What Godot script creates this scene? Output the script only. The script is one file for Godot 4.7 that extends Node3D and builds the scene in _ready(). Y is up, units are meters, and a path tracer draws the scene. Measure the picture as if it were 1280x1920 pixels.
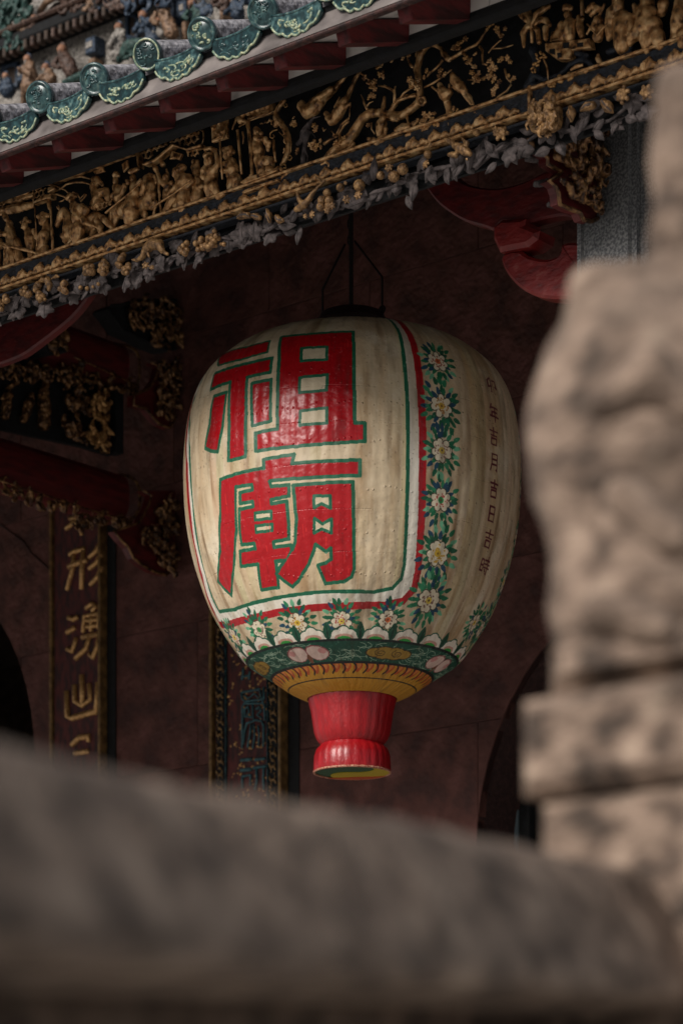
extends Node3D
# A painted lantern under the eave of an old temple, seen past a stone balustrade. Metres; x runs along the facade, z points out of it.

var M := {}
var used := {}
var bumps := {}
var rng := RandomNumberGenerator.new()
var fold := FastNoiseLite.new()
var lump := FastNoiseLite.new()
var boulder := FastNoiseLite.new()


# ---------------------------------------------------------------- naming
func numbered(parent: Node, called: String) -> String:
	var key := "%d/%s" % [parent.get_instance_id(), called]
	if not used.has(key):
		used[key] = 0
		return called
	used[key] += 1
	return "%s_%03d" % [called, used[key]]


func obj(called: String, mesh: Mesh, mat: Material, parent: Node = self, xf := Transform3D.IDENTITY) -> MeshInstance3D:
	var o := MeshInstance3D.new()
	o.name = numbered(parent, called)
	o.mesh = mesh
	o.material_override = mat
	o.transform = xf
	parent.add_child(o, true)
	return o


func thing(called: String, label: String, category: String, at := Vector3.ZERO, group := "") -> Node3D:
	var o := Node3D.new()
	o.name = numbered(self, called)
	o.position = at
	add_child(o, true)
	return tag(o, label, category, group)


func tag(o: Node3D, label: String, category: String, group := "") -> Node3D:
	o.set_meta("label", label)
	o.set_meta("category", category)
	if group != "":
		o.set_meta("group", group)
	return o


func struct(o: Node3D) -> Node3D:
	o.set_meta("kind", "structure")
	return o


func put(x: float, y: float, z: float, turn := 0.0, size := 1.0, tilt := 0.0) -> Transform3D:
	return Transform3D(Basis.from_euler(Vector3(0, deg_to_rad(turn), deg_to_rad(tilt))).scaled_local(Vector3.ONE * size), Vector3(x, y, z))


# ---------------------------------------------------------------- shapes
func begin() -> SurfaceTool:
	var st := SurfaceTool.new()
	st.begin(Mesh.PRIMITIVE_TRIANGLES)
	return st


func finish(st: SurfaceTool) -> ArrayMesh:
	st.generate_normals()
	return st.commit()


func tri(st: SurfaceTool, a: Vector3, b: Vector3, c: Vector3, out: Vector3) -> void:
	if (c - a).cross(b - a).dot(out) < 0.0:
		var t := b
		b = c
		c = t
	for p in [a, b, c]:
		st.set_uv(Vector2(p.x, p.y))
		st.add_vertex(p)


func quad(st: SurfaceTool, a: Vector3, b: Vector3, c: Vector3, d: Vector3, out: Vector3) -> void:
	tri(st, a, b, c, out)
	tri(st, a, c, d, out)


func xy(list: Array) -> PackedVector2Array:
	var p := PackedVector2Array()
	for i in range(0, list.size(), 2):
		p.append(Vector2(list[i], list[i + 1]))
	return p


func inset(p: PackedVector2Array, by: float) -> PackedVector2Array:
	var area := 0.0
	for i in p.size():
		area += p[i].cross(p[(i + 1) % p.size()])
	var q := PackedVector2Array()
	for i in p.size():
		var e1 := (p[i] - p[i - 1]).normalized()
		var e2 := (p[(i + 1) % p.size()] - p[i]).normalized()
		var n := (Vector2(-e1.y, e1.x) + Vector2(-e2.y, e2.x))
		if n.length() < 0.2:
			n = Vector2(-e1.y, e1.x)
		n = n.normalized()
		var k := clampf(1.0 / maxf(n.dot(Vector2(-e1.y, e1.x)), 0.4), 1.0, 1.8)
		q.append(p[i] + n * by * k * signf(area))
	return q


# An outline in the xy plane made solid from z0 to z1, its edges chamfered.
func add_prism(st: SurfaceTool, p: PackedVector2Array, z0: float, z1: float, bevel := 0.0, xf := Transform3D.IDENTITY) -> void:
	var idx := Geometry2D.triangulate_polygon(p)
	var q := inset(p, bevel) if bevel > 0.0 else p
	st.set_smooth_group(-1)
	for side in 2:
		var z := z1 if side == 0 else z0
		for i in range(0, idx.size(), 3):
			tri(st, xf * Vector3(q[idx[i]].x, q[idx[i]].y, z), xf * Vector3(q[idx[i + 1]].x, q[idx[i + 1]].y, z), xf * Vector3(q[idx[i + 2]].x, q[idx[i + 2]].y, z), xf.basis * Vector3(0, 0, 1.0 if side == 0 else -1.0))
	var area := 0.0
	for i in p.size():
		area += p[i].cross(p[(i + 1) % p.size()])
	for i in p.size():
		var j := (i + 1) % p.size()
		var e := (p[j] - p[i]) * signf(area)
		var out := xf.basis * Vector3(e.y, -e.x, 0)
		var za := z0 + bevel
		var zb := z1 - bevel
		quad(st, xf * Vector3(p[i].x, p[i].y, za), xf * Vector3(p[j].x, p[j].y, za), xf * Vector3(p[j].x, p[j].y, zb), xf * Vector3(p[i].x, p[i].y, zb), out)
		if bevel > 0.0:
			quad(st, xf * Vector3(p[i].x, p[i].y, zb), xf * Vector3(p[j].x, p[j].y, zb), xf * Vector3(q[j].x, q[j].y, z1), xf * Vector3(q[i].x, q[i].y, z1), out)
			quad(st, xf * Vector3(p[i].x, p[i].y, za), xf * Vector3(p[j].x, p[j].y, za), xf * Vector3(q[j].x, q[j].y, z0), xf * Vector3(q[i].x, q[i].y, z0), out)


func prism(p: PackedVector2Array, z0: float, z1: float, bevel := 0.0, xf := Transform3D.IDENTITY) -> ArrayMesh:
	var st := begin()
	add_prism(st, p, z0, z1, bevel, xf)
	return finish(st)


func rect(x0: float, y0: float, x1: float, y1: float) -> PackedVector2Array:
	return PackedVector2Array([Vector2(x0, y0), Vector2(x1, y0), Vector2(x1, y1), Vector2(x0, y1)])


func add_box(st: SurfaceTool, lo: Vector3, hi: Vector3, bevel := 0.0) -> void:
	add_prism(st, rect(lo.x, lo.y, hi.x, hi.y), lo.z, hi.z, bevel)


func box(lo: Vector3, hi: Vector3, bevel := 0.0) -> ArrayMesh:
	return prism(rect(lo.x, lo.y, hi.x, hi.y), lo.z, hi.z, bevel)


# Cuts the corners off an outline so that it runs in curves.
func curved(p: PackedVector2Array, rounds := 2) -> PackedVector2Array:
	for r in rounds:
		var q := PackedVector2Array()
		for i in p.size():
			var a := p[i]
			var b := p[(i + 1) % p.size()]
			q.append(a.lerp(b, 0.25))
			q.append(a.lerp(b, 0.75))
		p = q
	return p


# A swept round bar; list holds x, y, z, radius for each point.
func add_tube(st: SurfaceTool, list: Array, sides := 8, caps := true) -> void:
	var pts: Array[Vector3] = []
	var rad: Array[float] = []
	for i in range(0, list.size(), 4):
		pts.append(Vector3(list[i], list[i + 1], list[i + 2]))
		rad.append(list[i + 3])
	st.set_smooth_group(0)
	var n := pts.size()
	var up := Vector3(0.31, 0.27, 0.91)
	var rings := []
	for i in n:
		var t := (pts[mini(i + 1, n - 1)] - pts[maxi(i - 1, 0)]).normalized()
		var u := (up - t * up.dot(t)).normalized()
		up = u
		var v := t.cross(u)
		var ring: Array[Vector3] = []
		for s in sides:
			var a := TAU * s / sides
			ring.append(pts[i] + (u * cos(a) + v * sin(a)) * rad[i])
		rings.append(ring)
	for i in n - 1:
		for s in sides:
			var s2 := (s + 1) % sides
			var o: Vector3 = rings[i][s] + rings[i][s2] - pts[i] * 2.0 + rings[i + 1][s] - pts[i + 1]
			quad(st, rings[i][s], rings[i][s2], rings[i + 1][s2], rings[i + 1][s], o)
	if caps:
		for e in [[0, 1], [n - 1, n - 2]]:
			var out: Vector3 = (pts[e[0]] - pts[e[1]]).normalized()
			for s in sides:
				tri(st, pts[e[0]] + out * rad[e[0]] * 0.35, rings[e[0]][s], rings[e[0]][(s + 1) % sides], out)


func tube(list: Array, sides := 8) -> ArrayMesh:
	var st := begin()
	add_tube(st, list, sides)
	return finish(st)


# Turned about the y axis; wave(angle) scales the radius. u runs once round, v along the outline.
func lathe(prof: PackedVector2Array, segs: int, ribs := 0, rib_depth := 0.0) -> ArrayMesh:
	var st := begin()
	st.set_smooth_group(0)
	var along := [0.0]
	for i in range(1, prof.size()):
		along.append(along[-1] + prof[i].distance_to(prof[i - 1]))
	for i in prof.size():
		for s in segs + 1:
			var u := float(s) / segs
			var a := TAU * u - PI
			var r := prof[i].x
			if ribs > 0:
				r *= 1.0 + rib_depth * (pow(absf(sin(a * ribs * 0.5)), 0.7) - 0.7)
			st.set_uv(Vector2(u, along[i] / along[-1]))
			st.add_vertex(Vector3(sin(a) * r, prof[i].y, cos(a) * r))
	for i in prof.size() - 1:
		for s in segs:
			var a := i * (segs + 1) + s
			var b := a + segs + 1
			for k in ([a, a + 1, b + 1, a, b + 1, b] if prof[0].y > prof[-1].y else [a, b + 1, a + 1, a, b, b + 1]):
				st.add_index(k)
	st.generate_normals()
	return st.commit()


# Carved and grown forms: tapered capsules (x, y, z, radius ... in each list) joined with a smooth minimum and meshed as surface nets.
func carve(chains: Array, cell := 0.0036, k := 0.006, relief := 0.0, worn := false) -> ArrayMesh:
	var lo := Vector3.ONE * 1e9
	var hi := -lo
	for c in chains:
		for i in range(0, c.size(), 4):
			var p := Vector3(c[i], c[i + 1], c[i + 2])
			lo = lo.min(p - Vector3.ONE * c[i + 3])
			hi = hi.max(p + Vector3.ONE * c[i + 3])
	lo -= Vector3.ONE * cell * 2.0
	hi += Vector3.ONE * cell * 2.0
	var nx := int((hi.x - lo.x) / cell) + 2
	var ny := int((hi.y - lo.y) / cell) + 2
	var nz := int((hi.z - lo.z) / cell) + 2
	var f := PackedFloat32Array()
	f.resize(nx * ny * nz)
	f.fill(1.0)
	for c in chains:
		var n: int = c.size() / 4
		for j in maxi(1, n - 1):
			var i := j * 4
			var a := Vector3(c[i], c[i + 1], c[i + 2])
			var ra: float = c[i + 3]
			var b := a
			var rb := ra
			if n > 1:
				b = Vector3(c[i + 4], c[i + 5], c[i + 6])
				rb = c[i + 7]
			var m := maxf(ra, rb) + k + cell * 1.5
			var l := ((a.min(b) - Vector3.ONE * m - lo) / cell).floor().max(Vector3.ZERO)
			var h := ((a.max(b) + Vector3.ONE * m - lo) / cell).ceil().min(Vector3(nx - 1, ny - 1, nz - 1))
			var ba := b - a
			var l2 := maxf(ba.length_squared(), 1e-12)
			for z in range(int(l.z), int(h.z) + 1):
				for y in range(int(l.y), int(h.y) + 1):
					var row := (z * ny + y) * nx
					var p := Vector3(lo.x, lo.y + y * cell, lo.z + z * cell) - a
					for x in range(int(l.x), int(h.x) + 1):
						var q := p
						q.x += x * cell
						var t := clampf(q.dot(ba) / l2, 0.0, 1.0)
						var d := (q - ba * t).length() - ra - (rb - ra) * t
						var o := f[row + x]
						var e := maxf(k - absf(o - d), 0.0) / k
						f[row + x] = minf(o, d) - e * e * k * 0.25
	var at := PackedInt32Array()
	at.resize(f.size())
	at.fill(-1)
	var verts := PackedVector3Array()
	var step := [1, nx, nx * ny]
	var corner := [0, 1, nx, nx + 1, nx * ny, nx * ny + 1, nx * ny + nx, nx * ny + nx + 1]
	var edges := [0, 1, 2, 3, 4, 5, 6, 7, 0, 2, 1, 3, 4, 6, 5, 7, 0, 4, 1, 5, 2, 6, 3, 7]
	for z in nz - 1:
		for y in ny - 1:
			var row := (z * ny + y) * nx
			for x in nx - 1:
				var i := row + x
				var s := 0
				for c8 in 8:
					if f[i + corner[c8]] < 0.0:
						s += 1
				if s == 0 or s == 8:
					continue
				var sum := Vector3.ZERO
				var cnt := 0
				for e in 12:
					var c0: int = edges[e * 2]
					var c1: int = edges[e * 2 + 1]
					var v0 := f[i + corner[c0]]
					var v1 := f[i + corner[c1]]
					if (v0 < 0.0) != (v1 < 0.0):
						var t := v0 / (v0 - v1)
						var p0 := Vector3(c0 & 1, (c0 >> 1) & 1, c0 >> 2)
						var p1 := Vector3(c1 & 1, (c1 >> 1) & 1, c1 >> 2)
						sum += p0.lerp(p1, t)
						cnt += 1
				at[i] = verts.size()
				verts.append(lo + (Vector3(x, y, z) + sum / cnt) * cell)
	var index := PackedInt32Array()
	for z in range(1, nz - 1):
		for y in range(1, ny - 1):
			var row := (z * ny + y) * nx
			for x in range(1, nx - 1):
				var i := row + x
				var inside := f[i] < 0.0
				for ax in 3:
					if (f[i + step[ax]] < 0.0) == inside:
						continue
					var u: int = step[(ax + 1) % 3]
					var v: int = step[(ax + 2) % 3]
					var q := [at[i], at[i - u], at[i - u - v], at[i - v]]
					if not inside:
						q = [q[0], q[3], q[2], q[1]]
					for n in [0, 2, 1, 0, 3, 2]:
						index.append(q[n])
	for round in (2 if relief > 0.0 else 1):
		var nrm := PackedVector3Array()
		nrm.resize(verts.size())
		for i in range(0, index.size(), 3):
			var nn := (verts[index[i + 2]] - verts[index[i]]).cross(verts[index[i + 1]] - verts[index[i]])
			nrm[index[i]] += nn
			nrm[index[i + 1]] += nn
			nrm[index[i + 2]] += nn
		for i in nrm.size():
			nrm[i] = nrm[i].normalized()
		if round == 0 and relief > 0.0:
			for i in verts.size():
				verts[i] += nrm[i] * relief * boulder.get_noise_3dv(verts[i]) * 2.0 if worn else nrm[i] * relief * (fold.get_noise_3dv(verts[i] * Vector3(1.0, 0.3, 1.0)) * 1.3 + lump.get_noise_3dv(verts[i]) * 0.9)
		else:
			var arr := []
			arr.resize(Mesh.ARRAY_MAX)
			arr[Mesh.ARRAY_VERTEX] = verts
			arr[Mesh.ARRAY_NORMAL] = nrm
			arr[Mesh.ARRAY_INDEX] = index
			var out := ArrayMesh.new()
			out.add_surface_from_arrays(Mesh.PRIMITIVE_TRIANGLES, arr)
			return out
	return null


# ---------------------------------------------------------------- materials
func noise_tex(freq: float, stops: Array, size := 512, octaves := 5, seed := 1, kind := FastNoiseLite.TYPE_SIMPLEX_SMOOTH) -> NoiseTexture2D:
	var n := FastNoiseLite.new()
	n.seed = seed
	n.noise_type = kind
	n.frequency = freq
	n.fractal_octaves = octaves
	var t := NoiseTexture2D.new()
	t.width = size
	t.height = size
	t.seamless = true
	t.noise = n
	if not stops.is_empty():
		var g := Gradient.new()
		var off := PackedFloat32Array()
		var col := PackedColorArray()
		for i in range(0, stops.size(), 2):
			off.append(stops[i])
			col.append(Color(stops[i + 1]))
		g.offsets = off
		g.colors = col
		t.color_ramp = g
	return t


# A rough material mapped by position: patches of colour, grain laid over them, and relief.
func rough(stops: Array, scale: Vector3, roughness := 0.85, freq := 0.012, bump := 0.0, bump_freq := 0.03, metal := 0.0, seed := 1) -> StandardMaterial3D:
	var m := StandardMaterial3D.new()
	m.albedo_texture = noise_tex(freq, stops, 512, 5, seed)
	m.uv1_triplanar = true
	m.uv1_world_triplanar = true
	m.uv1_scale = scale
	m.roughness = roughness
	m.metallic = metal
	if bump > 0.0:
		m.heightmap_enabled = true
		if not bumps.has(bump_freq):
			bumps[bump_freq] = noise_tex(bump_freq, [], 512, 4, 7)
		m.heightmap_texture = bumps[bump_freq]
		m.heightmap_scale = bump
	return m


func plain(color: String, roughness := 0.7, metal := 0.0) -> StandardMaterial3D:
	var m := StandardMaterial3D.new()
	m.albedo_color = Color(color)
	m.roughness = roughness
	m.metallic = metal
	return m


func make_materials() -> void:
	M.gold = rough([0.2, "#3a291c", 0.36, "#96693f", 0.55, "#cc9c67", 0.75, "#e6bf8b"], Vector3.ONE * 3.1, 0.33, 0.02, 0.0, 0.06, 0.38, 3)
	M.old_gold = rough([0.25, "#1b130e", 0.45, "#573c28", 0.65, "#936b44", 0.85, "#b88d5b"], Vector3.ONE * 2.7, 0.36, 0.022, 0.0, 0.06, 0.45, 5)
	M.gilt = rough([0.2, "#86623a", 0.5, "#bb8d57", 0.8, "#d4aa70"], Vector3.ONE * 3.7, 0.4, 0.03, 0.0, 0.08, 0.5, 6)
	M.black = rough([0.3, "#070708", 0.7, "#111215"], Vector3.ONE * 2.0, 0.9, 0.02, 0.15, 0.05, 0.0, 8)
	M.blue_black = rough([0.3, "#10141b", 0.7, "#232a35"], Vector3.ONE * 3.0, 0.6, 0.03, 0.2, 0.06, 0.0, 9)
	M.leaf = rough([0.2, "#2f2a2a", 0.5, "#4f4746", 0.8, "#6a605e"], Vector3.ONE * 3.0, 0.9, 0.02, 0.25, 0.05, 0.0, 11)
	M.fruit = rough([0.2, "#4c3826", 0.5, "#8f6c46", 0.8, "#b18b5b"], Vector3.ONE * 4.0, 0.48, 0.02, 0.25, 0.06, 0.3, 12)
	M.red_wood = rough([0.25, "#431011", 0.5, "#541414", 0.75, "#5f1817"], Vector3(1.2, 2.4, 0.6), 0.5, 0.02, 0.12, 0.04, 0.0, 14)
	M.red_bright = rough([0.2, "#611615", 0.45, "#761b19", 0.7, "#7e211e", 0.9, "#8f4a44"], Vector3(1.6, 3.0, 0.8), 0.45, 0.014, 0.12, 0.04, 0.0, 15)
	M.rafter = rough([0.25, "#320a0b", 0.5, "#541114", 0.75, "#681a1c"], Vector3(2.4, 2.4, 0.7), 0.6, 0.02, 0.15, 0.05, 0.0, 16)
	M.dull_gold = rough([0.3, "#5e4629", 0.7, "#8a6a40"], Vector3.ONE * 2.0, 0.45, 0.02, 0.0, 0.06, 0.35, 46)
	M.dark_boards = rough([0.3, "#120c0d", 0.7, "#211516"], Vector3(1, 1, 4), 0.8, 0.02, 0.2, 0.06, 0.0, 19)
	M.lime = rough([0.2, "#a5a09c", 0.42, "#cfcac6", 0.6, "#d8d3cf", 0.8, "#ddd9d5"], Vector3(1.3, 1.5, 1.3), 0.9, 0.01, 0.08, 0.05, 0.0, 27)
	M.fascia_foot = rough([0.3, "#291816", 0.7, "#4b2d28"], Vector3.ONE * 3.0, 0.7, 0.02, 0.2, 0.06, 0.0, 18)
	M.plaster = rough([0.2, "#4a4442", 0.42, "#6b6462", 0.6, "#79716e", 0.8, "#8f8783"], Vector3(0.9, 1.5, 0.9), 0.9, 0.01, 0.08, 0.05, 0.0, 17)
	M.wall = []
	for i in 3:
		M.wall.append(rough([0.2, ["#3b1d17", "#3a1c16", "#3d1f18"][i], 0.45, ["#4c2820", "#4a261e", "#4e2b22"][i], 0.62, ["#532e26", "#512c24", "#563028"][i], 0.9, "#623a34"], Vector3.ONE * (0.75 + 0.12 * i), 0.8, 0.012, 0.5, 0.05, 0.0, 20 + i))
	M.joint = rough([0.3, "#2e1a18", 0.7, "#402622"], Vector3.ONE * 2.0, 0.95, 0.03, 0.3, 0.05, 0.0, 26)
	M.granite = rough([0.25, "#434344", 0.47, "#58585a", 0.53, "#626263", 0.75, "#767674"], Vector3.ONE * 2.6, 0.85, 0.07, 0.12, 0.12, 0.0, 28)
	M.stone = rough([0.22, "#463b33", 0.4, "#6c5b4f", 0.53, "#867364", 0.68, "#988373", 0.85, "#b19c89"], Vector3(2.2, 3.0, 2.2), 0.9, 0.013, 0.5, 0.05, 0.0, 30)
	M.tile = rough([0.25, "#474548", 0.42, "#7d7a7d", 0.55, "#98959a", 0.75, "#b5b2b4"], Vector3.ONE * 2.2, 0.92, 0.03, 0.4, 0.05, 0.0, 33)
	M.glaze = rough([0.25, "#10282b", 0.48, "#274245", 0.66, "#3f5f60", 0.86, "#7a8d84"], Vector3.ONE * 4.0, 0.25, 0.02, 0.0, 0.06, 0.0, 35)
	M.glaze_deep = rough([0.25, "#0c2022", 0.6, "#1b373a", 0.85, "#2f5051"], Vector3.ONE * 4.0, 0.25, 0.02, 0.0, 0.06, 0.0, 36)
	M.glaze_worn = rough([0.2, "#32585a", 0.45, "#86987f", 0.75, "#c6c199"], Vector3.ONE * 6.0, 0.35, 0.03, 0.0, 0.06, 0.0, 37)
	M.paving = rough([0.3, "#a09d98", 0.6, "#bbb8b3"], Vector3.ONE * 0.6, 0.9, 0.02, 0.2, 0.05, 0.0, 40)
	M.iron = rough([0.3, "#0d0c0c", 0.7, "#251a16"], Vector3.ONE * 6.0, 0.6, 0.03, 0.2, 0.08, 0.5, 41)
	M.teal = rough([0.3, "#1c3b41", 0.6, "#2f5a60", 0.85, "#47757a"], Vector3.ONE * 4.0, 0.55, 0.03, 0.15, 0.06, 0.0, 42)
	M.lacquer = rough([0.25, "#2b0f0e", 0.5, "#451613", 0.8, "#541d18"], Vector3(3, 1.0, 3), 0.7, 0.02, 0.08, 0.05, 0.0, 43)
	M.hall = rough([0.3, "#4a3d35", 0.7, "#5e4f44"], Vector3.ONE * 0.8, 0.9, 0.02, 0.2, 0.05, 0.0, 44)
	M.shutter = rough([0.3, "#33271f", 0.7, "#4a3a2e"], Vector3.ONE * 3.0, 0.7, 0.02, 0.2, 0.05, 0.0, 45)


# ---------------------------------------------------------------- the lantern's paint
const LW := 2048
const LH := 1024
var canvas: Image
var outline_r: Array[Vector2] = []      # (v, radius) down the lantern


func tx(a: float, v: float) -> Vector2:
	return Vector2((a + 180.0) / 360.0 * LW, v * LH)


func radius_at(v: float) -> float:
	for i in outline_r.size() - 1:
		if v <= outline_r[i + 1].x:
			return lerpf(outline_r[i].y, outline_r[i + 1].y, inverse_lerp(outline_r[i].x, outline_r[i + 1].x, v))
	return outline_r[-1].y


func spans(p: PackedVector2Array, col: Color) -> void:
	var y0 := 1e9
	var y1 := -1e9
	for q in p:
		y0 = minf(y0, q.y)
		y1 = maxf(y1, q.y)
	for y in range(maxi(0, int(y0)), mini(LH - 1, int(y1) + 1) + 1):
		var xs: Array[float] = []
		var yc := y + 0.5
		for i in p.size():
			var a := p[i]
			var b := p[(i + 1) % p.size()]
			if (a.y <= yc) != (b.y <= yc):
				xs.append(a.x + (b.x - a.x) * (yc - a.y) / (b.y - a.y))
		xs.sort()
		for i in range(0, xs.size() - 1, 2):
			var x0 := roundi(xs[i])
			var x1 := roundi(xs[i + 1])
			if x1 > x0:
				canvas.fill_rect(Rect2i(x0, y, x1 - x0, 1), col)


func av(list: Array) -> PackedVector2Array:
	var p := PackedVector2Array()
	for i in range(0, list.size(), 2):
		p.append(tx(list[i], list[i + 1]))
	return p


func line(p: PackedVector2Array, width: float, col: Color, closed := false) -> void:
	var n := p.size() if closed else p.size() - 1
	for i in n:
		var a := p[i]
		var b := p[(i + 1) % p.size()]
		var d := (b - a).normalized() * width * 0.5
		var o := Vector2(-d.y, d.x)
		spans(PackedVector2Array([a - d * 0.6 + o, b + d * 0.6 + o, b + d * 0.6 - o, a - d * 0.6 - o]), col)


# A leaf or petal in metres on the lantern's surface, about the point (a, v).
func petal(a: float, v: float, ox: float, oy: float, rx: float, ry: float, turn: float, col: Color, tip := 0.0) -> void:
	var p := PackedVector2Array()
	var kx := LW / (TAU * radius_at(v))
	var ky := LH / 1.6046
	var c := tx(a, v)
	for i in 12:
		var t := TAU * i / 12.0
		var q := Vector2(cos(t) * rx * (1.0 - tip * sin(t)), sin(t) * ry).rotated(turn) + Vector2(ox, oy)
		p.append(c + Vector2(q.x * kx, q.y * ky))
	spans(p, col)


func flower(a: float, v: float, size: float, heart: Color, stamen: Color) -> void:
	var greens := [Color("#11573a"), Color("#17435a"), Color("#2a7d54"), Color("#156a45"), Color("#6bb088")]
	size *= 0.94 + 0.12 * rng.randf()
	var spin := rng.randf() * 0.7
	var petals := 7 + rng.randi() % 3
	for ring in 2:
		for i in 19:
			var t := TAU * (i + rng.randf() * 0.6) / 19.0
			var r := size * (1.0 if ring == 0 else 0.68) * (0.9 + 0.25 * rng.randf())
			var col: Color = greens[rng.randi() % 5] if ring == 0 else greens[rng.randi() % 4]
			petal(a, v, cos(t) * r * 0.85, sin(t) * r * 1.08, size * 0.1, size * 0.2, t + PI / 2 + PI, col, 0.35)
	for pass_i in 2:
		for i in petals:
			var t := TAU * i / petals + spin + 0.12 * sin(i * 2.3 + spin * 9.0)
			var g := size * (0.04 if pass_i == 0 else 0.0)
			petal(a, v, cos(t) * size * 0.31, sin(t) * size * 0.31, size * 0.145 + g, size * 0.24 + g, t - PI / 2, Color("#3d3a2c") if pass_i == 0 else Color("#ddd1b6"), -0.3)
	for i in 22:
		var t := rng.randf() * TAU
		var r := size * (0.16 + 0.22 * rng.randf())
		petal(a, v, cos(t) * r, sin(t) * r, size * 0.035, size * 0.05, t, stamen)
	petal(a, v, 0, 0, size * 0.16, size * 0.16, 0, heart)
	petal(a, v, 0, 0, size * 0.05, size * 0.05, 0, stamen.darkened(0.3))


func glyph(a: float, v: float, size: float, strokes: Array, col: Color) -> void:
	var kx := LW / (TAU * radius_at(v))
	var ky := LH / 1.6046
	for s in strokes:
		var p := PackedVector2Array()
		for i in range(0, s.size(), 2):
			p.append(tx(a, v) + Vector2((s[i] / 10.0 - 0.5) * size * kx, (s[i + 1] / 10.0 - 0.5) * size * ky))
		line(p, 3.6, col)


func painted(list: Array, red: Color, green: Color, width := 7.0) -> void:
	var p := av(list)
	spans(p, red)
	line(p, width, green, true)


func hole(list: Array, cream: Color, green: Color) -> void:
	var p := av(list)
	spans(p, cream)
	line(p, 6.0, green, true)


# Uneven film of one pigment, thicker where the noise is high.
func film(col: Color, freq: float, w: int, h: int, from: float, to: float, most: float, seed: int) -> void:
	var n := FastNoiseLite.new()
	n.seed = seed
	n.frequency = freq
	n.fractal_octaves = 4
	var g := n.get_seamless_image(w, h)
	g.convert(Image.FORMAT_L8)
	var src := g.get_data()
	var out := PackedByteArray()
	out.resize(src.size() * 4)
	for i in src.size():
		out[i * 4] = col.r8
		out[i * 4 + 1] = col.g8
		out[i * 4 + 2] = col.b8
		out[i * 4 + 3] = int(255.0 * most * smoothstep(from, to, src[i] / 255.0))
	var im := Image.create_from_data(w, h, false, Image.FORMAT_RGBA8, out)
	im.resize(LW, LH, Image.INTERPOLATE_CUBIC)
	canvas.blend_rect(im, Rect2i(0, 0, LW, LH), Vector2i.ZERO)


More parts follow.
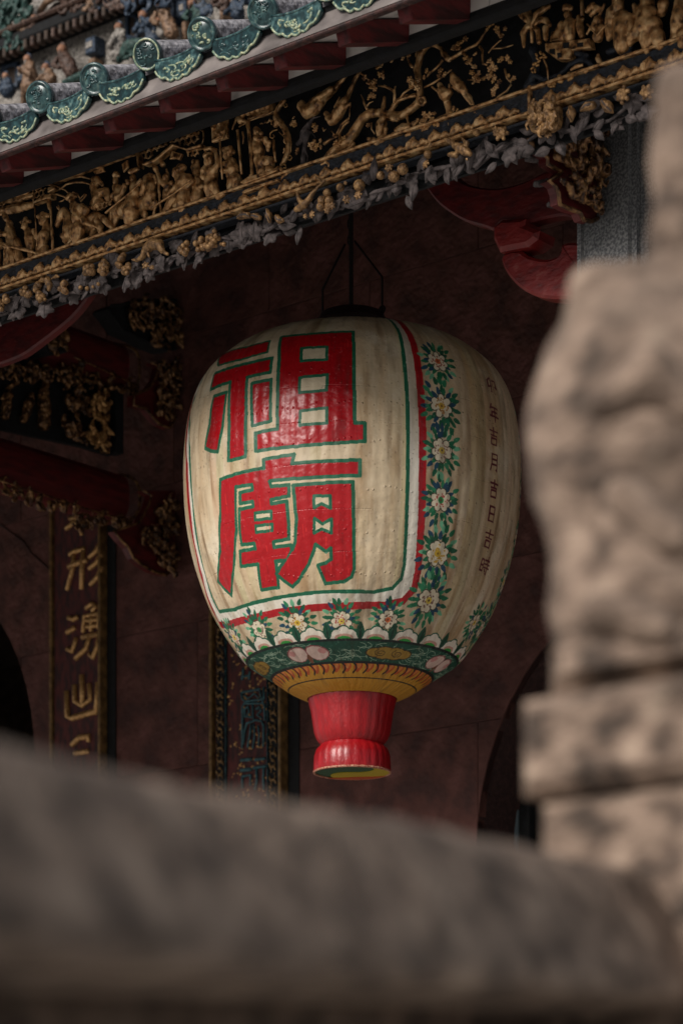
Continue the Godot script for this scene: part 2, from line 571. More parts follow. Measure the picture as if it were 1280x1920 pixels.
func lantern_paint() -> StandardMaterial3D:
	canvas = Image.create(LW, LH, false, Image.FORMAT_RGBA8)
	var cream := Color("#d3bf9f")
	var white := Color("#e0d9ca")
	var red := Color("#ab0d17")
	var green := Color("#146043")
	canvas.fill(cream)
	film(Color("#a27a52"), 0.02, 1024, 40, 0.42, 0.9, 0.55, 4)
	film(Color("#e2d5bc"), 0.03, 512, 256, 0.5, 0.85, 0.7, 9)
	film(Color("#6d5034"), 0.04, 1024, 48, 0.58, 0.92, 0.5, 5)
	film(Color("#7a5a3a"), 0.05, 1024, 64, 0.55, 0.9, 0.4, 15)
	# every second rib is a slightly different strip of paper
	for i in 96:
		if rng.randf() < 0.45:
			var strip := Image.create(21, LH, false, Image.FORMAT_RGBA8)
			strip.fill(Color(0.35 + 0.4 * rng.randf(), 0.3 + 0.25 * rng.randf(), 0.2, 0.05 + 0.09 * rng.randf()))
			canvas.blend_rect(strip, Rect2i(0, 0, 21, LH), Vector2i(int(i * LW / 96.0), 0))
	# the framed panel: red line, white band, green line
	var outer := [61.9, .2133, 62.3, .2703, 62.7, .3539, 63.1, .4376, 63.4, .5389, 64.5, .6383, 65.6, .7086, 65.4, .7453, 61.8, .7704, 53.8, .7816, 35.3, .7852, 16.1, .7864, -7.8, .7877, -30, .7813, -44.4, .7658, -41.8, .7133, -36.6, .6317, -34.9, .5412, -35.3, .4485, -39, .3613, -37, .2671] + [-42.0, 0.24, -38.0, 0.1, 62.0, 0.1]
	var inner := [58, .2178, 57.6, .312, 58, .3993, 58.1, .4917, 58.5, .5915, 59.7, .7013, 59.3, .7269, 56.2, .747, 48.7, .7563, 26.8, .7552, 1.9, .7586, -19.6, .7596, -34.1, .7479, -34.6, .7156, -31.9, .6382, -29.8, .5308, -31.2, .4192, -36.3, .3352, -31.6, .2776] + [-36.0, 0.24, -32.0, 0.1, 57.0, 0.1]
	var keep := canvas.duplicate() as Image
	spans(av(outer), white)
	film(Color("#a08a6d"), 0.03, 1024, 64, 0.45, 0.9, 0.5, 25)
	var hollow := av(inner)
	var under := canvas
	canvas = Image.create(LW, LH, false, Image.FORMAT_RGBA8)
	spans(hollow, Color.WHITE)
	under.blit_rect_mask(keep, canvas, Rect2i(0, 0, LW, LH), Vector2i.ZERO)
	canvas = under
	line(av(outer), 15.0, Color("#a8161d"), true)
	line(hollow, 7.5, green, true)
	# the two great characters
	painted([-28.3, .2145, -3.8, .2436, 7.6, .2436, 8.7, .2758, -2.6, .2783, -18, .2674], red, green, 5.0)
	painted([-18.4, .2856, -1.5, .2919, 11.3, .2926, 11.5, .3245, 6.8, .3244, 2.1, .3246, 3, .3984, 2.8, .4825, -.8, .4825, -4.8, .4824, -4.4, .416, -5.7, .3306, -5.8, .3234, -10.3, .3232, -17.3, .3224], red, green)
	painted([-14.4, .3415, -7, .3437, -7.3, .3802, -7.7, .4115, -10, .4582, -14, .4513, -17.6, .4401, -15.2, .3954, -14.9, .3585], red, green)
	painted([4.4, .3407, 8.3, .3406, 12.2, .3406, 12.7, .4238, 5.8, .4264], red, green)
	painted([12.1, .2368, 23.8, .2408, 40.4, .2396, 40.5, .3408, 40.8, .4393, 44, .4391, 44, .4739, 34.8, .477, 21.6, .4786, 7, .4765, 6.9, .4417, 15.2, .4407, 14.9, .3571, 14.3, .2997], red, green)
	var pale := Color("#cdbd9f")
	hole([22, .279, 31.3, .2809, 31.4, .3104, 22.5, .3096], pale, green)
	hole([22.5, .3444, 31.8, .343, 31.7, .3743, 22.6, .3751], pale, green)
	hole([23, .4115, 31.9, .4087, 31.9, .4383, 22.9, .439], pale, green)
	painted([-9.2, .5129, 1.9, .5109, 10, .5118, 10, .4952, 15.7, .4942, 21, .4931, 20.1, .5102, 30.9, .5106, 42.4, .5094, 42.5, .5384, 26.6, .54, 11.7, .5374, 12.4, .5485, 15.7, .5489, 18.7, .5491, 18.6, .57, 11.9, .5729, 11.9, .5802, 17.7, .5799, 17.7, .6198, 17.1, .6498, 10.9, .6514, 10.8, .6619, 17.5, .6614, 17.9, .6758, 14.8, .689, 10.5, .6876, 10.2, .7159, 9.5, .7384, 1, .7377, 2.6, .6881, -6, .6851, -4.6, .6566, 2.8, .6583, 2.8, .6484, -3.2, .6454, -2.8, .6209, -1.4, .579, 4.6, .5798, 4.6, .57, -.8, .569, -.4, .548, 5, .5484, 4.9, .5384, -2, .5359, -4.3, .6169, -9.3, .6772, -13.5, .7089, -17.1, .7328, -19.5, .7194, -23, .6971, -15.6, .6447, -11, .5746], red, green)
	painted([20.2, .5516, 30, .5509, 40.2, .5499, 40.4, .6069, 40.7, .7132, 39.7, .7279, 36.6, .7366, 29.4, .7393, 28.2, .7214, 27, .7039, 30, .6998, 32.3, .693, 32.3, .6723, 30.5, .6792, 26.7, .6636, 26.1, .6744, 23.6, .7004, 18.6, .7305, 15.6, .7406, 12.6, .7274, 9.8, .712, 14.5, .6912, 17, .6779, 19.3, .657, 20.6, .6165, 20.5, .5778], red, green)
	hole([5.1, .5925, 11.6, .594, 11.3, .6072, 4.7, .6057], pale, green)
	hole([4.6, .6166, 11.4, .6182, 11, .6302, 4.3, .6286], pale, green)
	hole([27.2, .574, 32.7, .5755, 32.7, .5985, 29.7, .5892, 27, .5963], pale, green)
	hole([27, .6155, 29.7, .6266, 32.9, .6182, 32.7, .6446, 29.4, .6362, 26.5, .643], pale, green)
	hole([10.8, .6895, 14.4, .6902, 10.4, .7049], pale, green)
	spans(av([14.5, .6925, 17.9, .6734, 19.5, .6791, 16.3, .7021, 12.8, .7225, 10.6, .7125]), red)
	# brush marks in the red, where the pigment lies thin or thick
	for i in 420:
		var q := tx(-30 + 75 * rng.randf(), 0.2 + 0.53 * rng.randf()).round()
		var was := canvas.get_pixelv(Vector2i(q))
		if was.r > 0.5 and was.g < 0.2:
			var c := Color("#d8352f") if rng.randf() < 0.45 else Color("#8e0e16")
			var len_y := rng.randi_range(6, 26)
			if canvas.get_pixel(int(q.x), mini(LH - 1, int(q.y) + len_y)).g < 0.2:
				var mark := Image.create(rng.randi_range(1, 3), len_y, false, Image.FORMAT_RGBA8)
				mark.fill(Color(c, 0.5))
				canvas.blend_rect(mark, Rect2i(Vector2i.ZERO, mark.get_size()), Vector2i(q))
	# flowers beside the panel, in a row under it, and the same on the far sides
	var hearts := [Color("#c8612f"), Color("#c9a13a"), Color("#d7b84a"), Color("#2f8a4c"), Color("#d4ad35"), Color("#d9bd50")]
	var stamens := [Color("#9a4a3a"), Color("#a8702f"), Color("#8e6a5c"), Color("#b3544a"), Color("#c2952e"), Color("#77564a")]
	var column := [70.6, .2988, 70.3, .392, 70.3, .4779, 70.9, .5717, 72.6, .6714, 73.6, .7631]
	for i in 6:
		flower(column[i * 2], column[i * 2 + 1], 0.068, hearts[i], stamens[i])
	for k in 3:
		for i in 6:
			flower([-58.0, 125.0, -125.0][k] + [0, 2, 2.5, 2.5, 0, -3][i], column[i * 2 + 1], 0.062, hearts[(i + k) % 6], stamens[(i + 2 * k) % 6])
	var row := [-34.4, .8063, -9.3, .8134, 13.7, .8133, 35, .8159, 56.6, .8104]
	for i in 5:
		flower(row[i * 2], row[i * 2 + 1], 0.058, hearts[(i + 2) % 6], stamens[(i * 2 + 3) % 6])
	for i in 18:
		var a := 82.0 + i * 13.6
		if a > 100.0 and a < 305.0:
			flower(a if a <= 180.0 else a - 360.0, 0.779, 0.055, hearts[i % 6], stamens[i % 6])
	# the date in small brushwork
	var ji := [[1, 2, 9, 2], [5, 0, 5, 4.5], [2, 4.5, 8, 4.5], [2.5, 6, 7.5, 6, 7.5, 9.5, 2.5, 9.5, 2.5, 6]]
	var words := [
		[[1, 3, 4, 1], [1, 3, 1, 7, 4, 6], [4, 2, 3, 10], [6, 2, 9, 2, 9, 7, 8, 6], [6, 2, 6, 10]],
		[[3, 0, 1, 3], [2, 2, 9, 2], [3, 4.5, 8.5, 4.5], [3, 4.5, 3, 7], [0.5, 7, 9.5, 7], [5.5, 2, 5.5, 10]], ji,
		[[3, 0.5, 8, 0.5, 8, 9.5, 7, 9], [3, 0.5, 3, 6, 1.5, 10], [3, 3.5, 8, 3.5], [3, 6.2, 8, 6.2]], ji,
		[[2.5, 1, 7.5, 1, 7.5, 9, 2.5, 9, 2.5, 1], [2.5, 5, 7.5, 5]], ji,
		[[0.5, 2, 3.5, 2, 3.5, 8, 0.5, 8, 0.5, 2], [0.5, 5, 3.5, 5], [4.5, 2, 9.5, 2], [7, 0, 7, 4], [4, 4, 10, 4], [4.3, 6, 10, 6], [8, 4.5, 8, 9.5, 7, 9], [5.5, 7, 6.3, 8.2]]]
	var spots := [96.5, .3139, 95.1, .3747, 94.1, .4232, 94.3, .4731, 95.1, .5241, 95.5, .5724, 96.3, .6204, 98.3, .6709]
	for i in 8:
		glyph(spots[i * 2], spots[i * 2 + 1], 0.056, words[i], Color("#5c1a24"))
	# lotus petals standing on the green band
	for i in 22:
		var a := -180.0 + i * 360.0 / 22.0 + 3.0
		petal(a + 8.2, 0.838, 0, 0, 0.015, 0.036, 0.0, Color("#114a34"), -0.5)
		petal(a + 8.2, 0.838, 0, 0, 0.003, 0.03, 0.0, Color("#0a3224"), -0.5)
		for pass_i in 2:
			var g := 0.004 if pass_i == 0 else 0.0
			var c := Color("#12503a") if pass_i == 0 else Color("#e6dccb")
			petal(a, 0.852, 0, 0, 0.044 + g, 0.022 + g, 0, c)
			petal(a, 0.845, -0.02, 0, 0.02 + g, 0.02 + g, 0, c)
			petal(a, 0.845, 0.02, 0, 0.02 + g, 0.02 + g, 0, c)
			petal(a, 0.838, 0, 0, 0.019 + g, 0.02 + g, 0, c)
		petal(a, 0.85, 0, 0, 0.03, 0.014, 0, Color("#c99a88"))
		petal(a, 0.854, 0, 0, 0.023, 0.012, 0, Color("#2c9a3c"))
	# green band, its scrolls, peaches and clouds
	canvas.fill_rect(Rect2i(0, int(0.856 * LH), LW, int(0.062 * LH) + 1), Color("#0f4a38"))
	for i in 560:
		var a := -180.0 + 360.0 * rng.randf()
		var v := 0.86 + 0.054 * rng.randf()
		var p := PackedVector2Array()
		var t := rng.randf() * TAU
		var q := tx(a, v)
		for s in 7:
			p.append(q)
			q += Vector2(cos(t) * 1.6, sin(t) * 0.6) * 5.5
			t += 0.32 * (1.0 if i % 2 == 0 else -1.0)
		if p[6].y < 0.915 * LH and p[6].y > 0.86 * LH:
			line(p, 1.4, Color("#a3b89f"))
	for spot in [[12, 0], [63, 1], [108, 0], [-40, 1], [160, 1], [-90, 0], [-140, 1]]:
		var a: float = spot[0]
		if spot[1] == 0:
			for s in [-1.0, 1.0]:
				petal(a + s * 6.6, 0.887, 0, 0, 0.04, 0.034, s * 0.4, Color("#8f4a4c"), 0.15)
				petal(a + s * 6.6, 0.887, 0, 0.001, 0.036, 0.03, s * 0.4, Color("#d9bdb0"), 0.15)
				petal(a + s * 10.0, 0.882, 0, 0, 0.014, 0.012, s * 0.4, Color("#c98d87"))
			petal(a, 0.902, 0, 0, 0.008, 0.022, 0.0, Color("#7a4b33"))
		else:
			for pass_i in 2:
				var g := 0.004 if pass_i == 0 else 0.0
				for s in [[-9.5, 0.026], [-3.5, 0.036], [3.5, 0.036], [9.5, 0.026]]:
					petal(a + s[0], 0.888, 0, 0, s[1] + g, s[1] * 0.72 + g, 0, Color("#3a2b12") if pass_i == 0 else Color("#9c7a2c"))
			for s in [-5.6, 5.2]:
				var p := PackedVector2Array()
				for j in 15:
					p.append(tx(a + s, 0.888) + Vector2(cos(j * 0.75) * 1.7, sin(j * 0.75) * 0.8) * (2.0 + j * 0.85))
				line(p, 2.2, Color("#4a3412"))
	canvas.fill_rect(Rect2i(0, int(0.853 * LH), LW, 6), Color("#0c1a18"))
	# yellow foot with a ring of flame petals
	canvas.fill_rect(Rect2i(0, int(0.917 * LH), LW, LH - int(0.917 * LH)), Color("#c08a24"))
	for i in 44:
		var a := -180.0 + i * 360.0 / 44.0
		petal(a + 3.4, 0.929, 0, 0, 0.013, 0.022, 0.15, Color("#b34d1c"), 0.3)
		petal(a + 4.0, 0.925, 0, 0, 0.006, 0.013, 0.15, Color("#cc7a3a"), 0.3)
		var p := PackedVector2Array()
		for j in 7:
			p.append(tx(a + sin(j * 0.55) * 2.2, 0.917 + j * 0.0045))
		line(p, 5.5, Color("#17120c"))
	canvas.fill_rect(Rect2i(0, int(0.914 * LH), LW, 6), Color("#0c1412"))
	canvas.fill_rect(Rect2i(0, int(0.957 * LH), LW, 3), Color("#1d160c"))
	# dirt and old varnish over everything
	film(Color("#4b3a28"), 0.035, 1024, 128, 0.6, 0.95, 0.34, 31)
	film(Color("#efe6d2"), 0.2, 1024, 512, 0.72, 0.9, 0.3, 33)
	film(Color("#4a3826"), 0.25, 1024, 512, 0.76, 0.94, 0.45, 35)
	# relief of wrinkled paper: creases and rows of pinheads over each rib
	var n := FastNoiseLite.new()
	n.frequency = 0.035
	n.fractal_octaves = 4
	n.seed = 77
	var relief := n.get_seamless_image(1024, 512)
	relief.convert(Image.FORMAT_L8)
	relief.resize(LW, LH, Image.INTERPOLATE_CUBIC)
	for v in [0.25, 0.33, 0.4, 0.47, 0.56, 0.64, 0.72]:
		for i in 192:
			var q := Vector2i(tx(-180.0 + i * 1.875, v + 0.004 * sin(i * 0.9)))
			if rng.randf() < 0.5:
				relief.fill_rect(Rect2i(q.x - 1, q.y - 1, 3, 3), Color(0.95, 0.95, 0.95))
	for v in [0.286, 0.365, 0.435, 0.515, 0.6, 0.68]:
		for x in LW:
			if rng.randf() < 0.6:
				relief.fill_rect(Rect2i(x, int(v * LH + 2.0 * sin(x * 0.01)), 1, 1), Color(0.3, 0.3, 0.3))
	var m := StandardMaterial3D.new()
	m.albedo_texture = ImageTexture.create_from_image(canvas)
	# the red is thick oil paint, glossier than the papered ground
	var gloss := Image.create(1024, 512, false, Image.FORMAT_L8)
	for y in 512:
		for x in 1024:
			var c := canvas.get_pixel(x * 2, y * 2)
			gloss.set_pixel(x, y, Color.WHITE * (0.31 if c.r > 0.42 and c.g < 0.22 else 0.52))
	m.roughness_texture = ImageTexture.create_from_image(gloss)
	m.roughness = 1.0
	m.heightmap_enabled = true
	m.heightmap_texture = ImageTexture.create_from_image(relief)
	m.heightmap_scale = 0.45
	return m


func lantern() -> void:
	var prof := PackedVector2Array([Vector2(.126, 4.567), Vector2(.192, 4.565), Vector2(.262, 4.549), Vector2(.332, 4.534), Vector2(.387, 4.511), Vector2(.436, 4.476), Vector2(.482, 4.431), Vector2(.517, 4.366), Vector2(.539, 4.282), Vector2(.55, 4.165), Vector2(.548, 4.043), Vector2(.539, 3.947), Vector2(.522, 3.86), Vector2(.496, 3.773), Vector2(.462, 3.685), Vector2(.414, 3.602), Vector2(.359, 3.527), Vector2(.318, 3.495), Vector2(.272, 3.466), Vector2(.204, 3.42), Vector2(.147, 3.394)])
	var total := 0.0
	for i in prof.size():
		if i > 0:
			total += prof[i].distance_to(prof[i - 1])
		outline_r.append(Vector2(total, prof[i].x))
	for i in outline_r.size():
		outline_r[i].x /= total
	# a smooth curve through the outline keeps the same arc length closely enough
	var cur := Curve2D.new()
	for i in prof.size():
		var t := (prof[mini(i + 1, prof.size() - 1)] - prof[maxi(i - 1, 0)]) / 6.0
		cur.add_point(prof[i], -t, t)
	cur.bake_interval = 0.012
	var smooth := cur.get_baked_points()
	var t := thing("painted_lantern", "huge cream temple lantern with two red painted characters, hanging under the eave", "lantern")
	obj("lantern_body", lathe(smooth, 384, 96, 0.0042), lantern_paint(), t)
	var red := rough([0.2, "#8c0a15", 0.5, "#9c0612", 0.85, "#aa0f1a"], Vector3(5, 2, 5), 0.42, 0.015, 0.15, 0.05, 0.0, 51)
	red.clearcoat_enabled = true
	red.clearcoat = 0.3
	red.clearcoat_roughness = 0.2
	var y0 := prof[-1].y
	var k := 0.001745
	obj("red_neck", lathe(PackedVector2Array([Vector2(79 * k, y0 + 0.012), Vector2(83 * k, y0 + 0.004), Vector2(82 * k, y0 - 0.006), Vector2(77 * k, y0 - 0.04), Vector2(74 * k, y0 - 0.075), Vector2(71 * k, y0 - 0.11), Vector2(66 * k, y0 - 0.132), Vector2(59 * k, y0 - 0.147)]), 160, 26, 0.016), red, t)
	obj("red_foot", lathe(PackedVector2Array([Vector2(58 * k, y0 - 0.145), Vector2(60 * k, y0 - 0.152), Vector2(67 * k, y0 - 0.164), Vector2(71 * k, y0 - 0.185), Vector2(72 * k, y0 - 0.212), Vector2(72 * k, y0 - 0.236), Vector2(71 * k, y0 - 0.24), Vector2(69 * k, y0 - 0.238)]), 160, 26, 0.018), red, t)
	obj("foot_rim", tube_ring(71.3 * k, y0 - 0.238, 0.004, 72), rough([0.3, "#8a2a22", 0.6, "#c9a183"], Vector3.ONE * 8.0, 0.5, 0.03, 0.1, 0.05, 0.0, 53), t)
	# the underside: two interlocking painted halves, green and yellow, each edged
	var yb := y0 - 0.236
	obj("bottom_disc", disc_sector(0.0, TAU, 70.5 * k, yb, false), plain("#0d5038", 0.45), t)
	obj("bottom_yellow", disc_sector(0.0, TAU, 70.0 * k, yb - 0.003, true), plain("#b09a20", 0.45), t)
	obj("bottom_orange", disc_crescent(70.0 * k, yb - 0.0055, 1.0), plain("#b04a1c", 0.45), t)
	# top: dark collar, hooks and the bent wire bail
	var yt := prof[0].y
	obj("top_collar", lathe(PackedVector2Array([Vector2(0.001, yt + 0.088), Vector2(54 * k, yt + 0.088), Vector2(60 * k, yt + 0.084), Vector2(63 * k, yt + 0.064), Vector2(71 * k, yt + 0.058), Vector2(74 * k, yt + 0.05), Vector2(74 * k, yt - 0.004), Vector2(60 * k, yt - 0.03)]), 96), rough([0.3, "#190c0c", 0.7, "#2d1412"], Vector3.ONE * 4.0, 0.6, 0.03, 0.1, 0.05, 0.0, 55), t)
	for s in [-1.0, 1.0]:
		obj("bail_wire", tube([s * 0.11, yt + 0.05, s * -0.02, 0.004, s * 0.11, yt + 0.19, s * -0.02, 0.004, 0.02 * s - 0.01, yt + 0.325, 0, 0.004], 6), M.iron, t)
		obj("bail_loop", tube_ring_at(Vector3(s * 0.11, yt + 0.085, s * -0.02), 0.011, 0.0032), M.iron, t)
	# what it hangs from
	var c := thing("hanging_chain", "thin dark chain carrying the wire bail of the lantern", "chain")
	var y := yt + 0.32
	for i in 24:
		obj("chain_link", link_mesh(), M.iron, c, Transform3D(Basis.from_euler(Vector3(0, PI / 2 * (i % 2) + 0.4, 0)), Vector3(-0.01, y + 0.014, 0)))
		y += 0.026
	var r := thing("threaded_rod", "dark ribbed steel rod running down into the lantern's collar", "rod")
	var rod := []
	for i in 150:
		rod.append_array([0.0 + 0.012, yt + 0.04 + i * 0.006, 0.02, 0.0085 if i % 2 == 0 else 0.0068])
	obj("rod_shaft", tube(rod, 8), M.iron, r)


func tube_ring(r: float, y: float, thick: float, n: int) -> ArrayMesh:
	var l := []
	for i in n + 1:
		var a := TAU * i / n
		l.append_array([sin(a) * r, y, cos(a) * r, thick])
	var st := begin()
	add_tube(st, l, 6, false)
	return finish(st)


func tube_ring_at(c: Vector3, r: float, thick: float) -> ArrayMesh:
	var l := []
	for i in 13:
		var a := TAU * i / 12.0
		l.append_array([c.x + sin(a) * r, c.y + cos(a) * r, c.z, thick])
	var st := begin()
	add_tube(st, l, 6, false)
	return finish(st)


func link_mesh() -> ArrayMesh:
	if not M.has("link"):
		var l := []
		for i in 13:
			var a := TAU * i / 12.0
			l.append_array([sin(a) * 0.0075, cos(a) * 0.017, 0, 0.0026])
		var st := begin()
		add_tube(st, l, 6, false)
		M.link = finish(st)
	return M.link


# A thin disc under the foot; as a comma it fills one half with a swelling head, like interlocking halves.
func disc_sector(a0: float, a1: float, r: float, y: float, comma: bool) -> ArrayMesh:
	var p := PackedVector2Array()
	if not comma:
		for i in 48:
			p.append(Vector2.from_angle(a0 + (a1 - a0) * i / 48.0) * r)
	else:
		var turn := deg_to_rad(-50.0)
		for i in 25:
			p.append(Vector2.from_angle(-PI / 2 + PI * i / 24.0 + turn) * r)
		for i in range(1, 12):
			p.append((Vector2(0, r * 0.5) + Vector2.from_angle(PI / 2 - PI * i / 12.0) * r * 0.5).rotated(turn))
		for i in range(1, 12):
			p.append((Vector2(0, -r * 0.5) + Vector2.from_angle(PI / 2 + PI * i / 12.0) * r * 0.5).rotated(turn))
	return prism(p, -0.0025, 0.0, 0.0, Transform3D(Basis.from_euler(Vector3(PI / 2, 0, 0)), Vector3(0, y, 0)))


func disc_crescent(r: float, y: float, side: float) -> ArrayMesh:
	var p := PackedVector2Array()
	var turn := deg_to_rad(-120.0)
	for i in 17:
		p.append(Vector2.from_angle(turn - 0.9 + 1.8 * i / 16.0) * r)
	for i in range(1, 16):
		var t := i / 16.0
		p.append(Vector2.from_angle(turn + 0.9 - 1.8 * t) * r * (1.0 - 0.36 * sin(PI * t)))
	return prism(p, -0.0025, 0.0, 0.0, Transform3D(Basis.from_euler(Vector3(PI / 2, 0, 0)), Vector3(0, y, 0)))


# ---------------------------------------------------------------- the building
func arch_outline(cx: float, cy: float, a: float, b: float, foot: float) -> PackedVector2Array:
	var p := PackedVector2Array([Vector2(cx - a, foot), Vector2(cx + a, foot)])
	for i in 25:
		var t := PI * i / 24.0
		p.append(Vector2(cx + a * cos(t), cy + b * sin(t)))
	return p


func temple_wall() -> void:
	var t := thing("temple_wall", "dark red plastered stone wall with two arched doorways behind the lantern", "wall")
	var arches := [arch_outline(-4.09, 3.8, 0.79, 0.95, -0.2), arch_outline(0.0, 3.15, 0.79, 0.95, -0.2)]
	obj("wall_core", wall_core(arches), M.joint, t)
	# big sandstone blocks, joints recessed, faces a little uneven
	var crack := [-3.53, 4.915, -3.459, 4.866, -3.371, 4.807, -3.318, 4.745, -3.231, 4.678, -3.144, 4.602, -3.042, 4.533]
	var y := -0.05
	var row := 0
	while y < 5.85:
		var h := 0.62
		var x := -9.0 + (0.55 if row % 2 == 1 else 0.0)
		while x < 4.6:
			var w: float = 1.1 + [0.0, 0.18, -0.14, 0.07][(row * 3 + int(x * 2.0) + 40) % 4]
			var g := 0.001
			var pieces: Array[PackedVector2Array] = [rect(x + g, y + g, x + w - g, minf(y + h, 5.88) - g)]
			for a in arches:
				var left: Array[PackedVector2Array] = []
				for p in pieces:
					left.append_array(Geometry2D.clip_polygons(p, a))
				pieces = left
			for p in pieces:
				if p.size() < 3 or Geometry2D.is_polygon_clockwise(p) and pieces.size() > 1:
					continue
				var proud := -1.7 + 0.006 * rng.randf() - 0.003
				obj("stone_block", prism(p, -1.745, proud, 0.002), M.wall[rng.randi() % 3], t)
			x += w
		y += h
		row += 1
	# the long crack in the left bay, its lips standing proud
	var lip := []
	for i in range(0, crack.size(), 2):
		lip.append_array([crack[i], crack[i + 1] + 0.006, -1.699, 0.0055 - 0.003 * (i % 4) / 2.0])
	obj("crack_lip", tube(lip, 6), M.joint, t)
	# dark rooms behind the doorways
	var room := thing("dark_hall", "unlit hall seen as black through the arched doorways", "room")
	obj("hall_back", box(Vector3(-9, -0.05, -6.2), Vector3(4.6, 5.6, -6.0)), M.hall, room)
	obj("hall_side", box(Vector3(-9.2, -0.05, -6.2), Vector3(-9.0, 5.6, -1.9)), M.hall, room)
	obj("hall_side", box(Vector3(4.6, -0.05, -6.2), Vector3(4.8, 5.6, -1.9)), M.hall, room)
	obj("hall_ceiling", box(Vector3(-9.2, 5.6, -6.2), Vector3(4.8, 5.7, -1.9)), M.hall, room)
	# one door leaf stands open inside the right arch; its pale edge catches the light
	var d := thing("door_leaf", "dark door leaf with a thin pale edge standing inside the right archway", "door")
	var e := [-.792, 3.716, -.789, 3.267]
	obj("leaf_board", box(Vector3(e[0] + 0.01, 0, -2.6), Vector3(e[0] + 0.07, 3.75, -1.96), 0.004), M.black, d)
	obj("leaf_edge", box(Vector3(e[0] + 0.004, 0, -1.96), Vector3(e[0] + 0.022, 3.745, -1.945), 0.002), plain("#5d6a70", 0.6), d)


func wall_core(arches: Array) -> ArrayMesh:
	var st := begin()
	# vertical strips between and above the openings
	var pieces: Array[PackedVector2Array] = []
	for seg in [[-9.0, -6.0], [-6.0, -3.0], [-3.0, -1.2], [-1.2, 1.2], [1.2, 4.6]]:
		var part: Array[PackedVector2Array] = [rect(seg[0], -0.05, seg[1], 5.88)]
		for a in arches:
			var left: Array[PackedVector2Array] = []
			for p in part:
				left.append_array(Geometry2D.clip_polygons(p, a))
			part = left
		pieces.append_array(part)
	for p in pieces:
		add_prism(st, p, -2.0, -1.708)
	return finish(st)


const EAVE_Y := 4.843      # centre of the round tile ends
const EAVE_Z := 1.5
const PITCH := 0.35
const STEP := 0.2115


func slope(z: float) -> float:
	return (EAVE_Z - z) * PITCH


func slanted(x: float, y: float, z: float) -> Transform3D:    # local z runs down the roof, towards the eave
	return Transform3D(Basis.from_euler(Vector3(atan(PITCH), 0, 0)), Vector3(x, y, z))


func scallop() -> PackedVector2Array:
	var p := PackedVector2Array()
	for i in 9:
		var u := -1.0 + i / 4.0
		p.append(Vector2(u * 0.083, -0.028 + 0.009 * u * u))
	for i in 29:
		var u := 1.0 - i / 14.0
		var y := -0.088 + 0.034 * pow(absf(u), 2.4) - 0.007 * absf(cos(u * PI * 2.5))
		p.append(Vector2(u * (0.086 - 0.012 * (1.0 - absf(u))), y))
	return p


func relief_scrolls(seed: int, reach_x: float, reach_y: float, n: int, thick: float, sag := 0.0) -> ArrayMesh:
	var r := RandomNumberGenerator.new()
	r.seed = seed
	var st := begin()
	for i in n:
		var p := Vector2(r.randf_range(-1, 1), r.randf_range(-1, 1))
		if sag == 0.0 and p.length() > 1.0:
			p = p.normalized() * r.randf()
		var t := r.randf() * TAU
		var turn := r.randf_range(0.5, 1.0) * (1.0 if r.randf() < 0.5 else -1.0)
		var l := []
		for s in 6:
			var q := Vector2(p.x * reach_x, p.y * reach_y + sag * (p.x * p.x))
			l.append_array([q.x, q.y, 0.0, thick * (1.0 - 0.1 * s)])
			p += Vector2(cos(t), sin(t) * reach_x / maxf(reach_y, 0.001) * 0.5) * 0.17
			p = p.clamp(-Vector2.ONE, Vector2.ONE)
			t += turn
		add_tube(st, l, 5)
	return finish(st)


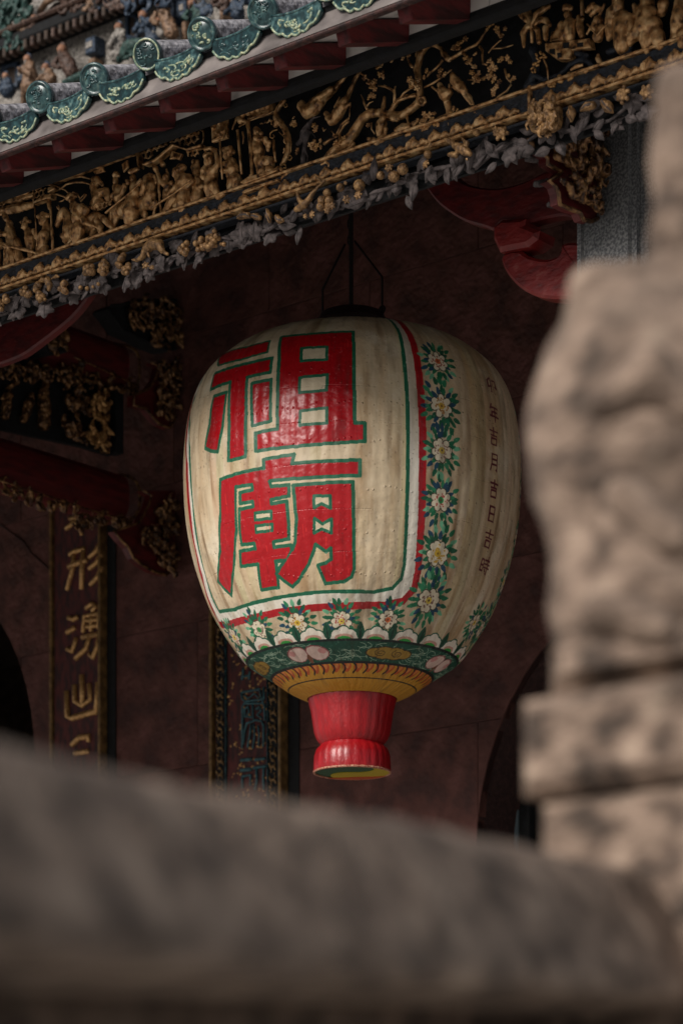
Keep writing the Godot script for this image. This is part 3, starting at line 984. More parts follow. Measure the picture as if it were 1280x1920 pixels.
func temple_roof() -> void:
	var t := thing("temple_roof", "tiled temple roof edge with green glazed tile ends over dark red rafters", "roof")
	var first := -9
	var last := 10
	var disc := lathe(PackedVector2Array([Vector2(0.0005, 0.013), Vector2(0.03, 0.012), Vector2(0.033, 0.009), Vector2(0.036, 0.016), Vector2(0.0415, 0.016), Vector2(0.0435, 0.012), Vector2(0.043, 0.0), Vector2(0.02, -0.002)]), 40)
	var half := PackedVector2Array()
	half.append(Vector2(0.041, -0.026))
	for i in 13:
		half.append(Vector2.from_angle(PI * i / 12.0) * 0.041)
	half.append(Vector2(-0.041, -0.026))
	half.append(Vector2(-0.029, -0.026))
	for i in 13:
		half.append(Vector2.from_angle(PI - PI * i / 12.0) * 0.029)
	half.append(Vector2(0.029, -0.026))
	var tube_tile := prism(half, -0.34, 0.0, 0.002)
	var far_half := prism(half, -3.4, 0.0, 0.002)
	var drip := prism(scallop(), -0.007, 0.007, 0.003)
	var edge := scallop()
	var rim := []
	for i in range(9, edge.size()):
		rim.append_array([edge[i].x * 0.97, edge[i].y + 0.004, 0.006, 0.0034])
	var rim_mesh := tube(rim, 6)
	var lip := []
	for i in 9:
		lip.append_array([edge[i].x * 0.98, edge[i].y - 0.003, 0.006, 0.0034])
	var lip_mesh := tube(lip, 6)
	var ring := tube_ring(0.0385, 0.0, 0.0034, 40)
	var flowers := []
	var sprays := []
	for i in 4:
		flowers.append(relief_scrolls(100 + i, 0.027, 0.027, 12, 0.0042))
		sprays.append(relief_scrolls(200 + i, 0.058, 0.015, 10, 0.0042, 0.014))
	var pan := PackedVector2Array()
	for i in 9:
		var u := -1.0 + i / 4.0
		pan.append(Vector2(u * 0.1, -0.031 + 0.009 * u * u))
	for i in 9:
		var u := 1.0 - i / 4.0
		pan.append(Vector2(u * 0.1, -0.043 + 0.009 * u * u))
	var pan_mesh := prism(pan, -0.36, 0.0)
	var far_cover := begin()
	for n in range(first, last):
		var x := 0.5405 + n * STEP
		var seen := n >= -4 and n < 6
		var w := func(s: float) -> float: return 1.0 + 0.02 * sin(n * 3.7 + s)
		var jig := Vector3(0.004 * sin(n * 5.1), 0.005 * sin(n * 2.3 + 1.0), 0.004 * sin(n * 1.7))
		var at := Vector3(x, EAVE_Y, EAVE_Z) + jig
		var tilt := Basis.from_euler(Vector3(atan(PITCH) + 0.05 * sin(n * 1.3), 0.26 + 0.08 * sin(n * 4.3), 0.5 * sin(n * 2.9)))
		var e := obj("tile_end", disc, M.glaze_deep if n % 3 == 0 else M.glaze, t, Transform3D(tilt * Basis.from_euler(Vector3(PI / 2, 0, 0)), at + Vector3(0, 0, 0.006)))
		if seen:
			obj("raised_rim", ring, M.glaze if n % 3 else M.glaze_worn, e, Transform3D(Basis.IDENTITY, Vector3(0, 0.014, 0)))
			obj("raised_flower", flowers[posmod(n, 4)], M.glaze_worn if n % 4 == 1 else M.glaze, e, Transform3D(Basis.from_euler(Vector3(-PI / 2, 0, 0)), Vector3(0, 0.012, 0)))
		obj("roof_tile", tube_tile, M.tile, t, slanted(x + jig.x, EAVE_Y + jig.y, EAVE_Z - 0.01))
		var d := obj("drip_tile", drip, M.glaze if n % 2 == 0 else M.glaze_deep, t, Transform3D(Basis.from_euler(Vector3(0.12, 0.02 * sin(n * 3.3), 0.03 * sin(n * 1.9))), Vector3(x + STEP * 0.5, EAVE_Y + jig.y * 0.5, EAVE_Z + 0.004)))
		if seen:
			obj("scalloped_rim", rim_mesh, M.glaze_worn, d)
			obj("top_rim", lip_mesh, M.glaze, d)
			obj("raised_spray", sprays[posmod(n * 3, 4)], M.glaze_worn if n % 3 != 1 else M.glaze, d, Transform3D(Basis.IDENTITY, Vector3(0, -0.066, 0.006)))
		obj("pan_tile", pan_mesh, M.tile, t, slanted(x + STEP * 0.5, EAVE_Y, EAVE_Z - 0.012))
		far_cover.append_from(far_half, 0, slanted(x, EAVE_Y + slope(EAVE_Z - 0.34), EAVE_Z - 0.345))
		far_cover.append_from(prism(pan, -3.4, 0.0), 0, slanted(x + STEP * 0.5, EAVE_Y + slope(EAVE_Z - 0.36), EAVE_Z - 0.365))
	for n in range(-48, 15):
		if n < first or n >= last:
			far_cover.append_from(tube_tile, 0, slanted(0.5405 + n * STEP, EAVE_Y, EAVE_Z))
			far_cover.append_from(pan_mesh, 0, slanted(0.5405 + (n + 0.5) * STEP, EAVE_Y, EAVE_Z - 0.012))
			far_cover.append_from(far_half, 0, slanted(0.5405 + n * STEP, EAVE_Y + slope(EAVE_Z - 0.34), EAVE_Z - 0.345))
	obj("upper_tiles", far_cover.commit(), M.tile, t).set_meta("kind", "stuff")
	# the pale boards that close the eave, dark red strip along their foot
	var x0 := -9.2
	var x1 := 3.6
	for i in 6:
		var xa := x0 + (x1 - x0) * i / 6.0
		obj("fascia_board", prism(PackedVector2Array([Vector2(-1.502, 4.737), Vector2(-1.478, 4.737), Vector2(-1.44, 4.826), Vector2(-1.47, 4.826)]), xa + 0.002, xa + (x1 - x0) / 6.0 - 0.002, 0.002, Transform3D(Basis(Vector3(0, 0, -1), Vector3(0, 1, 0), Vector3(1, 0, 0)), Vector3.ZERO)), M.plaster, t)
		obj("fascia_strip", box(Vector3(xa, 4.727, 1.478), Vector3(xa + (x1 - x0) / 6.0, 4.7365, 1.503), 0.003), M.fascia_foot, t)
	# white-limed soffit between the rafters
	var sof := begin()
	add_box(sof, Vector3(x0, 0.0, -0.3), Vector3(x1, 0.02, 0.0))
	obj("soffit", finish(sof), M.lime, t, slanted(0, 4.765, 1.475))
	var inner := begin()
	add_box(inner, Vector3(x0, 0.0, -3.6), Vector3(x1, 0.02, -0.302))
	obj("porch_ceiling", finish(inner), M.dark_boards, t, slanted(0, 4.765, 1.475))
	var deck := begin()
	add_box(deck, Vector3(x0, 0.024, -8.4), Vector3(x1, 0.04, 0.0))
	obj("roof_deck", finish(deck), M.black, t, slanted(0, 4.765, 1.475))
	var raft := prism(PackedVector2Array([Vector2(-0.042, -0.057), Vector2(0.0, -0.057), Vector2(0.0, 0.0), Vector2(-0.042, 0.0)]), -0.29, 0.0, 0.004)
	for n in range(first, last - 1):
		obj("rafter", raft, M.rafter, t, slanted(0.564 + n * STEP + 0.004 * sin(n * 2.7), 4.765, 1.462))
	# limed board closing the gaps between the rafters, and the dark purlin under it
	for i in 6:
		var xa := x0 + (x1 - x0) * i / 6.0
		obj("infill_board", box(Vector3(xa + 0.001, 4.80, 1.185), Vector3(xa + (x1 - x0) / 6.0 - 0.001, 4.868, 1.2), 0.001), M.lime, t)
	var pur := PackedVector2Array()
	for i in 16:
		var a := TAU * i / 16.0
		pur.append(Vector2(-1.182 + 0.022 * signf(cos(a)) * pow(absf(cos(a)), 0.6), 4.799 + 0.019 * signf(sin(a)) * pow(absf(sin(a)), 0.6)))
	obj("purlin", prism(pur, x0, x1, 0.004, Transform3D(Basis(Vector3(0, 0, -1), Vector3(0, 1, 0), Vector3(1, 0, 0)), Vector3.ZERO)), M.black, t)
	# the gable ends and the back of the roof
	obj("gable", prism(PackedVector2Array([Vector2(-1.45, 4.75), Vector2(1.9, 5.9), Vector2(6.2, 7.3), Vector2(6.2, 5.6), Vector2(1.9, 5.6)]), x0 - 0.1, x0, 0.0, Transform3D(Basis(Vector3(0, 0, -1), Vector3(0, 1, 0), Vector3(1, 0, 0)), Vector3.ZERO)), M.wall[0], t)
	obj("gable", prism(PackedVector2Array([Vector2(-1.45, 4.75), Vector2(1.9, 5.9), Vector2(6.2, 7.3), Vector2(6.2, 5.6), Vector2(1.9, 5.6)]), x1, x1 + 0.1, 0.0, Transform3D(Basis(Vector3(0, 0, -1), Vector3(0, 1, 0), Vector3(1, 0, 0)), Vector3.ZERO)), M.wall[0], t)


# A bracket standing out from a wall or pillar: stepped front edge on the left, its broad side carved and gilt.
func carved_bracket(called: String, label: String, x: float, outline: Array, thick: float, body: Material, edge: Material, scrolls: Array, group := "") -> Node3D:
	var t := thing(called, label, "bracket", Vector3.ZERO, group)
	var p := xy(outline)            # (z, y)
	var turn := Transform3D(Basis(Vector3(0, 0, 1), Vector3(0, 1, 0), Vector3(-1, 0, 0)), Vector3(x, 0, 0))
	obj("bracket_board", prism(p, 0.0, thick, 0.004, turn), body, t)
	var rim := []
	for i in p.size():
		rim.append_array([x + 0.004, p[i].y, p[i].x, 0.0065])
	obj("gilt_edge", tube(rim, 6), edge, t)
	obj("gilt_carving", carve(scrolls, 0.0042, 0.006, 0.0035), M.old_gold, t)
	return t


# Leafy scrollwork scattered over a patch of the plane x = const: returned as capsule chains.
func foliage(x: float, spots: Array, seed: int, size: float) -> Array:
	var r := RandomNumberGenerator.new()
	r.seed = seed
	var out := []
	for i in range(0, spots.size(), 4):
		var c := Vector2(spots[i + 2], spots[i + 1])
		var rad: float = spots[i + 3]
		var n := int(5 + rad / size * 4.0)
		for j in n:
			var p := c + Vector2.from_angle(r.randf() * TAU) * rad * sqrt(r.randf())
			var t := r.randf() * TAU
			var turn := r.randf_range(0.4, 1.0) * (1.0 if r.randf() < 0.5 else -1.0)
			var l := []
			var thick := size * r.randf_range(0.09, 0.17)
			var lift := r.randf() * size * 0.5
			for s in 6:
				l.append_array([x + lift + 0.08 * size * s, p.y, p.x, thick * (0.7 + 0.5 * sin(0.5 + s * 0.6))])
				p += Vector2.from_angle(t) * size * 0.21
				t += turn
			out.append(l)
			if r.randf() < 0.4:
				out.append([x + lift + size * 0.35, p.y, p.x, size * 0.12])
	return out


func foliage_front(z: float, spots: Array, seed: int, size: float) -> Array:
	var out := foliage(z, spots_to_side(spots), seed, size)
	for c in out:
		for i in range(0, c.size(), 4):
			var s: float = c[i]
			c[i] = c[i + 2]
			c[i + 2] = s
	return out


func spots_to_side(spots: Array) -> Array:
	var o := []
	for i in range(0, spots.size(), 4):
		o.append_array([spots[i + 2], spots[i + 1], spots[i], spots[i + 3]])
	return o


func pillar_and_brackets() -> void:
	var t := thing("granite_pillar", "square grey granite pillar with fluted corners under the right end of the eave", "pillar")
	# section: broad face, then three stepped flutes at each corner
	var sec := PackedVector2Array()
	var hw := 0.125
	var c := [Vector2(hw - 0.07, 0), Vector2(hw - 0.066, -0.012), Vector2(hw - 0.046, -0.012), Vector2(hw - 0.042, -0.004), Vector2(hw - 0.03, -0.004), Vector2(hw - 0.028, -0.03), Vector2(hw - 0.012, -0.03), Vector2(hw - 0.012, -0.046), Vector2(hw, -0.05)]
	for quarter in 4:
		for p in c:
			var q: Vector2 = p - Vector2(0, -hw)
			sec.append(q.rotated(-PI / 2 * quarter))
	for i in 3:
		var y0: float = [0.0, 1.7, 3.3][i]
		var y1: float = [1.698, 3.298, 5.05][i]
		obj("pillar_drum", prism(sec, y0, y1, 0.002, Transform3D(Basis(Vector3(1, 0, 0), Vector3(0, 0, -1), Vector3(0, 1, 0)), Vector3(1.497, 0, 0.595))), M.granite, t)
	# gilt bracket on the front of the pillar; its stepped end shows grey where the paint is gone
	var gold := foliage(1.49, [1.49, 4.506, .911, .017, 1.49, 4.56, .831, .026, 1.49, 4.544, .77, .026, 1.49, 4.478, .871, .017, 1.49, 4.482, .801, .029, 1.49, 4.432, .831, .023, 1.49, 4.435, .76, .023, 1.49, 4.5, .74, .018, 1.49, 4.6, .76, .023, 1.49, 4.553, .891, .017], 7, 0.04)
	gold.append_array([[1.5, 4.525, .954, .008, 1.5, 4.511, .945, .008, 1.5, 4.491, .954, .007, 1.5, 4.491, .915, .007, 1.5, 4.486, .875, .008], [1.5, 4.436, .925, .008, 1.5, 4.431, .885, .009, 1.5, 4.411, .875, .008, 1.5, 4.417, .815, .009, 1.5, 4.423, .754, .011, 1.5, 4.401, .739, .006], [1.5, 4.557, .795, .005, 1.5, 4.543, .764, .006, 1.5, 4.511, .754, .006, 1.5, 4.496, .785, .005], [1.5, 4.495, .865, .009, 1.5, 4.518, .825, .012, 1.5, 4.51, .795, .008], [1.5, 4.449, .845, .013, 1.5, 4.472, .805, .01]])
	var b := carved_bracket("pillar_bracket", "gilded carved bracket with stepped grey ends on the front of the granite pillar", 1.47, [1.039, 4.518, 1.02, 4.51, .991, 4.501, .952, 4.496, .952, 4.479, .913, 4.476, .888, 4.478, .913, 4.456, .947, 4.434, .913, 4.43, .903, 4.416, .898, 4.388, .863, 4.387, .803, 4.393, .788, 4.377, .752, 4.383, .685, 4.421, .675, 4.543, .659, 4.654, .903, 4.578], 0.03, M.red_wood, M.old_gold, gold)
	for e in [[1.47, 4.491, .986, .009, 1.47, 4.501, .942, .009], [1.47, 4.434, .947, .009, 1.47, 4.453, .903, .009], [1.47, 4.397, .888, .007, 1.47, 4.404, .843, .007]]:
		var l := []
		for k in 2:
			l.append_array([e[k * 4] - 0.035, e[k * 4 + 1], e[k * 4 + 2] + 0.004, e[k * 4 + 3]])
		obj("bare_end", carve([l], 0.004, 0.004, 0.002), M.leaf, b)
	# dark red cloud-shaped brackets in the plane of the facade
	var r := thing("red_arch_bracket", "dark red curved bracket with a lighter crescent foot left of the granite pillar", "bracket")
	obj("upper_arm", prism(curved(xy([.771, 4.725, .883, 4.709, .911, 4.683, .954, 4.652, 1.04, 4.619, 1.117, 4.611, 1.177, 4.615, 1.23, 4.626, 1.341, 4.598, 1.341, 4.447, 1.301, 4.481, 1.252, 4.49, 1.192, 4.493, 1.147, 4.492, 1.071, 4.525, 1.048, 4.497, 1.017, 4.517, .939, 4.551, .876, 4.598, .828, 4.641])), 0.57, 0.62, 0.006), M.red_wood, r)
	obj("bearing_block", prism(xy([1.055, 4.502, 1.086, 4.516, 1.169, 4.499, 1.166, 4.481, 1.218, 4.453, 1.211, 4.431, 1.177, 4.418, 1.132, 4.422, 1.078, 4.426, 1.057, 4.468]), 0.55, 0.645, 0.012), M.red_bright, r)
	obj("crescent_arm", prism(curved(xy([1.065, 4.428, 1.132, 4.428, 1.162, 4.399, 1.223, 4.374, 1.267, 4.374, 1.278, 4.393, 1.276, 4.406, 1.312, 4.405, 1.414, 4.37, 1.414, 4.226, 1.312, 4.246, 1.223, 4.266, 1.162, 4.295, 1.109, 4.341, 1.075, 4.389])), 0.555, 0.62, 0.008), M.red_bright, r)
	var l := thing("red_arch_bracket", "dark red curved bracket low on the left, half lost in shade under the fruit carving", "bracket")
	obj("upper_arm", prism(curved(xy([-1.252, 4.823, -.859, 4.84, -.708, 4.805, -.579, 4.706, -.596, 4.682, -.658, 4.637, -.745, 4.604, -.854, 4.571, -.91, 4.555, -1.066, 4.549, -1.252, 4.569])), 0.585, 0.62, 0.006), M.red_wood, l)


func spine(list: Array, dz: float) -> Array:
	for i in range(2, list.size(), 4):
		list[i] += dz
	return list


func side_beams() -> void:
	# two red beams run out from the wall at the left, gilt carving under and between them
	var x := -2.5
	for k in 2:
		var t := thing("red_side_beam", ["stout dark red beam with gilded underside, the lower of the two at left", "shorter dark red beam with gilded underside, the upper of the two at left"][k], "beam", Vector3.ZERO, "red beams beside the lantern")
		var sec := PackedVector2Array()
		var top: float = [4.93, 5.49][k]
		var low: float = [4.72, 5.285][k]
		var mid := (top + low) * 0.5
		for i in 24:
			var a := TAU * i / 24.0
			sec.append(Vector2(0.1 * signf(cos(a)) * pow(absf(cos(a)), 0.8), mid + (top - low) * 0.5 * signf(sin(a)) * pow(absf(sin(a)), 0.7)))
		var far := [-1.52, -1.52][k] as float
		var near := [0.4, -1.02][k] as float
		# swept along z: prism in (x, y) pushed out along z
		obj("beam_body", prism(sec, far, near, 0.02, Transform3D(Basis.IDENTITY, Vector3(x - 0.1, 0, 0))), M.red_wood, t)
		var lip := []
		for i in 13:
			var a := PI * (0.5 - i / 12.0)
			lip.append_array([x - 0.1 + 0.104 * pow(maxf(cos(a), 0.0), 0.8), mid + (top - low) * 0.51 * signf(sin(a)) * pow(absf(sin(a)), 0.7), far + 0.01 - 0.05 * cos(a), 0.007])
		obj("gilt_rim", tube(lip, 6), M.old_gold, t)
		var under: Array = [[-2.5, 4.727, -.75, .004, -2.5, 4.726, -.868, .004, -2.5, 4.721, -1.05, .004, -2.5, 4.715, -1.235, .004, -2.5, 4.715, -1.383, .005, -2.5, 4.722, -1.49, .005], [-2.5, 5.336, -1.173, .004, -2.5, 5.327, -1.319, .004, -2.5, 5.315, -1.468, .004, -2.5, 5.309, -1.555, .005]][k]
		obj("gilt_moulding", tube(under, 6), M.old_gold, t)
		var spots: Array = [[-2.52, 4.713, -.788, .019, -2.52, 4.707, -.847, .019, -2.52, 4.696, -.917, .019, -2.52, 4.697, -.987, .019, -2.52, 4.697, -1.059, .019, -2.52, 4.693, -1.13, .019, -2.52, 4.689, -1.203, .022, -2.52, 4.678, -1.255, .024, -2.52, 4.687, -1.339, .02, -2.52, 4.697, -1.424, .017, -2.52, 4.718, -1.489, .015, -2.52, 4.639, -1.213, .015], [-2.52, 5.298, -1.213, .015, -2.52, 5.281, -1.265, .018, -2.52, 5.273, -1.328, .02, -2.52, 5.278, -1.392, .02, -2.52, 5.284, -1.467, .018, -2.52, 5.296, -1.532, .014]][k]
		obj("gilt_fringe", carve(foliage(x - 0.03, spots, 31 + k, 0.045), 0.0045, 0.006, 0.003), M.old_gold, t)
	# brackets at the wall
	var low_spots := [-2.42, 4.745, -1.593, .031, -2.42, 4.787, -1.648, .038, -2.42, 4.686, -1.604, .026, -2.42, 4.707, -1.67, .031, -2.42, 4.629, -1.474, .02, -2.42, 4.595, -1.528, .026, -2.42, 4.61, -1.604, .031, -2.42, 4.59, -1.659, .026, -2.42, 4.548, -1.604, .027, -2.42, 4.534, -1.648, .02, -2.42, 4.65, -1.539, .02]
	var gl := foliage(-2.41, low_spots, 41, 0.045)
	gl.append_array([[-2.4, 4.75, -1.562, .012, -2.4, 4.751, -1.605, .017, -2.4, 4.738, -1.649, .02], [-2.4, 4.742, -1.594, .009, -2.4, 4.781, -1.6, .006], [-2.4, 4.718, -1.627, .008, -2.4, 4.662, -1.616, .006]])
	carved_bracket("wall_bracket", "gilded carved bracket under the lower red beam, a perching animal cut in its face", -2.42, [-1.495, 4.831, -1.549, 4.82, -1.528, 4.769, -1.474, 4.69, -1.324, 4.622, -1.366, 4.593, -1.409, 4.571, -1.441, 4.532, -1.495, 4.512, -1.56, 4.498, -1.637, 4.497, -1.698, 4.536, -1.715, 4.677, -1.748, 4.692, -1.748, 4.885], 0.04, M.red_wood, M.old_gold, gl, "gilded brackets on the wall")
	var up_spots := [-2.42, 5.373, -1.604, .027, -2.42, 5.356, -1.659, .031, -2.42, 5.32, -1.604, .026, -2.42, 5.305, -1.67, .028, -2.42, 5.251, -1.604, .026, -2.42, 5.231, -1.648, .026, -2.42, 5.183, -1.637, .024, -2.42, 5.2, -1.582, .02, -2.42, 5.395, -1.692, .023]
	carved_bracket("wall_bracket", "gilded carved bracket under the upper red beam, close to the lantern's left shoulder", -2.42, [-1.549, 5.39, -1.593, 5.386, -1.571, 5.32, -1.528, 5.271, -1.441, 5.224, -1.441, 5.182, -1.517, 5.185, -1.56, 5.157, -1.604, 5.137, -1.659, 5.134, -1.715, 5.216, -1.737, 5.298, -1.726, 5.434], 0.04, M.red_wood, M.old_gold, foliage(-2.41, up_spots, 43, 0.045), "gilded brackets on the wall")
	var top_spots := [-2.42, 5.578, -1.452, .03, -2.42, 5.613, -1.528, .03, -2.42, 5.618, -1.604, .038, -2.42, 5.638, -1.681, .034, -2.42, 5.519, -1.431, .027, -2.42, 5.534, -1.517, .033, -2.42, 5.557, -1.604, .038, -2.42, 5.58, -1.692, .034, -2.42, 5.5, -1.56, .03, -2.42, 5.515, -1.648, .034, -2.42, 5.524, -1.715, .023, -2.42, 5.544, -1.409, .02]
	carved_bracket("wall_bracket", "dark gilded cluster of carved leaves high on the wall left of the lantern", -2.42, [-1.303, 5.569, -1.366, 5.589, -1.452, 5.631, -1.748, 5.71, -1.754, 5.503, -1.648, 5.469, -1.56, 5.469, -1.452, 5.48, -1.377, 5.483, -1.324, 5.522, -1.282, 5.548], 0.09, M.black, M.black, foliage(-2.41, top_spots, 44, 0.05), "gilded brackets on the wall")
	var small := [-2.45, 5.346, -.992, .022, -2.45, 5.342, -1.032, .019, -2.45, 5.369, -1.052, .016, -2.45, 5.319, -1.002, .015]
	var cap := thing("carved_block", "small gilded carved block at the left end of the upper red beam", "carving")
	obj("block_core", prism(xy([-.951, 5.347, -1.083, 5.399, -1.088, 5.326, -.971, 5.29]), -0.12, 0.0, 0.006, Transform3D(Basis(Vector3(0, 0, 1), Vector3(0, 1, 0), Vector3(1, 0, 0)), Vector3(-2.45, 0, 0))), M.black, cap)
	obj("gilt_carving", carve(foliage(-2.45, small, 45, 0.04), 0.0045, 0.006, 0.002), M.old_gold, cap)
	# the carved panel between the beams
	var p := thing("side_panel", "dark gilded panel of small standing figures between the two red beams", "panel")
	obj("panel_board", prism(xy([-.679, 5.216, -1.284, 5.367, -1.454, 5.287, -1.454, 4.998, -1.284, 4.998, -.679, 4.955]), -0.03, 0.0, 0.002, Transform3D(Basis(Vector3(0, 0, 1), Vector3(0, 1, 0), Vector3(1, 0, 0)), Vector3(-2.56, 0, 0))), M.black, p)
	var frame := xy([-1.359, 5.247, -1.387, 5.258, -1.387, 4.983, -1.359, 4.985])
	obj("frame_post", prism(frame, -0.04, 0.0, 0.003, Transform3D(Basis(Vector3(0, 0, 1), Vector3(0, 1, 0), Vector3(1, 0, 0)), Vector3(-2.5, 0, 0))), M.old_gold, p)
	obj("frame_rail", prism(xy([-1.246, 5.189, -1.362, 5.241, -1.362, 5.226, -1.248, 5.175]), -0.03, -0.002, 0.003, Transform3D(Basis(Vector3(0, 0, 1), Vector3(0, 1, 0), Vector3(1, 0, 0)), Vector3(-2.5, 0, 0))), M.old_gold, p)
	obj("back_post", prism(xy([-1.439, 5.278, -1.487, 5.303, -1.487, 5.005, -1.439, 5.001]), -0.06, 0.0, 0.003, Transform3D(Basis(Vector3(0, 0, 1), Vector3(0, 1, 0), Vector3(1, 0, 0)), Vector3(-2.52, 0, 0))), M.black, p)
	obj("peony_cluster", carve(foliage(-2.53, [-2.53, 5.172, -1.307, .023, -2.53, 5.16, -1.349, .027, -2.53, 5.109, -1.296, .026, -2.53, 5.107, -1.349, .03, -2.53, 5.059, -1.307, .027, -2.53, 5.054, -1.349, .027, -2.53, 5.027, -1.296, .02, -2.53, 5.016, -1.349, .018, -2.53, 5.202, -1.37, .018], 51, 0.04), 0.0045, 0.006, 0.003), M.gilt, p)
	obj("leaf_spray", carve(foliage(-2.53, [-2.53, 5.138, -1.161, .022, -2.53, 5.125, -1.202, .021, -2.53, 5.03, -1.181, .022, -2.53, 5.036, -1.14, .018, -2.53, 5.025, -1.223, .018, -2.53, 5.182, -1.223, .018, -2.53, 5.145, -1.254, .02, -2.53, 5.202, -.937, .026, -2.53, 5.219, -1.007, .027, -2.53, 5.242, -1.099, .03, -2.53, 5.245, -1.171, .025, -2.53, 5.197, -.797, .022, -2.53, 5.202, -.877, .019], 52, 0.05), 0.0045, 0.006, 0.003), M.old_gold, p)
	for f in [[-2.53, 5.196, -1.032, .012, -2.53, 5.165, -1.027, .019, -2.53, 5.106, -1.027, .027, -2.53, 5.025, -1.027, .024], [-2.53, 5.134, -.957, .01, -2.53, 5.102, -.947, .015, -2.53, 5.053, -.927, .018, -2.53, 5.015, -.907, .013], [-2.53, 5.132, -.827, .01, -2.53, 5.101, -.822, .018, -2.53, 5.056, -.817, .02, -2.53, 5.01, -.807, .016], [-2.53, 5.19, -.872, .012, -2.53, 5.164, -.872, .013]]:
		var arm := []
		for q in [[4, 0.0, 0.0], [4, 0.012, 0.03], [4, 0.03, 0.045]]:
			arm.append_array([f[4] + 0.01 + q[1] * 0.4, f[5] - q[1], f[6] + q[2], 0.009])
		obj("carved_figure", carve([f, arm], 0.004, 0.006, 0.005), M.old_gold, p)


# ---------------------------------------------------------------- boards with characters on the wall
func strokes(z: float, lists: Array, thick: float) -> ArrayMesh:
	var st := begin()
	for l in lists:
		for i in range(3, l.size(), 4):
			l[i] *= 1.0 + thick
		add_tube(st, l, 8)
	return finish(st)


func couplets() -> void:
	var t := thing("couplet_board", "tall dark board with gold characters and gold edges at the left of the wall", "sign")
	var x0 := -3.145
	var x1 := -2.822
	obj("board", box(Vector3(x0 + 0.02, 2.2, -1.69), Vector3(x1 - 0.02, 4.95, -1.655), 0.003), M.lacquer, t)
	obj("frame_strip", box(Vector3(x0, 2.2, -1.69), Vector3(x0 + 0.016, 4.95, -1.64), 0.004), M.dull_gold, t)
	obj("frame_strip", box(Vector3(x1 - 0.016, 2.2, -1.69), Vector3(x1, 4.95, -1.64), 0.004), M.dull_gold, t)
	obj("back_board", box(Vector3(x0 + 0.05, 2.2, -1.7), Vector3(x1 + 0.045, 4.95, -1.692), 0.002), M.black, t)
	var z := -1.652
	obj("character", strokes(z, [[-3.046, 4.806, -1.652, .009, -3.014, 4.818, -1.652, .01, -2.99, 4.836, -1.652, .009], [-2.959, 4.847, -1.652, .01, -2.951, 4.801, -1.652, .009, -2.946, 4.762, -1.652, .008], [-2.99, 4.819, -1.652, .009, -2.911, 4.817, -1.652, .01, -2.892, 4.791, -1.652, .008], [-3.022, 4.847, -1.652, .009, -2.927, 4.839, -1.652, .009]], 0.22), M.gilt, t)
	obj("character", strokes(z, [[-3.022, 4.685, -1.652, .01, -2.99, 4.697, -1.652, .011, -2.927, 4.698, -1.652, .01], [-3.03, 4.634, -1.652, .01, -2.974, 4.641, -1.652, .011, -2.914, 4.645, -1.652, .01], [-2.995, 4.692, -1.652, .009, -3.003, 4.621, -1.652, .01, -3.038, 4.532, -1.652, .009], [-2.935, 4.693, -1.652, .01, -2.943, 4.611, -1.652, .011, -2.946, 4.523, -1.652, .01], [-2.83, 4.703, -1.652, .01, -2.856, 4.675, -1.652, .011, -2.899, 4.654, -1.652, .009], [-2.825, 4.656, -1.652, .01, -2.852, 4.624, -1.652, .011, -2.899, 4.604, -1.652, .009], [-2.821, 4.601, -1.652, .01, -2.841, 4.562, -1.652, .011, -2.892, 4.532, -1.652, .009]], 0.22), M.gilt, t)
	obj("character", strokes(z, [[-3.03, 4.408, -1.652, .01, -2.998, 4.396, -1.652, .011, -2.971, 4.403, -1.652, .01], [-3.041, 4.343, -1.652, .01, -3.014, 4.35, -1.652, .011, -2.987, 4.358, -1.652, .01], [-3.035, 4.27, -1.652, .011, -3.006, 4.255, -1.652, .011, -2.99, 4.286, -1.652, .01, -2.981, 4.312, -1.652, .009], [-2.919, 4.431, -1.652, .01, -2.88, 4.447, -1.652, .011, -2.852, 4.431, -1.652, .01, -2.88, 4.414, -1.652, .01], [-2.935, 4.328, -1.652, .01, -2.927, 4.399, -1.652, .01, -2.841, 4.397, -1.652, .01, -2.836, 4.33, -1.652, .01], [-2.93, 4.377, -1.652, .009, -2.839, 4.372, -1.652, .009], [-2.933, 4.35, -1.652, .009, -2.838, 4.347, -1.652, .009], [-2.886, 4.403, -1.652, .009, -2.886, 4.326, -1.652, .009], [-2.943, 4.307, -1.652, .01, -2.836, 4.306, -1.652, .011, -2.846, 4.254, -1.652, .011, -2.877, 4.209, -1.652, .011, -2.899, 4.228, -1.652, .009], [-2.892, 4.316, -1.652, .01, -2.919, 4.253, -1.652, .011, -2.987, 4.219, -1.652, .01]], 0.22), M.gilt, t)
	obj("character", strokes(z, [[-2.946, 4.141, -1.652, .011, -2.94, 4.068, -1.652, .012, -2.94, 4.007, -1.652, .011], [-2.99, 4.102, -1.652, .011, -2.987, 4.03, -1.652, .011, -2.943, 4.007, -1.652, .012, -2.892, 4.023, -1.652, .011, -2.899, 4.096, -1.652, .01], [-3.041, 4.081, -1.652, .011, -3.035, 3.969, -1.652, .012, -3.006, 3.957, -1.652, .012, -2.856, 3.969, -1.652, .012, -2.852, 3.957, -1.652, .01], [-2.844, 4.094, -1.652, .011, -2.849, 4.023, -1.652, .011, -2.855, 3.963, -1.652, .011]], 0.22), M.gilt, t)
	obj("character", strokes(z, [[-3.009, 3.838, -1.652, .011, -2.959, 3.865, -1.652, .012, -2.899, 3.863, -1.652, .012, -2.903, 3.84, -1.652, .01], [-2.99, 3.797, -1.652, .011, -2.903, 3.798, -1.652, .011]], 0.22), M.gilt, t)

	var r := thing("couplet_board", "wide dark red board flecked with gold, blue-green seal characters, below the lantern", "sign")
	x0 = -2.168
	x1 = -1.757
	obj("board", box(Vector3(x0 + 0.02, 2.0, -1.69), Vector3(x1 - 0.02, 4.45, -1.66), 0.003), M.lacquer, r)
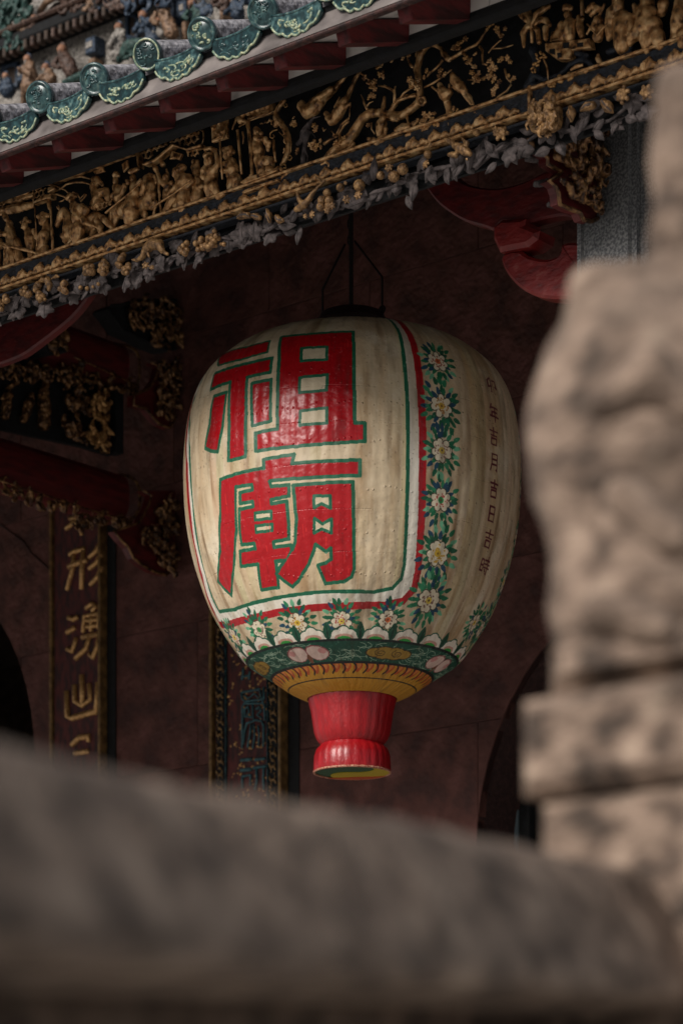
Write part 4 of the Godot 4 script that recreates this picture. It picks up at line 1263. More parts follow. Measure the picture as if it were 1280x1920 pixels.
	obj("back_board", box(Vector3(x0 + 0.05, 2.0, -1.7), Vector3(x1 + 0.05, 4.45, -1.692), 0.002), M.black, r)
	for s in 2:
		var e0 := x0 if s == 0 else x1 - 0.02
		obj("frame_strip", box(Vector3(e0, 2.0, -1.69), Vector3(e0 + 0.016, 4.45, -1.638), 0.004), M.dull_gold, r)
		var g0 := x0 + 0.03 if s == 0 else x1 - 0.082
		obj("carved_border_bed", box(Vector3(g0, 2.0, -1.662), Vector3(g0 + 0.052, 4.45, -1.654), 0.002), M.black, r)
		obj("green_fillet", box(Vector3(g0 + 0.054 if s == 0 else g0 - 0.01, 2.0, -1.662), Vector3(g0 + 0.06 if s == 0 else g0 - 0.004, 4.45, -1.65), 0.001), M.glaze_deep, r)
		var vine := []
		for i in 44:
			var y := 3.2 + i * 0.028
			var l := []
			for j in 6:
				var a := j * 0.75 + (0.0 if i % 2 == 0 else PI)
				l.append_array([g0 + 0.026 + cos(a) * 0.017 * (1.0 - j * 0.08) * (1.0 if i % 2 == 0 else 1.1), y + sin(a) * 0.017, -1.65 + 0.003 * sin(j + i), 0.0046 - 0.0005 * j])
			vine.append(l)
			vine.append([g0 + 0.026 + 0.012 * sin(i * 2.1), y + 0.012, -1.648, 0.006 + 0.002 * sin(i * 1.3)])
		obj("carved_border", carve(vine, 0.003, 0.002, 0.0015), M.dull_gold, r)
	obj("seal_character", strokes(-1.655, [[-1.995, 3.94, -1.655, .005, -1.99, 3.914, -1.655, .005, -1.973, 3.899, -1.655, .005, -1.889, 3.895, -1.655, .005, -1.868, 3.901, -1.655, .005], [-1.992, 3.938, -1.655, .005, -1.889, 3.939, -1.655, .005, -1.884, 3.903, -1.655, .004], [-1.973, 3.925, -1.655, .004, -1.959, 3.91, -1.655, .004, -1.94, 3.914, -1.655, .003, -1.922, 3.926, -1.655, .003, -1.898, 3.905, -1.655, .003], [-1.868, 3.943, -1.655, .005, -1.866, 3.897, -1.655, .005, -1.875, 3.885, -1.655, .004, -1.864, 3.869, -1.655, .005, -1.863, 3.806, -1.655, .004], [-1.99, 3.703, -1.655, .004, -1.988, 3.808, -1.655, .005, -1.988, 3.878, -1.655, .005, -1.978, 3.891, -1.655, .005, -1.936, 3.885, -1.655, .005, -1.875, 3.878, -1.655, .004], [-1.973, 3.831, -1.655, .004, -1.976, 3.866, -1.655, .005, -1.955, 3.874, -1.655, .005, -1.95, 3.852, -1.655, .004, -1.964, 3.833, -1.655, .004, -1.936, 3.828, -1.655, .004], [-1.931, 3.881, -1.655, .005, -1.929, 3.836, -1.655, .005, -1.922, 3.81, -1.655, .005, -1.964, 3.805, -1.655, .005, -1.976, 3.771, -1.655, .004, -1.985, 3.717, -1.655, .004], [-1.912, 3.858, -1.655, .005, -1.889, 3.865, -1.655, .005, -1.882, 3.847, -1.655, .005, -1.907, 3.833, -1.655, .004, -1.879, 3.817, -1.655, .004], [-1.922, 3.814, -1.655, .005, -1.879, 3.805, -1.655, .005, -1.868, 3.779, -1.655, .005, -1.87, 3.696, -1.655, .004], [-1.94, 3.799, -1.655, .004, -1.945, 3.761, -1.655, .004, -1.959, 3.703, -1.655, .004], [-1.924, 3.8, -1.655, .004, -1.919, 3.747, -1.655, .004, -1.929, 3.696, -1.655, .004], [-1.9, 3.787, -1.655, .004, -1.893, 3.751, -1.655, .004, -1.898, 3.703, -1.655, .003]], 0.1), M.teal, r)
	obj("seal_character", strokes(-1.655, [[-1.995, 3.653, -1.655, .007, -1.938, 3.651, -1.655, .007], [-1.917, 3.646, -1.655, .006, -1.861, 3.646, -1.655, .006], [-1.997, 3.611, -1.655, .007, -1.938, 3.609, -1.655, .007], [-1.926, 3.613, -1.655, .006, -1.858, 3.613, -1.655, .006], [-1.91, 3.61, -1.655, .005, -1.907, 3.554, -1.655, .005, -1.917, 3.52, -1.655, .005], [-1.868, 3.612, -1.655, .005, -1.87, 3.567, -1.655, .005, -1.868, 3.514, -1.655, .005], [-1.99, 3.584, -1.655, .005, -1.94, 3.585, -1.655, .005, -1.945, 3.54, -1.655, .004], [-1.988, 3.584, -1.655, .005, -1.988, 3.534, -1.655, .005]], 0.1), M.teal, r)
	obj("seal_character", strokes(-1.655, [[-1.99, 3.991, -1.655, .005, -1.985, 4.018, -1.655, .005, -1.983, 4.042, -1.655, .005], [-1.95, 3.989, -1.655, .005, -1.945, 4.02, -1.655, .005], [-1.988, 4.004, -1.655, .004, -1.945, 4.004, -1.655, .004]], 0.1), M.teal, r)
	var fleck := carve([[0, 0, 0, 0.006, 0.004, 0.008, 0, 0.003]], 0.002, 0.003)
	for i in 190:
		var fx := -2.075 + 0.225 * rng.randf()
		var fy := 3.35 + 0.95 * rng.randf()
		obj("gold_fleck", fleck, M.gilt, r, put(fx, fy, -1.661, 0.0, 0.5 + 0.6 * rng.randf(), rng.randf() * 360.0))


# ---------------------------------------------------------------- the gilded frieze
func figure(parent: Node3D, called: String, chains: Array, mat: Material = null, cell := 0.0028) -> void:
	var robed := false
	for word in ["warrior", "attendant", "rider", "elder", "official", "lady", "boxer", "servant", "figure", "cloth"]:
		robed = robed or called.contains(word)
	var feathered := called.contains("bird") or called.contains("tail") or called.contains("leaf")
	if robed or called.contains("horse"):
		var fuller := []
		for c in chains:
			var d: Array = c.duplicate()
			for i in range(3, d.size(), 4):
				d[i] *= 1.16
			fuller.append(d)
		chains = fuller
	var all := chains.duplicate()
	if robed or feathered:
		for c in chains:
			var n: int = c.size() / 4
			for j in n - 1:
				var i := j * 4
				var a := Vector3(c[i], c[i + 1], c[i + 2])
				var b := Vector3(c[i + 4], c[i + 5], c[i + 6])
				var r := minf(c[i + 3], c[i + 7])
				if r < 0.0085 or a.distance_to(b) < 0.006:
					continue
				var side := (b - a).cross(Vector3(0.25, 0, 0.97)).normalized()
				var front := side.cross(b - a).normalized()
				if front.z < 0.0:
					front = -front
				var k := clampi(int(r / 0.0042), 3, 7)
				for m in k:
					var t := (m + 0.5) / k * 2.4 - 1.2 + 0.12 * sin(m * 3.1 + j * 1.7 + r * 900.0)
					var o := side * sin(t) + front * cos(t)
					all.append([a.x + o.x * c[i + 3] * 0.97, a.y + o.y * c[i + 3] * 0.97, a.z + o.z * c[i + 3] * 0.97, 0.0021, b.x + o.x * c[i + 7] * 0.97, b.y + o.y * c[i + 7] * 0.97, b.z + o.z * c[i + 7] * 0.97, 0.0024])
	if robed and chains[0].size() <= 8 and not called.contains("cloth"):
		# the first chain is the head: brow, nose and chin
		var h := Vector3(chains[0][0], chains[0][1], chains[0][2])
		var r: float = chains[0][3]
		var look := Vector3(0.3, -0.05, 0.95)
		all.append([h.x + look.x * r, h.y + r * 0.1, h.z + look.z * r, r * 0.16, h.x + look.x * r * 1.1, h.y - r * 0.2, h.z + look.z * r * 1.1, r * 0.2])
		all.append([h.x + look.x * r * 0.9, h.y - r * 0.6, h.z + look.z * r * 0.8, r * 0.3])
		all.append([h.x + look.x * r - r * 0.45, h.y + r * 0.28, h.z + look.z * r * 0.85, r * 0.15, h.x + look.x * r + r * 0.4, h.y + r * 0.28, h.z + look.z * r * 0.8, r * 0.15])
	obj(called, carve(all, cell, 0.0018, 0.0012), mat if mat else M.gold, parent)


func bar(parent: Node3D, called: String, list: Array, mat: Material = null, sides := 7) -> void:
	obj(called, tube(list, sides), mat if mat else M.gold, parent)


func plate(parent: Node3D, called: String, outline: Array, z0: float, z1: float, mat: Material = null, bevel := 0.002) -> MeshInstance3D:
	return obj(called, prism(xy(outline), z0, z1, bevel), mat if mat else M.gold, parent)


# Fretwork of thin bars inside an outline in the facade's plane.
func fretwork(parent: Node3D, outline: Array, z: float, size: float, seed: int) -> void:
	var p := xy(outline)
	var lo := p[0]
	var hi := p[0]
	for q in p:
		lo = lo.min(q)
		hi = hi.max(q)
	var r := RandomNumberGenerator.new()
	r.seed = seed
	var st := begin()
	var y := lo.y
	var row := 0
	while y < hi.y + size:
		var x := lo.x + (size * 0.5 if row % 2 == 1 else 0.0)
		while x < hi.x + size:
			var l := []
			var l2 := []
			var n := 6 if row % 2 == 0 else 10
			for i in n + 1:
				var a := TAU * i / n + r.randf() * 0.1
				l.append(Vector2(x, y) + Vector2.from_angle(a) * size * 0.56)
			for i in l.size() - 1:
				if Geometry2D.is_point_in_polygon(l[i], p) and Geometry2D.is_point_in_polygon(l[i + 1], p):
					add_tube(st, [l[i].x, l[i].y, z, size * 0.13, l[i + 1].x, l[i + 1].y, z, size * 0.13], 5)
			x += size
		y += size * 0.8
		row += 1
	obj("fretwork", finish(st), M.gold, parent)


func blossom_mesh(seed: int) -> ArrayMesh:
	var r := RandomNumberGenerator.new()
	r.seed = seed
	var c := [[0, 0, 0.006, 0.0045]]
	for i in 5:
		var a := TAU * i / 5.0 + r.randf() * 0.3
		c.append([cos(a) * 0.0075, sin(a) * 0.0075, 0.001, 0.0056, cos(a) * 0.011, sin(a) * 0.011, 0.003, 0.005])
	return carve(c, 0.0022, 0.002)


func frieze_boards() -> void:
	var t := thing("frieze_beam", "black eave beam behind the gilded carvings, rising past the top edge of the frame", "beam")
	obj("back_board", box(Vector3(-4.0, 4.55, 0.93), Vector3(3.4, 4.92, 1.0), 0.004), M.black, t)
	obj("filler_board", box(Vector3(-9.0, 4.5, 0.9), Vector3(-4.01, 4.92, 0.98), 0.004), M.black, t)

	var r := thing("carved_rail", "narrow dark blue rail with gilt edges and a row of small gilt cloud scrolls", "rail")
	obj("rail_bed", box(Vector3(-1.6, 4.575, 0.98), Vector3(2.6, 4.63, 1.062), 0.003), M.blue_black, r)
	for s in 3:
		var xa: float = [-1.6, 1.499, 1.503][s]
		var xb: float = [1.497, 1.501, 2.6][s]
		if s == 1:
			obj("rail_joint", box(Vector3(1.496, 4.566, 1.06), Vector3(1.504, 4.64, 1.075), 0.002), M.gold, r)
			continue
		obj("upper_edge", box(Vector3(xa, 4.629, 1.05), Vector3(xb, 4.637, 1.074), 0.003), M.gold, r)
		obj("lower_edge", box(Vector3(xa, 4.565, 1.03), Vector3(xb, 4.573, 1.078), 0.003), M.gold, r)
		obj("lower_bead", box(Vector3(xa, 4.552, 1.02), Vector3(xb, 4.5605, 1.06), 0.003), M.blue_black, r)
	var big := []
	var small := []
	for k in 3:
		rng.seed = 60 + k
		var c := [[-0.019, 0.0, 0.0, 0.007, -0.006, 0.007, 0.002, 0.009, 0.006, 0.01, 0.002, 0.009, 0.019, 0.002, 0.0, 0.007], [0.0, 0.012, 0.001, 0.008, 0.002 + 0.004 * rng.randf(), 0.022, 0.0, 0.005], [-0.012, -0.002, 0.003, 0.006, 0.012, -0.001, 0.003, 0.006], [-0.027, -0.002, 0.0, 0.004], [0.026, -0.001, 0.0, 0.0045]]
		for i in 5:
			c.append([rng.randf_range(-0.018, 0.018), rng.randf_range(0.0, 0.014), 0.006, 0.004])
		big.append(carve(c, 0.0026, 0.003, 0.002))
		small.append(carve([[-0.014, 0.0, 0, 0.006, 0.0, 0.005, 0.002, 0.008, 0.014, 0.0, 0, 0.006], [rng.randf_range(-0.006, 0.006), 0.008, 0.004, 0.004]], 0.0026, 0.003, 0.002))
	rng.seed = 5
	for i in 52:
		var x := -1.5 + i * 0.0765
		if absf(x - 1.5) < 0.03:
			continue
		obj("cloud_scroll", big[rng.randi() % 3], M.gold, r, put(x + 0.004 * rng.randf(), 4.586, 1.066, 180.0 if rng.randf() < 0.0 else 0.0, 0.92 + 0.16 * rng.randf(), rng.randf_range(-6, 6)))
		obj("small_scroll", small[rng.randi() % 3], M.gold, r, put(x + 0.04, 4.584, 1.066, 0.0, 0.9 + 0.2 * rng.randf(), rng.randf_range(-8, 8)))


func warriors() -> void:
	var t := thing("warrior_carving", "gilded carving of mounted warriors and attendants, left part of the eave frieze", "carving")
	# pavilion roofs and posts that frame the scene
	bar(t, "tent_fold", [-.558, 4.848, 1.04, .004, -.52, 4.862, 1.04, .006, -.479, 4.854, 1.04, .004, -.434, 4.853, 1.04, .005, -.408, 4.87, 1.04, .004])
	figure(t, "tent_cloth", [[-.592, 4.839, 1.03, .006, -.531, 4.829, 1.03, .009, -.474, 4.823, 1.03, .009, -.418, 4.817, 1.03, .007], [-.584, 4.868, 1.03, .005, -.531, 4.855, 1.03, .008, -.478, 4.847, 1.03, .009, -.422, 4.846, 1.03, .007], [-.569, 4.823, 1.03, .005, -.493, 4.814, 1.03, .006, -.418, 4.811, 1.03, .005], [-.541, 4.887, 1.035, .003, -.552, 4.879, 1.035, .004, -.579, 4.876, 1.035, .004]])
	fretwork(t, [-.512, 4.866, -.505, 4.884, -.471, 4.889, -.433, 4.874, -.433, 4.856, -.474, 4.854], 1.04, 0.02, 3)
	fretwork(t, [-.584, 4.832, -.576, 4.858, -.523, 4.843, -.527, 4.831], 1.05, 0.02, 4)
	bar(t, "tent_pole", [-.397, 4.877, 1.05, .002, -.395, 4.805, 1.05, .002])
	bar(t, "spear", [-.376, 4.798, 1.065, .002, -.37, 4.738, 1.065, .002, -.364, 4.665, 1.065, .002])
	bar(t, "roof_arc", [-.386, 4.846, 1.05, .003, -.353, 4.853, 1.05, .003, -.324, 4.847, 1.05, .003, -.287, 4.831, 1.05, .003, -.254, 4.812, 1.05, .002, -.244, 4.803, 1.05, .002])
	bar(t, "roof_arc", [-.304, 4.813, 1.055, .003, -.282, 4.805, 1.055, .003, -.26, 4.795, 1.055, .003, -.247, 4.787, 1.055, .002])
	bar(t, "roof_arc", [-.282, 4.821, 1.05, .003, -.251, 4.83, 1.05, .003, -.215, 4.827, 1.05, .003, -.179, 4.818, 1.05, .003, -.148, 4.804, 1.05, .002])
	bar(t, "roof_arc", [-.22, 4.844, 1.045, .003, -.191, 4.84, 1.045, .003, -.155, 4.824, 1.045, .002])
	fretwork(t, [-.411, 4.82, -.409, 4.853, -.374, 4.854, -.345, 4.847, -.345, 4.824], 1.045, 0.018, 5)
	plate(t, "lintel", [-.388, 4.802, -.385, 4.808, -.338, 4.818, -.307, 4.812, -.309, 4.8, -.331, 4.803], 1.035, 1.062)
	plate(t, "post_block", [-.324, 4.837, -.291, 4.835, -.291, 4.825, -.324, 4.82], 1.04, 1.06)
	plate(t, "roof_beam", [-.309, 4.848, -.298, 4.855, -.218, 4.859, -.105, 4.859, -.01, 4.861, .041, 4.857, .056, 4.849, .064, 4.831, .066, 4.797, .056, 4.833, .045, 4.846, -.01, 4.848, -.105, 4.847, -.218, 4.846, -.294, 4.844], 1.035, 1.066, null, 0.004)
	bar(t, "roof_ridge", [-.348, 4.876, 1.05, .003, -.286, 4.876, 1.05, .003, -.18, 4.881, 1.05, .003, -.068, 4.882, 1.05, .003, .034, 4.883, 1.05, .003])
	fretwork(t, [-.353, 4.865, -.353, 4.884, -.303, 4.886, -.201, 4.891, -.088, 4.892, .022, 4.892, .044, 4.866, -.029, 4.874, -.126, 4.873, -.239, 4.873, -.315, 4.868], 1.042, 0.019, 6)
	for post in [[-.327, 4.798, 1.05, .008, -.327, 4.791, 1.05, .007, -.324, 4.777, 1.05, .006, -.319, 4.771, 1.05, .004, -.313, 4.693, 1.05, .005, -.307, 4.619, 1.05, .005], [-.524, 4.801, 1.05, .01, -.515, 4.788, 1.05, .008, -.509, 4.78, 1.05, .005, -.508, 4.766, 1.05, .004], [.119, 4.79, 1.05, .007, .126, 4.78, 1.05, .009, .132, 4.768, 1.05, .005, .136, 4.756, 1.05, .004, .142, 4.69, 1.05, .004, .147, 4.634, 1.05, .004]]:
		figure(t, "carved_post", [post], null, 0.0036)
	# foot soldiers at the left
	figure(t, "carved_warrior", [[-.518, 4.779, 1.035, .01], [-.518, 4.762, 1.035, .013, -.51, 4.734, 1.035, .015, -.51, 4.706, 1.035, .014], [-.516, 4.693, 1.04, .013, -.52, 4.668, 1.04, .012, -.522, 4.64, 1.04, .011], [-.501, 4.69, 1.04, .012, -.498, 4.663, 1.04, .011, -.505, 4.626, 1.04, .008], [-.473, 4.682, 1.045, .01, -.468, 4.654, 1.045, .008, -.464, 4.633, 1.045, .006, -.447, 4.624, 1.045, .004], [-.478, 4.677, 1.03, .008, -.46, 4.654, 1.03, .008, -.452, 4.634, 1.03, .006], [-.521, 4.743, 1.05, .007, -.54, 4.75, 1.05, .006, -.555, 4.746, 1.05, .006], [-.524, 4.708, 1.05, .007, -.506, 4.701, 1.05, .007], [-.477, 4.713, 1.045, .01, -.466, 4.693, 1.045, .009]])
	bar(t, "long_blade", [-.518, 4.713, 1.07, .003, -.488, 4.693, 1.07, .003, -.435, 4.673, 1.07, .005, -.402, 4.66, 1.07, .006, -.376, 4.648, 1.07, .004, -.363, 4.641, 1.07, .001])
	figure(t, "carved_warrior", [[-.584, 4.769, 1.03, .01, -.573, 4.772, 1.03, .006], [-.592, 4.74, 1.03, .013, -.569, 4.737, 1.03, .009, -.565, 4.723, 1.03, .009], [-.584, 4.712, 1.03, .012, -.576, 4.669, 1.03, .01, -.565, 4.635, 1.03, .008]])
	figure(t, "carved_attendant", [[-.445, 4.756, 1.04, .009, -.443, 4.748, 1.04, .008], [-.445, 4.755, 1.045, .002, -.454, 4.748, 1.045, .003], [-.467, 4.772, 1.035, .004, -.447, 4.772, 1.035, .006, -.424, 4.763, 1.035, .004], [-.447, 4.776, 1.035, .007], [-.434, 4.737, 1.035, .01, -.424, 4.714, 1.035, .016, -.422, 4.69, 1.035, .014], [-.394, 4.723, 1.05, .007, -.383, 4.705, 1.05, .006, -.371, 4.697, 1.05, .004], [-.422, 4.68, 1.035, .009, -.422, 4.657, 1.035, .008, -.424, 4.634, 1.035, .007]])
	figure(t, "carved_attendant", [[-.364, 4.754, 1.04, .011, -.371, 4.746, 1.04, .008], [-.391, 4.77, 1.035, .005, -.369, 4.771, 1.035, .008, -.343, 4.761, 1.035, .005], [-.359, 4.746, 1.03, .009, -.356, 4.724, 1.03, .013, -.363, 4.701, 1.03, .012], [-.356, 4.706, 1.04, .014, -.367, 4.683, 1.04, .014, -.378, 4.663, 1.04, .01], [-.36, 4.704, 1.05, .008, -.379, 4.699, 1.05, .006, -.39, 4.703, 1.05, .004], [-.361, 4.663, 1.035, .013, -.36, 4.642, 1.035, .012, -.361, 4.627, 1.035, .01], [-.38, 4.652, 1.045, .01, -.388, 4.636, 1.045, .008, -.403, 4.624, 1.045, .006, -.388, 4.625, 1.045, .005], [-.38, 4.672, 1.035, .013, -.376, 4.651, 1.035, .012]])
	# first horse and rider, galloping left
	figure(t, "carved_horse", [[-.291, 4.716, 1.05, .007, -.284, 4.727, 1.05, .008, -.269, 4.747, 1.05, .011, -.26, 4.75, 1.05, .01], [-.275, 4.748, 1.05, .008, -.283, 4.734, 1.05, .007], [-.265, 4.753, 1.045, .011, -.248, 4.727, 1.045, .013, -.246, 4.698, 1.045, .016, -.242, 4.678, 1.045, .018], [-.252, 4.686, 1.035, .019, -.203, 4.687, 1.035, .023, -.165, 4.694, 1.035, .021, -.139, 4.704, 1.035, .017], [-.292, 4.778, 1.045, .002, -.284, 4.765, 1.045, .003], [-.303, 4.777, 1.04, .002, -.291, 4.765, 1.04, .003], [-.253, 4.675, 1.045, .01, -.274, 4.681, 1.045, .006, -.265, 4.662, 1.045, .004, -.253, 4.649, 1.045, .004], [-.224, 4.65, 1.055, .008, -.245, 4.639, 1.055, .005, -.256, 4.628, 1.055, .004, -.266, 4.613, 1.055, .005], [-.127, 4.691, 1.04, .013, -.116, 4.67, 1.04, .01, -.116, 4.652, 1.04, .006, -.101, 4.635, 1.04, .004, -.093, 4.623, 1.04, .004], [-.148, 4.673, 1.03, .012, -.159, 4.662, 1.03, .007, -.174, 4.653, 1.03, .005, -.182, 4.625, 1.03, .004]])
	figure(t, "horse_tail", [[-.105, 4.698, 1.05, .006, -.091, 4.687, 1.05, .009, -.068, 4.664, 1.05, .008, -.046, 4.643, 1.05, .006, -.022, 4.623, 1.05, .002]])
	figure(t, "carved_rider", [[-.224, 4.774, 1.055, .009, -.22, 4.765, 1.055, .007], [-.246, 4.787, 1.05, .007, -.233, 4.791, 1.05, .008, -.21, 4.783, 1.05, .005], [-.213, 4.756, 1.055, .011, -.194, 4.735, 1.055, .016, -.194, 4.709, 1.055, .017], [-.184, 4.677, 1.065, .018, -.191, 4.652, 1.065, .017, -.191, 4.639, 1.065, .011], [-.174, 4.737, 1.06, .011, -.155, 4.724, 1.06, .009, -.163, 4.715, 1.06, .008], [-.165, 4.701, 1.065, .009, -.154, 4.685, 1.065, .007, -.105, 4.66, 1.065, .003], [-.224, 4.748, 1.055, .006, -.218, 4.738, 1.055, .005]])
	for pl in [[-.237, 4.792, 1.05, .002, -.222, 4.799, 1.05, .002, -.203, 4.789, 1.05, .002, -.193, 4.773, 1.05, .002], [-.19, 4.762, 1.05, .003, -.176, 4.769, 1.05, .003, -.165, 4.778, 1.05, .003], [-.2, 4.771, 1.045, .002, -.187, 4.779, 1.045, .002, -.178, 4.784, 1.045, .002], [-.252, 4.791, 1.05, .002, -.267, 4.784, 1.05, .002, -.283, 4.785, 1.05, .002]]:
		bar(t, "helmet_plume", pl)
	# the bearded elder and the man in a tall hat behind the fence
	figure(t, "carved_elder", [[-.143, 4.805, 1.035, .012, -.149, 4.798, 1.035, .01], [-.15, 4.824, 1.035, .007, -.136, 4.821, 1.035, .008, -.109, 4.796, 1.035, .004], [-.148, 4.795, 1.045, .003], [-.138, 4.784, 1.04, .011, -.13, 4.761, 1.04, .012, -.138, 4.744, 1.04, .009], [-.121, 4.775, 1.035, .011, -.095, 4.774, 1.035, .01, -.087, 4.751, 1.035, .009, -.08, 4.734, 1.035, .006], [-.15, 4.751, 1.035, .01, -.121, 4.744, 1.035, .013], [-.121, 4.741, 1.035, .016, -.136, 4.737, 1.035, .013]])
	figure(t, "carved_official", [[-.061, 4.8, 1.03, .008, -.061, 4.793, 1.03, .007], [-.066, 4.816, 1.03, .006, -.059, 4.819, 1.03, .007, -.048, 4.811, 1.03, .005], [-.059, 4.777, 1.03, .01, -.04, 4.762, 1.03, .015, -.048, 4.743, 1.03, .015], [-.012, 4.768, 1.04, .008, -.023, 4.75, 1.04, .007, -.042, 4.744, 1.04, .006], [-.064, 4.749, 1.04, .007, -.056, 4.758, 1.04, .005]])
	plate(t, "small_banner", [-.029, 4.838, -.006, 4.845, 0, 4.823, -.022, 4.812], 1.03, 1.038)
	plate(t, "small_banner", [-.15, 4.848, -.107, 4.849, -.1, 4.835, -.141, 4.836], 1.03, 1.038)
	fretwork(t, [-.159, 4.734, -.159, 4.74, -.052, 4.736, -.044, 4.724, -.111, 4.714], 1.05, 0.016, 8)
	fretwork(t, [-.303, 4.628, -.277, 4.643, -.178, 4.64, -.044, 4.64, .091, 4.639, .13, 4.637, .13, 4.626, -.015, 4.625, -.163, 4.624], 1.035, 0.02, 9)
	# second horse and rider, turned right
	figure(t, "carved_horse", [[.07, 4.719, 1.055, .006, .079, 4.725, 1.055, .008, .086, 4.741, 1.055, .01, .093, 4.757, 1.055, .009], [.088, 4.76, 1.05, .011, .105, 4.735, 1.05, .014, .103, 4.71, 1.05, .017, .096, 4.691, 1.05, .016], [.082, 4.692, 1.04, .018, .032, 4.689, 1.04, .023, -.012, 4.695, 1.04, .022, -.042, 4.699, 1.04, .017], [.081, 4.658, 1.05, .009, .074, 4.658, 1.05, .006, .088, 4.639, 1.05, .004, .092, 4.616, 1.05, .005], [.11, 4.672, 1.05, .009, .124, 4.681, 1.05, .007, .124, 4.668, 1.05, .005, .117, 4.647, 1.05, .004], [-.045, 4.692, 1.04, .013, -.051, 4.673, 1.04, .008, -.06, 4.654, 1.04, .005, -.064, 4.621, 1.04, .005], [-.069, 4.705, 1.035, .008, -.076, 4.686, 1.035, .007, -.076, 4.659, 1.035, .005, -.078, 4.634, 1.035, .004], [.013, 4.657, 1.04, .006, .013, 4.644, 1.04, .004, .021, 4.624, 1.04, .004], [.08, 4.772, 1.045, .003, .094, 4.773, 1.045, .005, .116, 4.762, 1.045, .005, .123, 4.742, 1.045, .004]])
	figure(t, "carved_rider", [[.037, 4.774, 1.055, .009, .041, 4.765, 1.055, .007], [.02, 4.798, 1.05, .006, .034, 4.797, 1.05, .008, .052, 4.798, 1.05, .005], [.048, 4.747, 1.06, .012, .051, 4.722, 1.06, .013, .037, 4.708, 1.06, .017], [.042, 4.69, 1.065, .021, .038, 4.665, 1.065, .022, .034, 4.645, 1.065, .015], [.071, 4.747, 1.065, .007, .078, 4.753, 1.065, .006], [.027, 4.761, 1.065, .007, .02, 4.768, 1.065, .004], [.014, 4.69, 1.07, .008, .018, 4.673, 1.07, .005]])
	bar(t, "lance", [-.058, 4.688, 1.075, .004, -.007, 4.707, 1.075, .003, .052, 4.726, 1.075, .003, .097, 4.747, 1.075, .002])
	# the group on foot at the right
	figure(t, "carved_warrior", [[.163, 4.748, 1.045, .009], [.165, 4.758, 1.04, .004, .161, 4.773, 1.04, .003], [.158, 4.737, 1.04, .01, .165, 4.725, 1.04, .009, .161, 4.712, 1.04, .008], [.16, 4.726, 1.05, .007, .145, 4.74, 1.05, .006, .136, 4.761, 1.05, .005, .13, 4.774, 1.05, .004], [.18, 4.729, 1.04, .006, .188, 4.719, 1.04, .004], [.152, 4.715, 1.03, .009, .148, 4.694, 1.03, .009]])
	figure(t, "drum", [[.144, 4.792, 1.04, .009]])
	figure(t, "carved_warrior", [[.212, 4.75, 1.05, .012, .205, 4.744, 1.05, .009], [.218, 4.761, 1.045, .01, .233, 4.758, 1.045, .009], [.222, 4.73, 1.045, .016, .237, 4.713, 1.045, .023, .233, 4.693, 1.045, .021], [.261, 4.717, 1.055, .012, .276, 4.703, 1.055, .01, .261, 4.696, 1.055, .008], [.205, 4.706, 1.05, .008, .19, 4.699, 1.05, .006, .175, 4.692, 1.05, .005], [.233, 4.676, 1.045, .021, .237, 4.651, 1.045, .02, .239, 4.632, 1.045, .017], [.2, 4.677, 1.045, .013, .181, 4.663, 1.045, .012, .166, 4.647, 1.045, .01, .159, 4.63, 1.045, .008], [.212, 4.651, 1.05, .011, .216, 4.628, 1.05, .008], [.229, 4.624, 1.045, .006]])
	bar(t, "lance", [.137, 4.653, 1.08, .003, .215, 4.671, 1.08, .003, .263, 4.683, 1.08, .003, .303, 4.694, 1.08, .003])
	figure(t, "carved_lady", [[.267, 4.755, 1.03, .011, .274, 4.732, 1.03, .01], [.259, 4.773, 1.03, .006, .274, 4.767, 1.03, .007, .283, 4.743, 1.03, .004], [.282, 4.715, 1.035, .013, .286, 4.69, 1.035, .014, .279, 4.66, 1.035, .018, .275, 4.637, 1.035, .013], [.277, 4.689, 1.045, .007, .295, 4.685, 1.045, .006, .31, 4.684, 1.045, .006]])
	figure(t, "carved_boxer", [[.345, 4.746, 1.055, .013, .343, 4.736, 1.055, .011], [.329, 4.765, 1.05, .009, .347, 4.763, 1.05, .008], [.333, 4.722, 1.05, .016, .351, 4.712, 1.05, .018, .347, 4.692, 1.05, .016, .347, 4.67, 1.05, .019], [.371, 4.712, 1.06, .01, .384, 4.722, 1.06, .007, .38, 4.744, 1.06, .006, .375, 4.761, 1.06, .005], [.365, 4.772, 1.05, .006, .347, 4.784, 1.05, .005, .326, 4.786, 1.05, .005], [.372, 4.662, 1.065, .012, .385, 4.641, 1.065, .008, .39, 4.627, 1.065, .007, .41, 4.63, 1.065, .006], [.344, 4.658, 1.05, .013, .346, 4.639, 1.05, .008, .346, 4.619, 1.05, .007], [.361, 4.655, 1.045, .011, .364, 4.628, 1.045, .007], [.328, 4.72, 1.06, .009, .324, 4.705, 1.06, .007, .339, 4.691, 1.06, .006]])
	figure(t, "carved_servant", [[.412, 4.749, 1.05, .012, .409, 4.745, 1.05, .01], [.401, 4.765, 1.05, .007, .423, 4.762, 1.05, .008, .435, 4.748, 1.05, .005], [.426, 4.719, 1.05, .015, .434, 4.701, 1.05, .015, .426, 4.687, 1.05, .013], [.425, 4.711, 1.06, .007, .407, 4.721, 1.06, .006], [.432, 4.696, 1.06, .008, .407, 4.7, 1.06, .006, .398, 4.703, 1.06, .005], [.436, 4.671, 1.045, .018, .429, 4.651, 1.045, .016, .422, 4.632, 1.045, .009, .425, 4.626, 1.045, .005], [.455, 4.649, 1.05, .012, .462, 4.628, 1.05, .007, .467, 4.616, 1.05, .006]])
	bar(t, "banner_pole", [.4, 4.788, 1.07, .003, .404, 4.735, 1.07, .003, .411, 4.672, 1.07, .003])
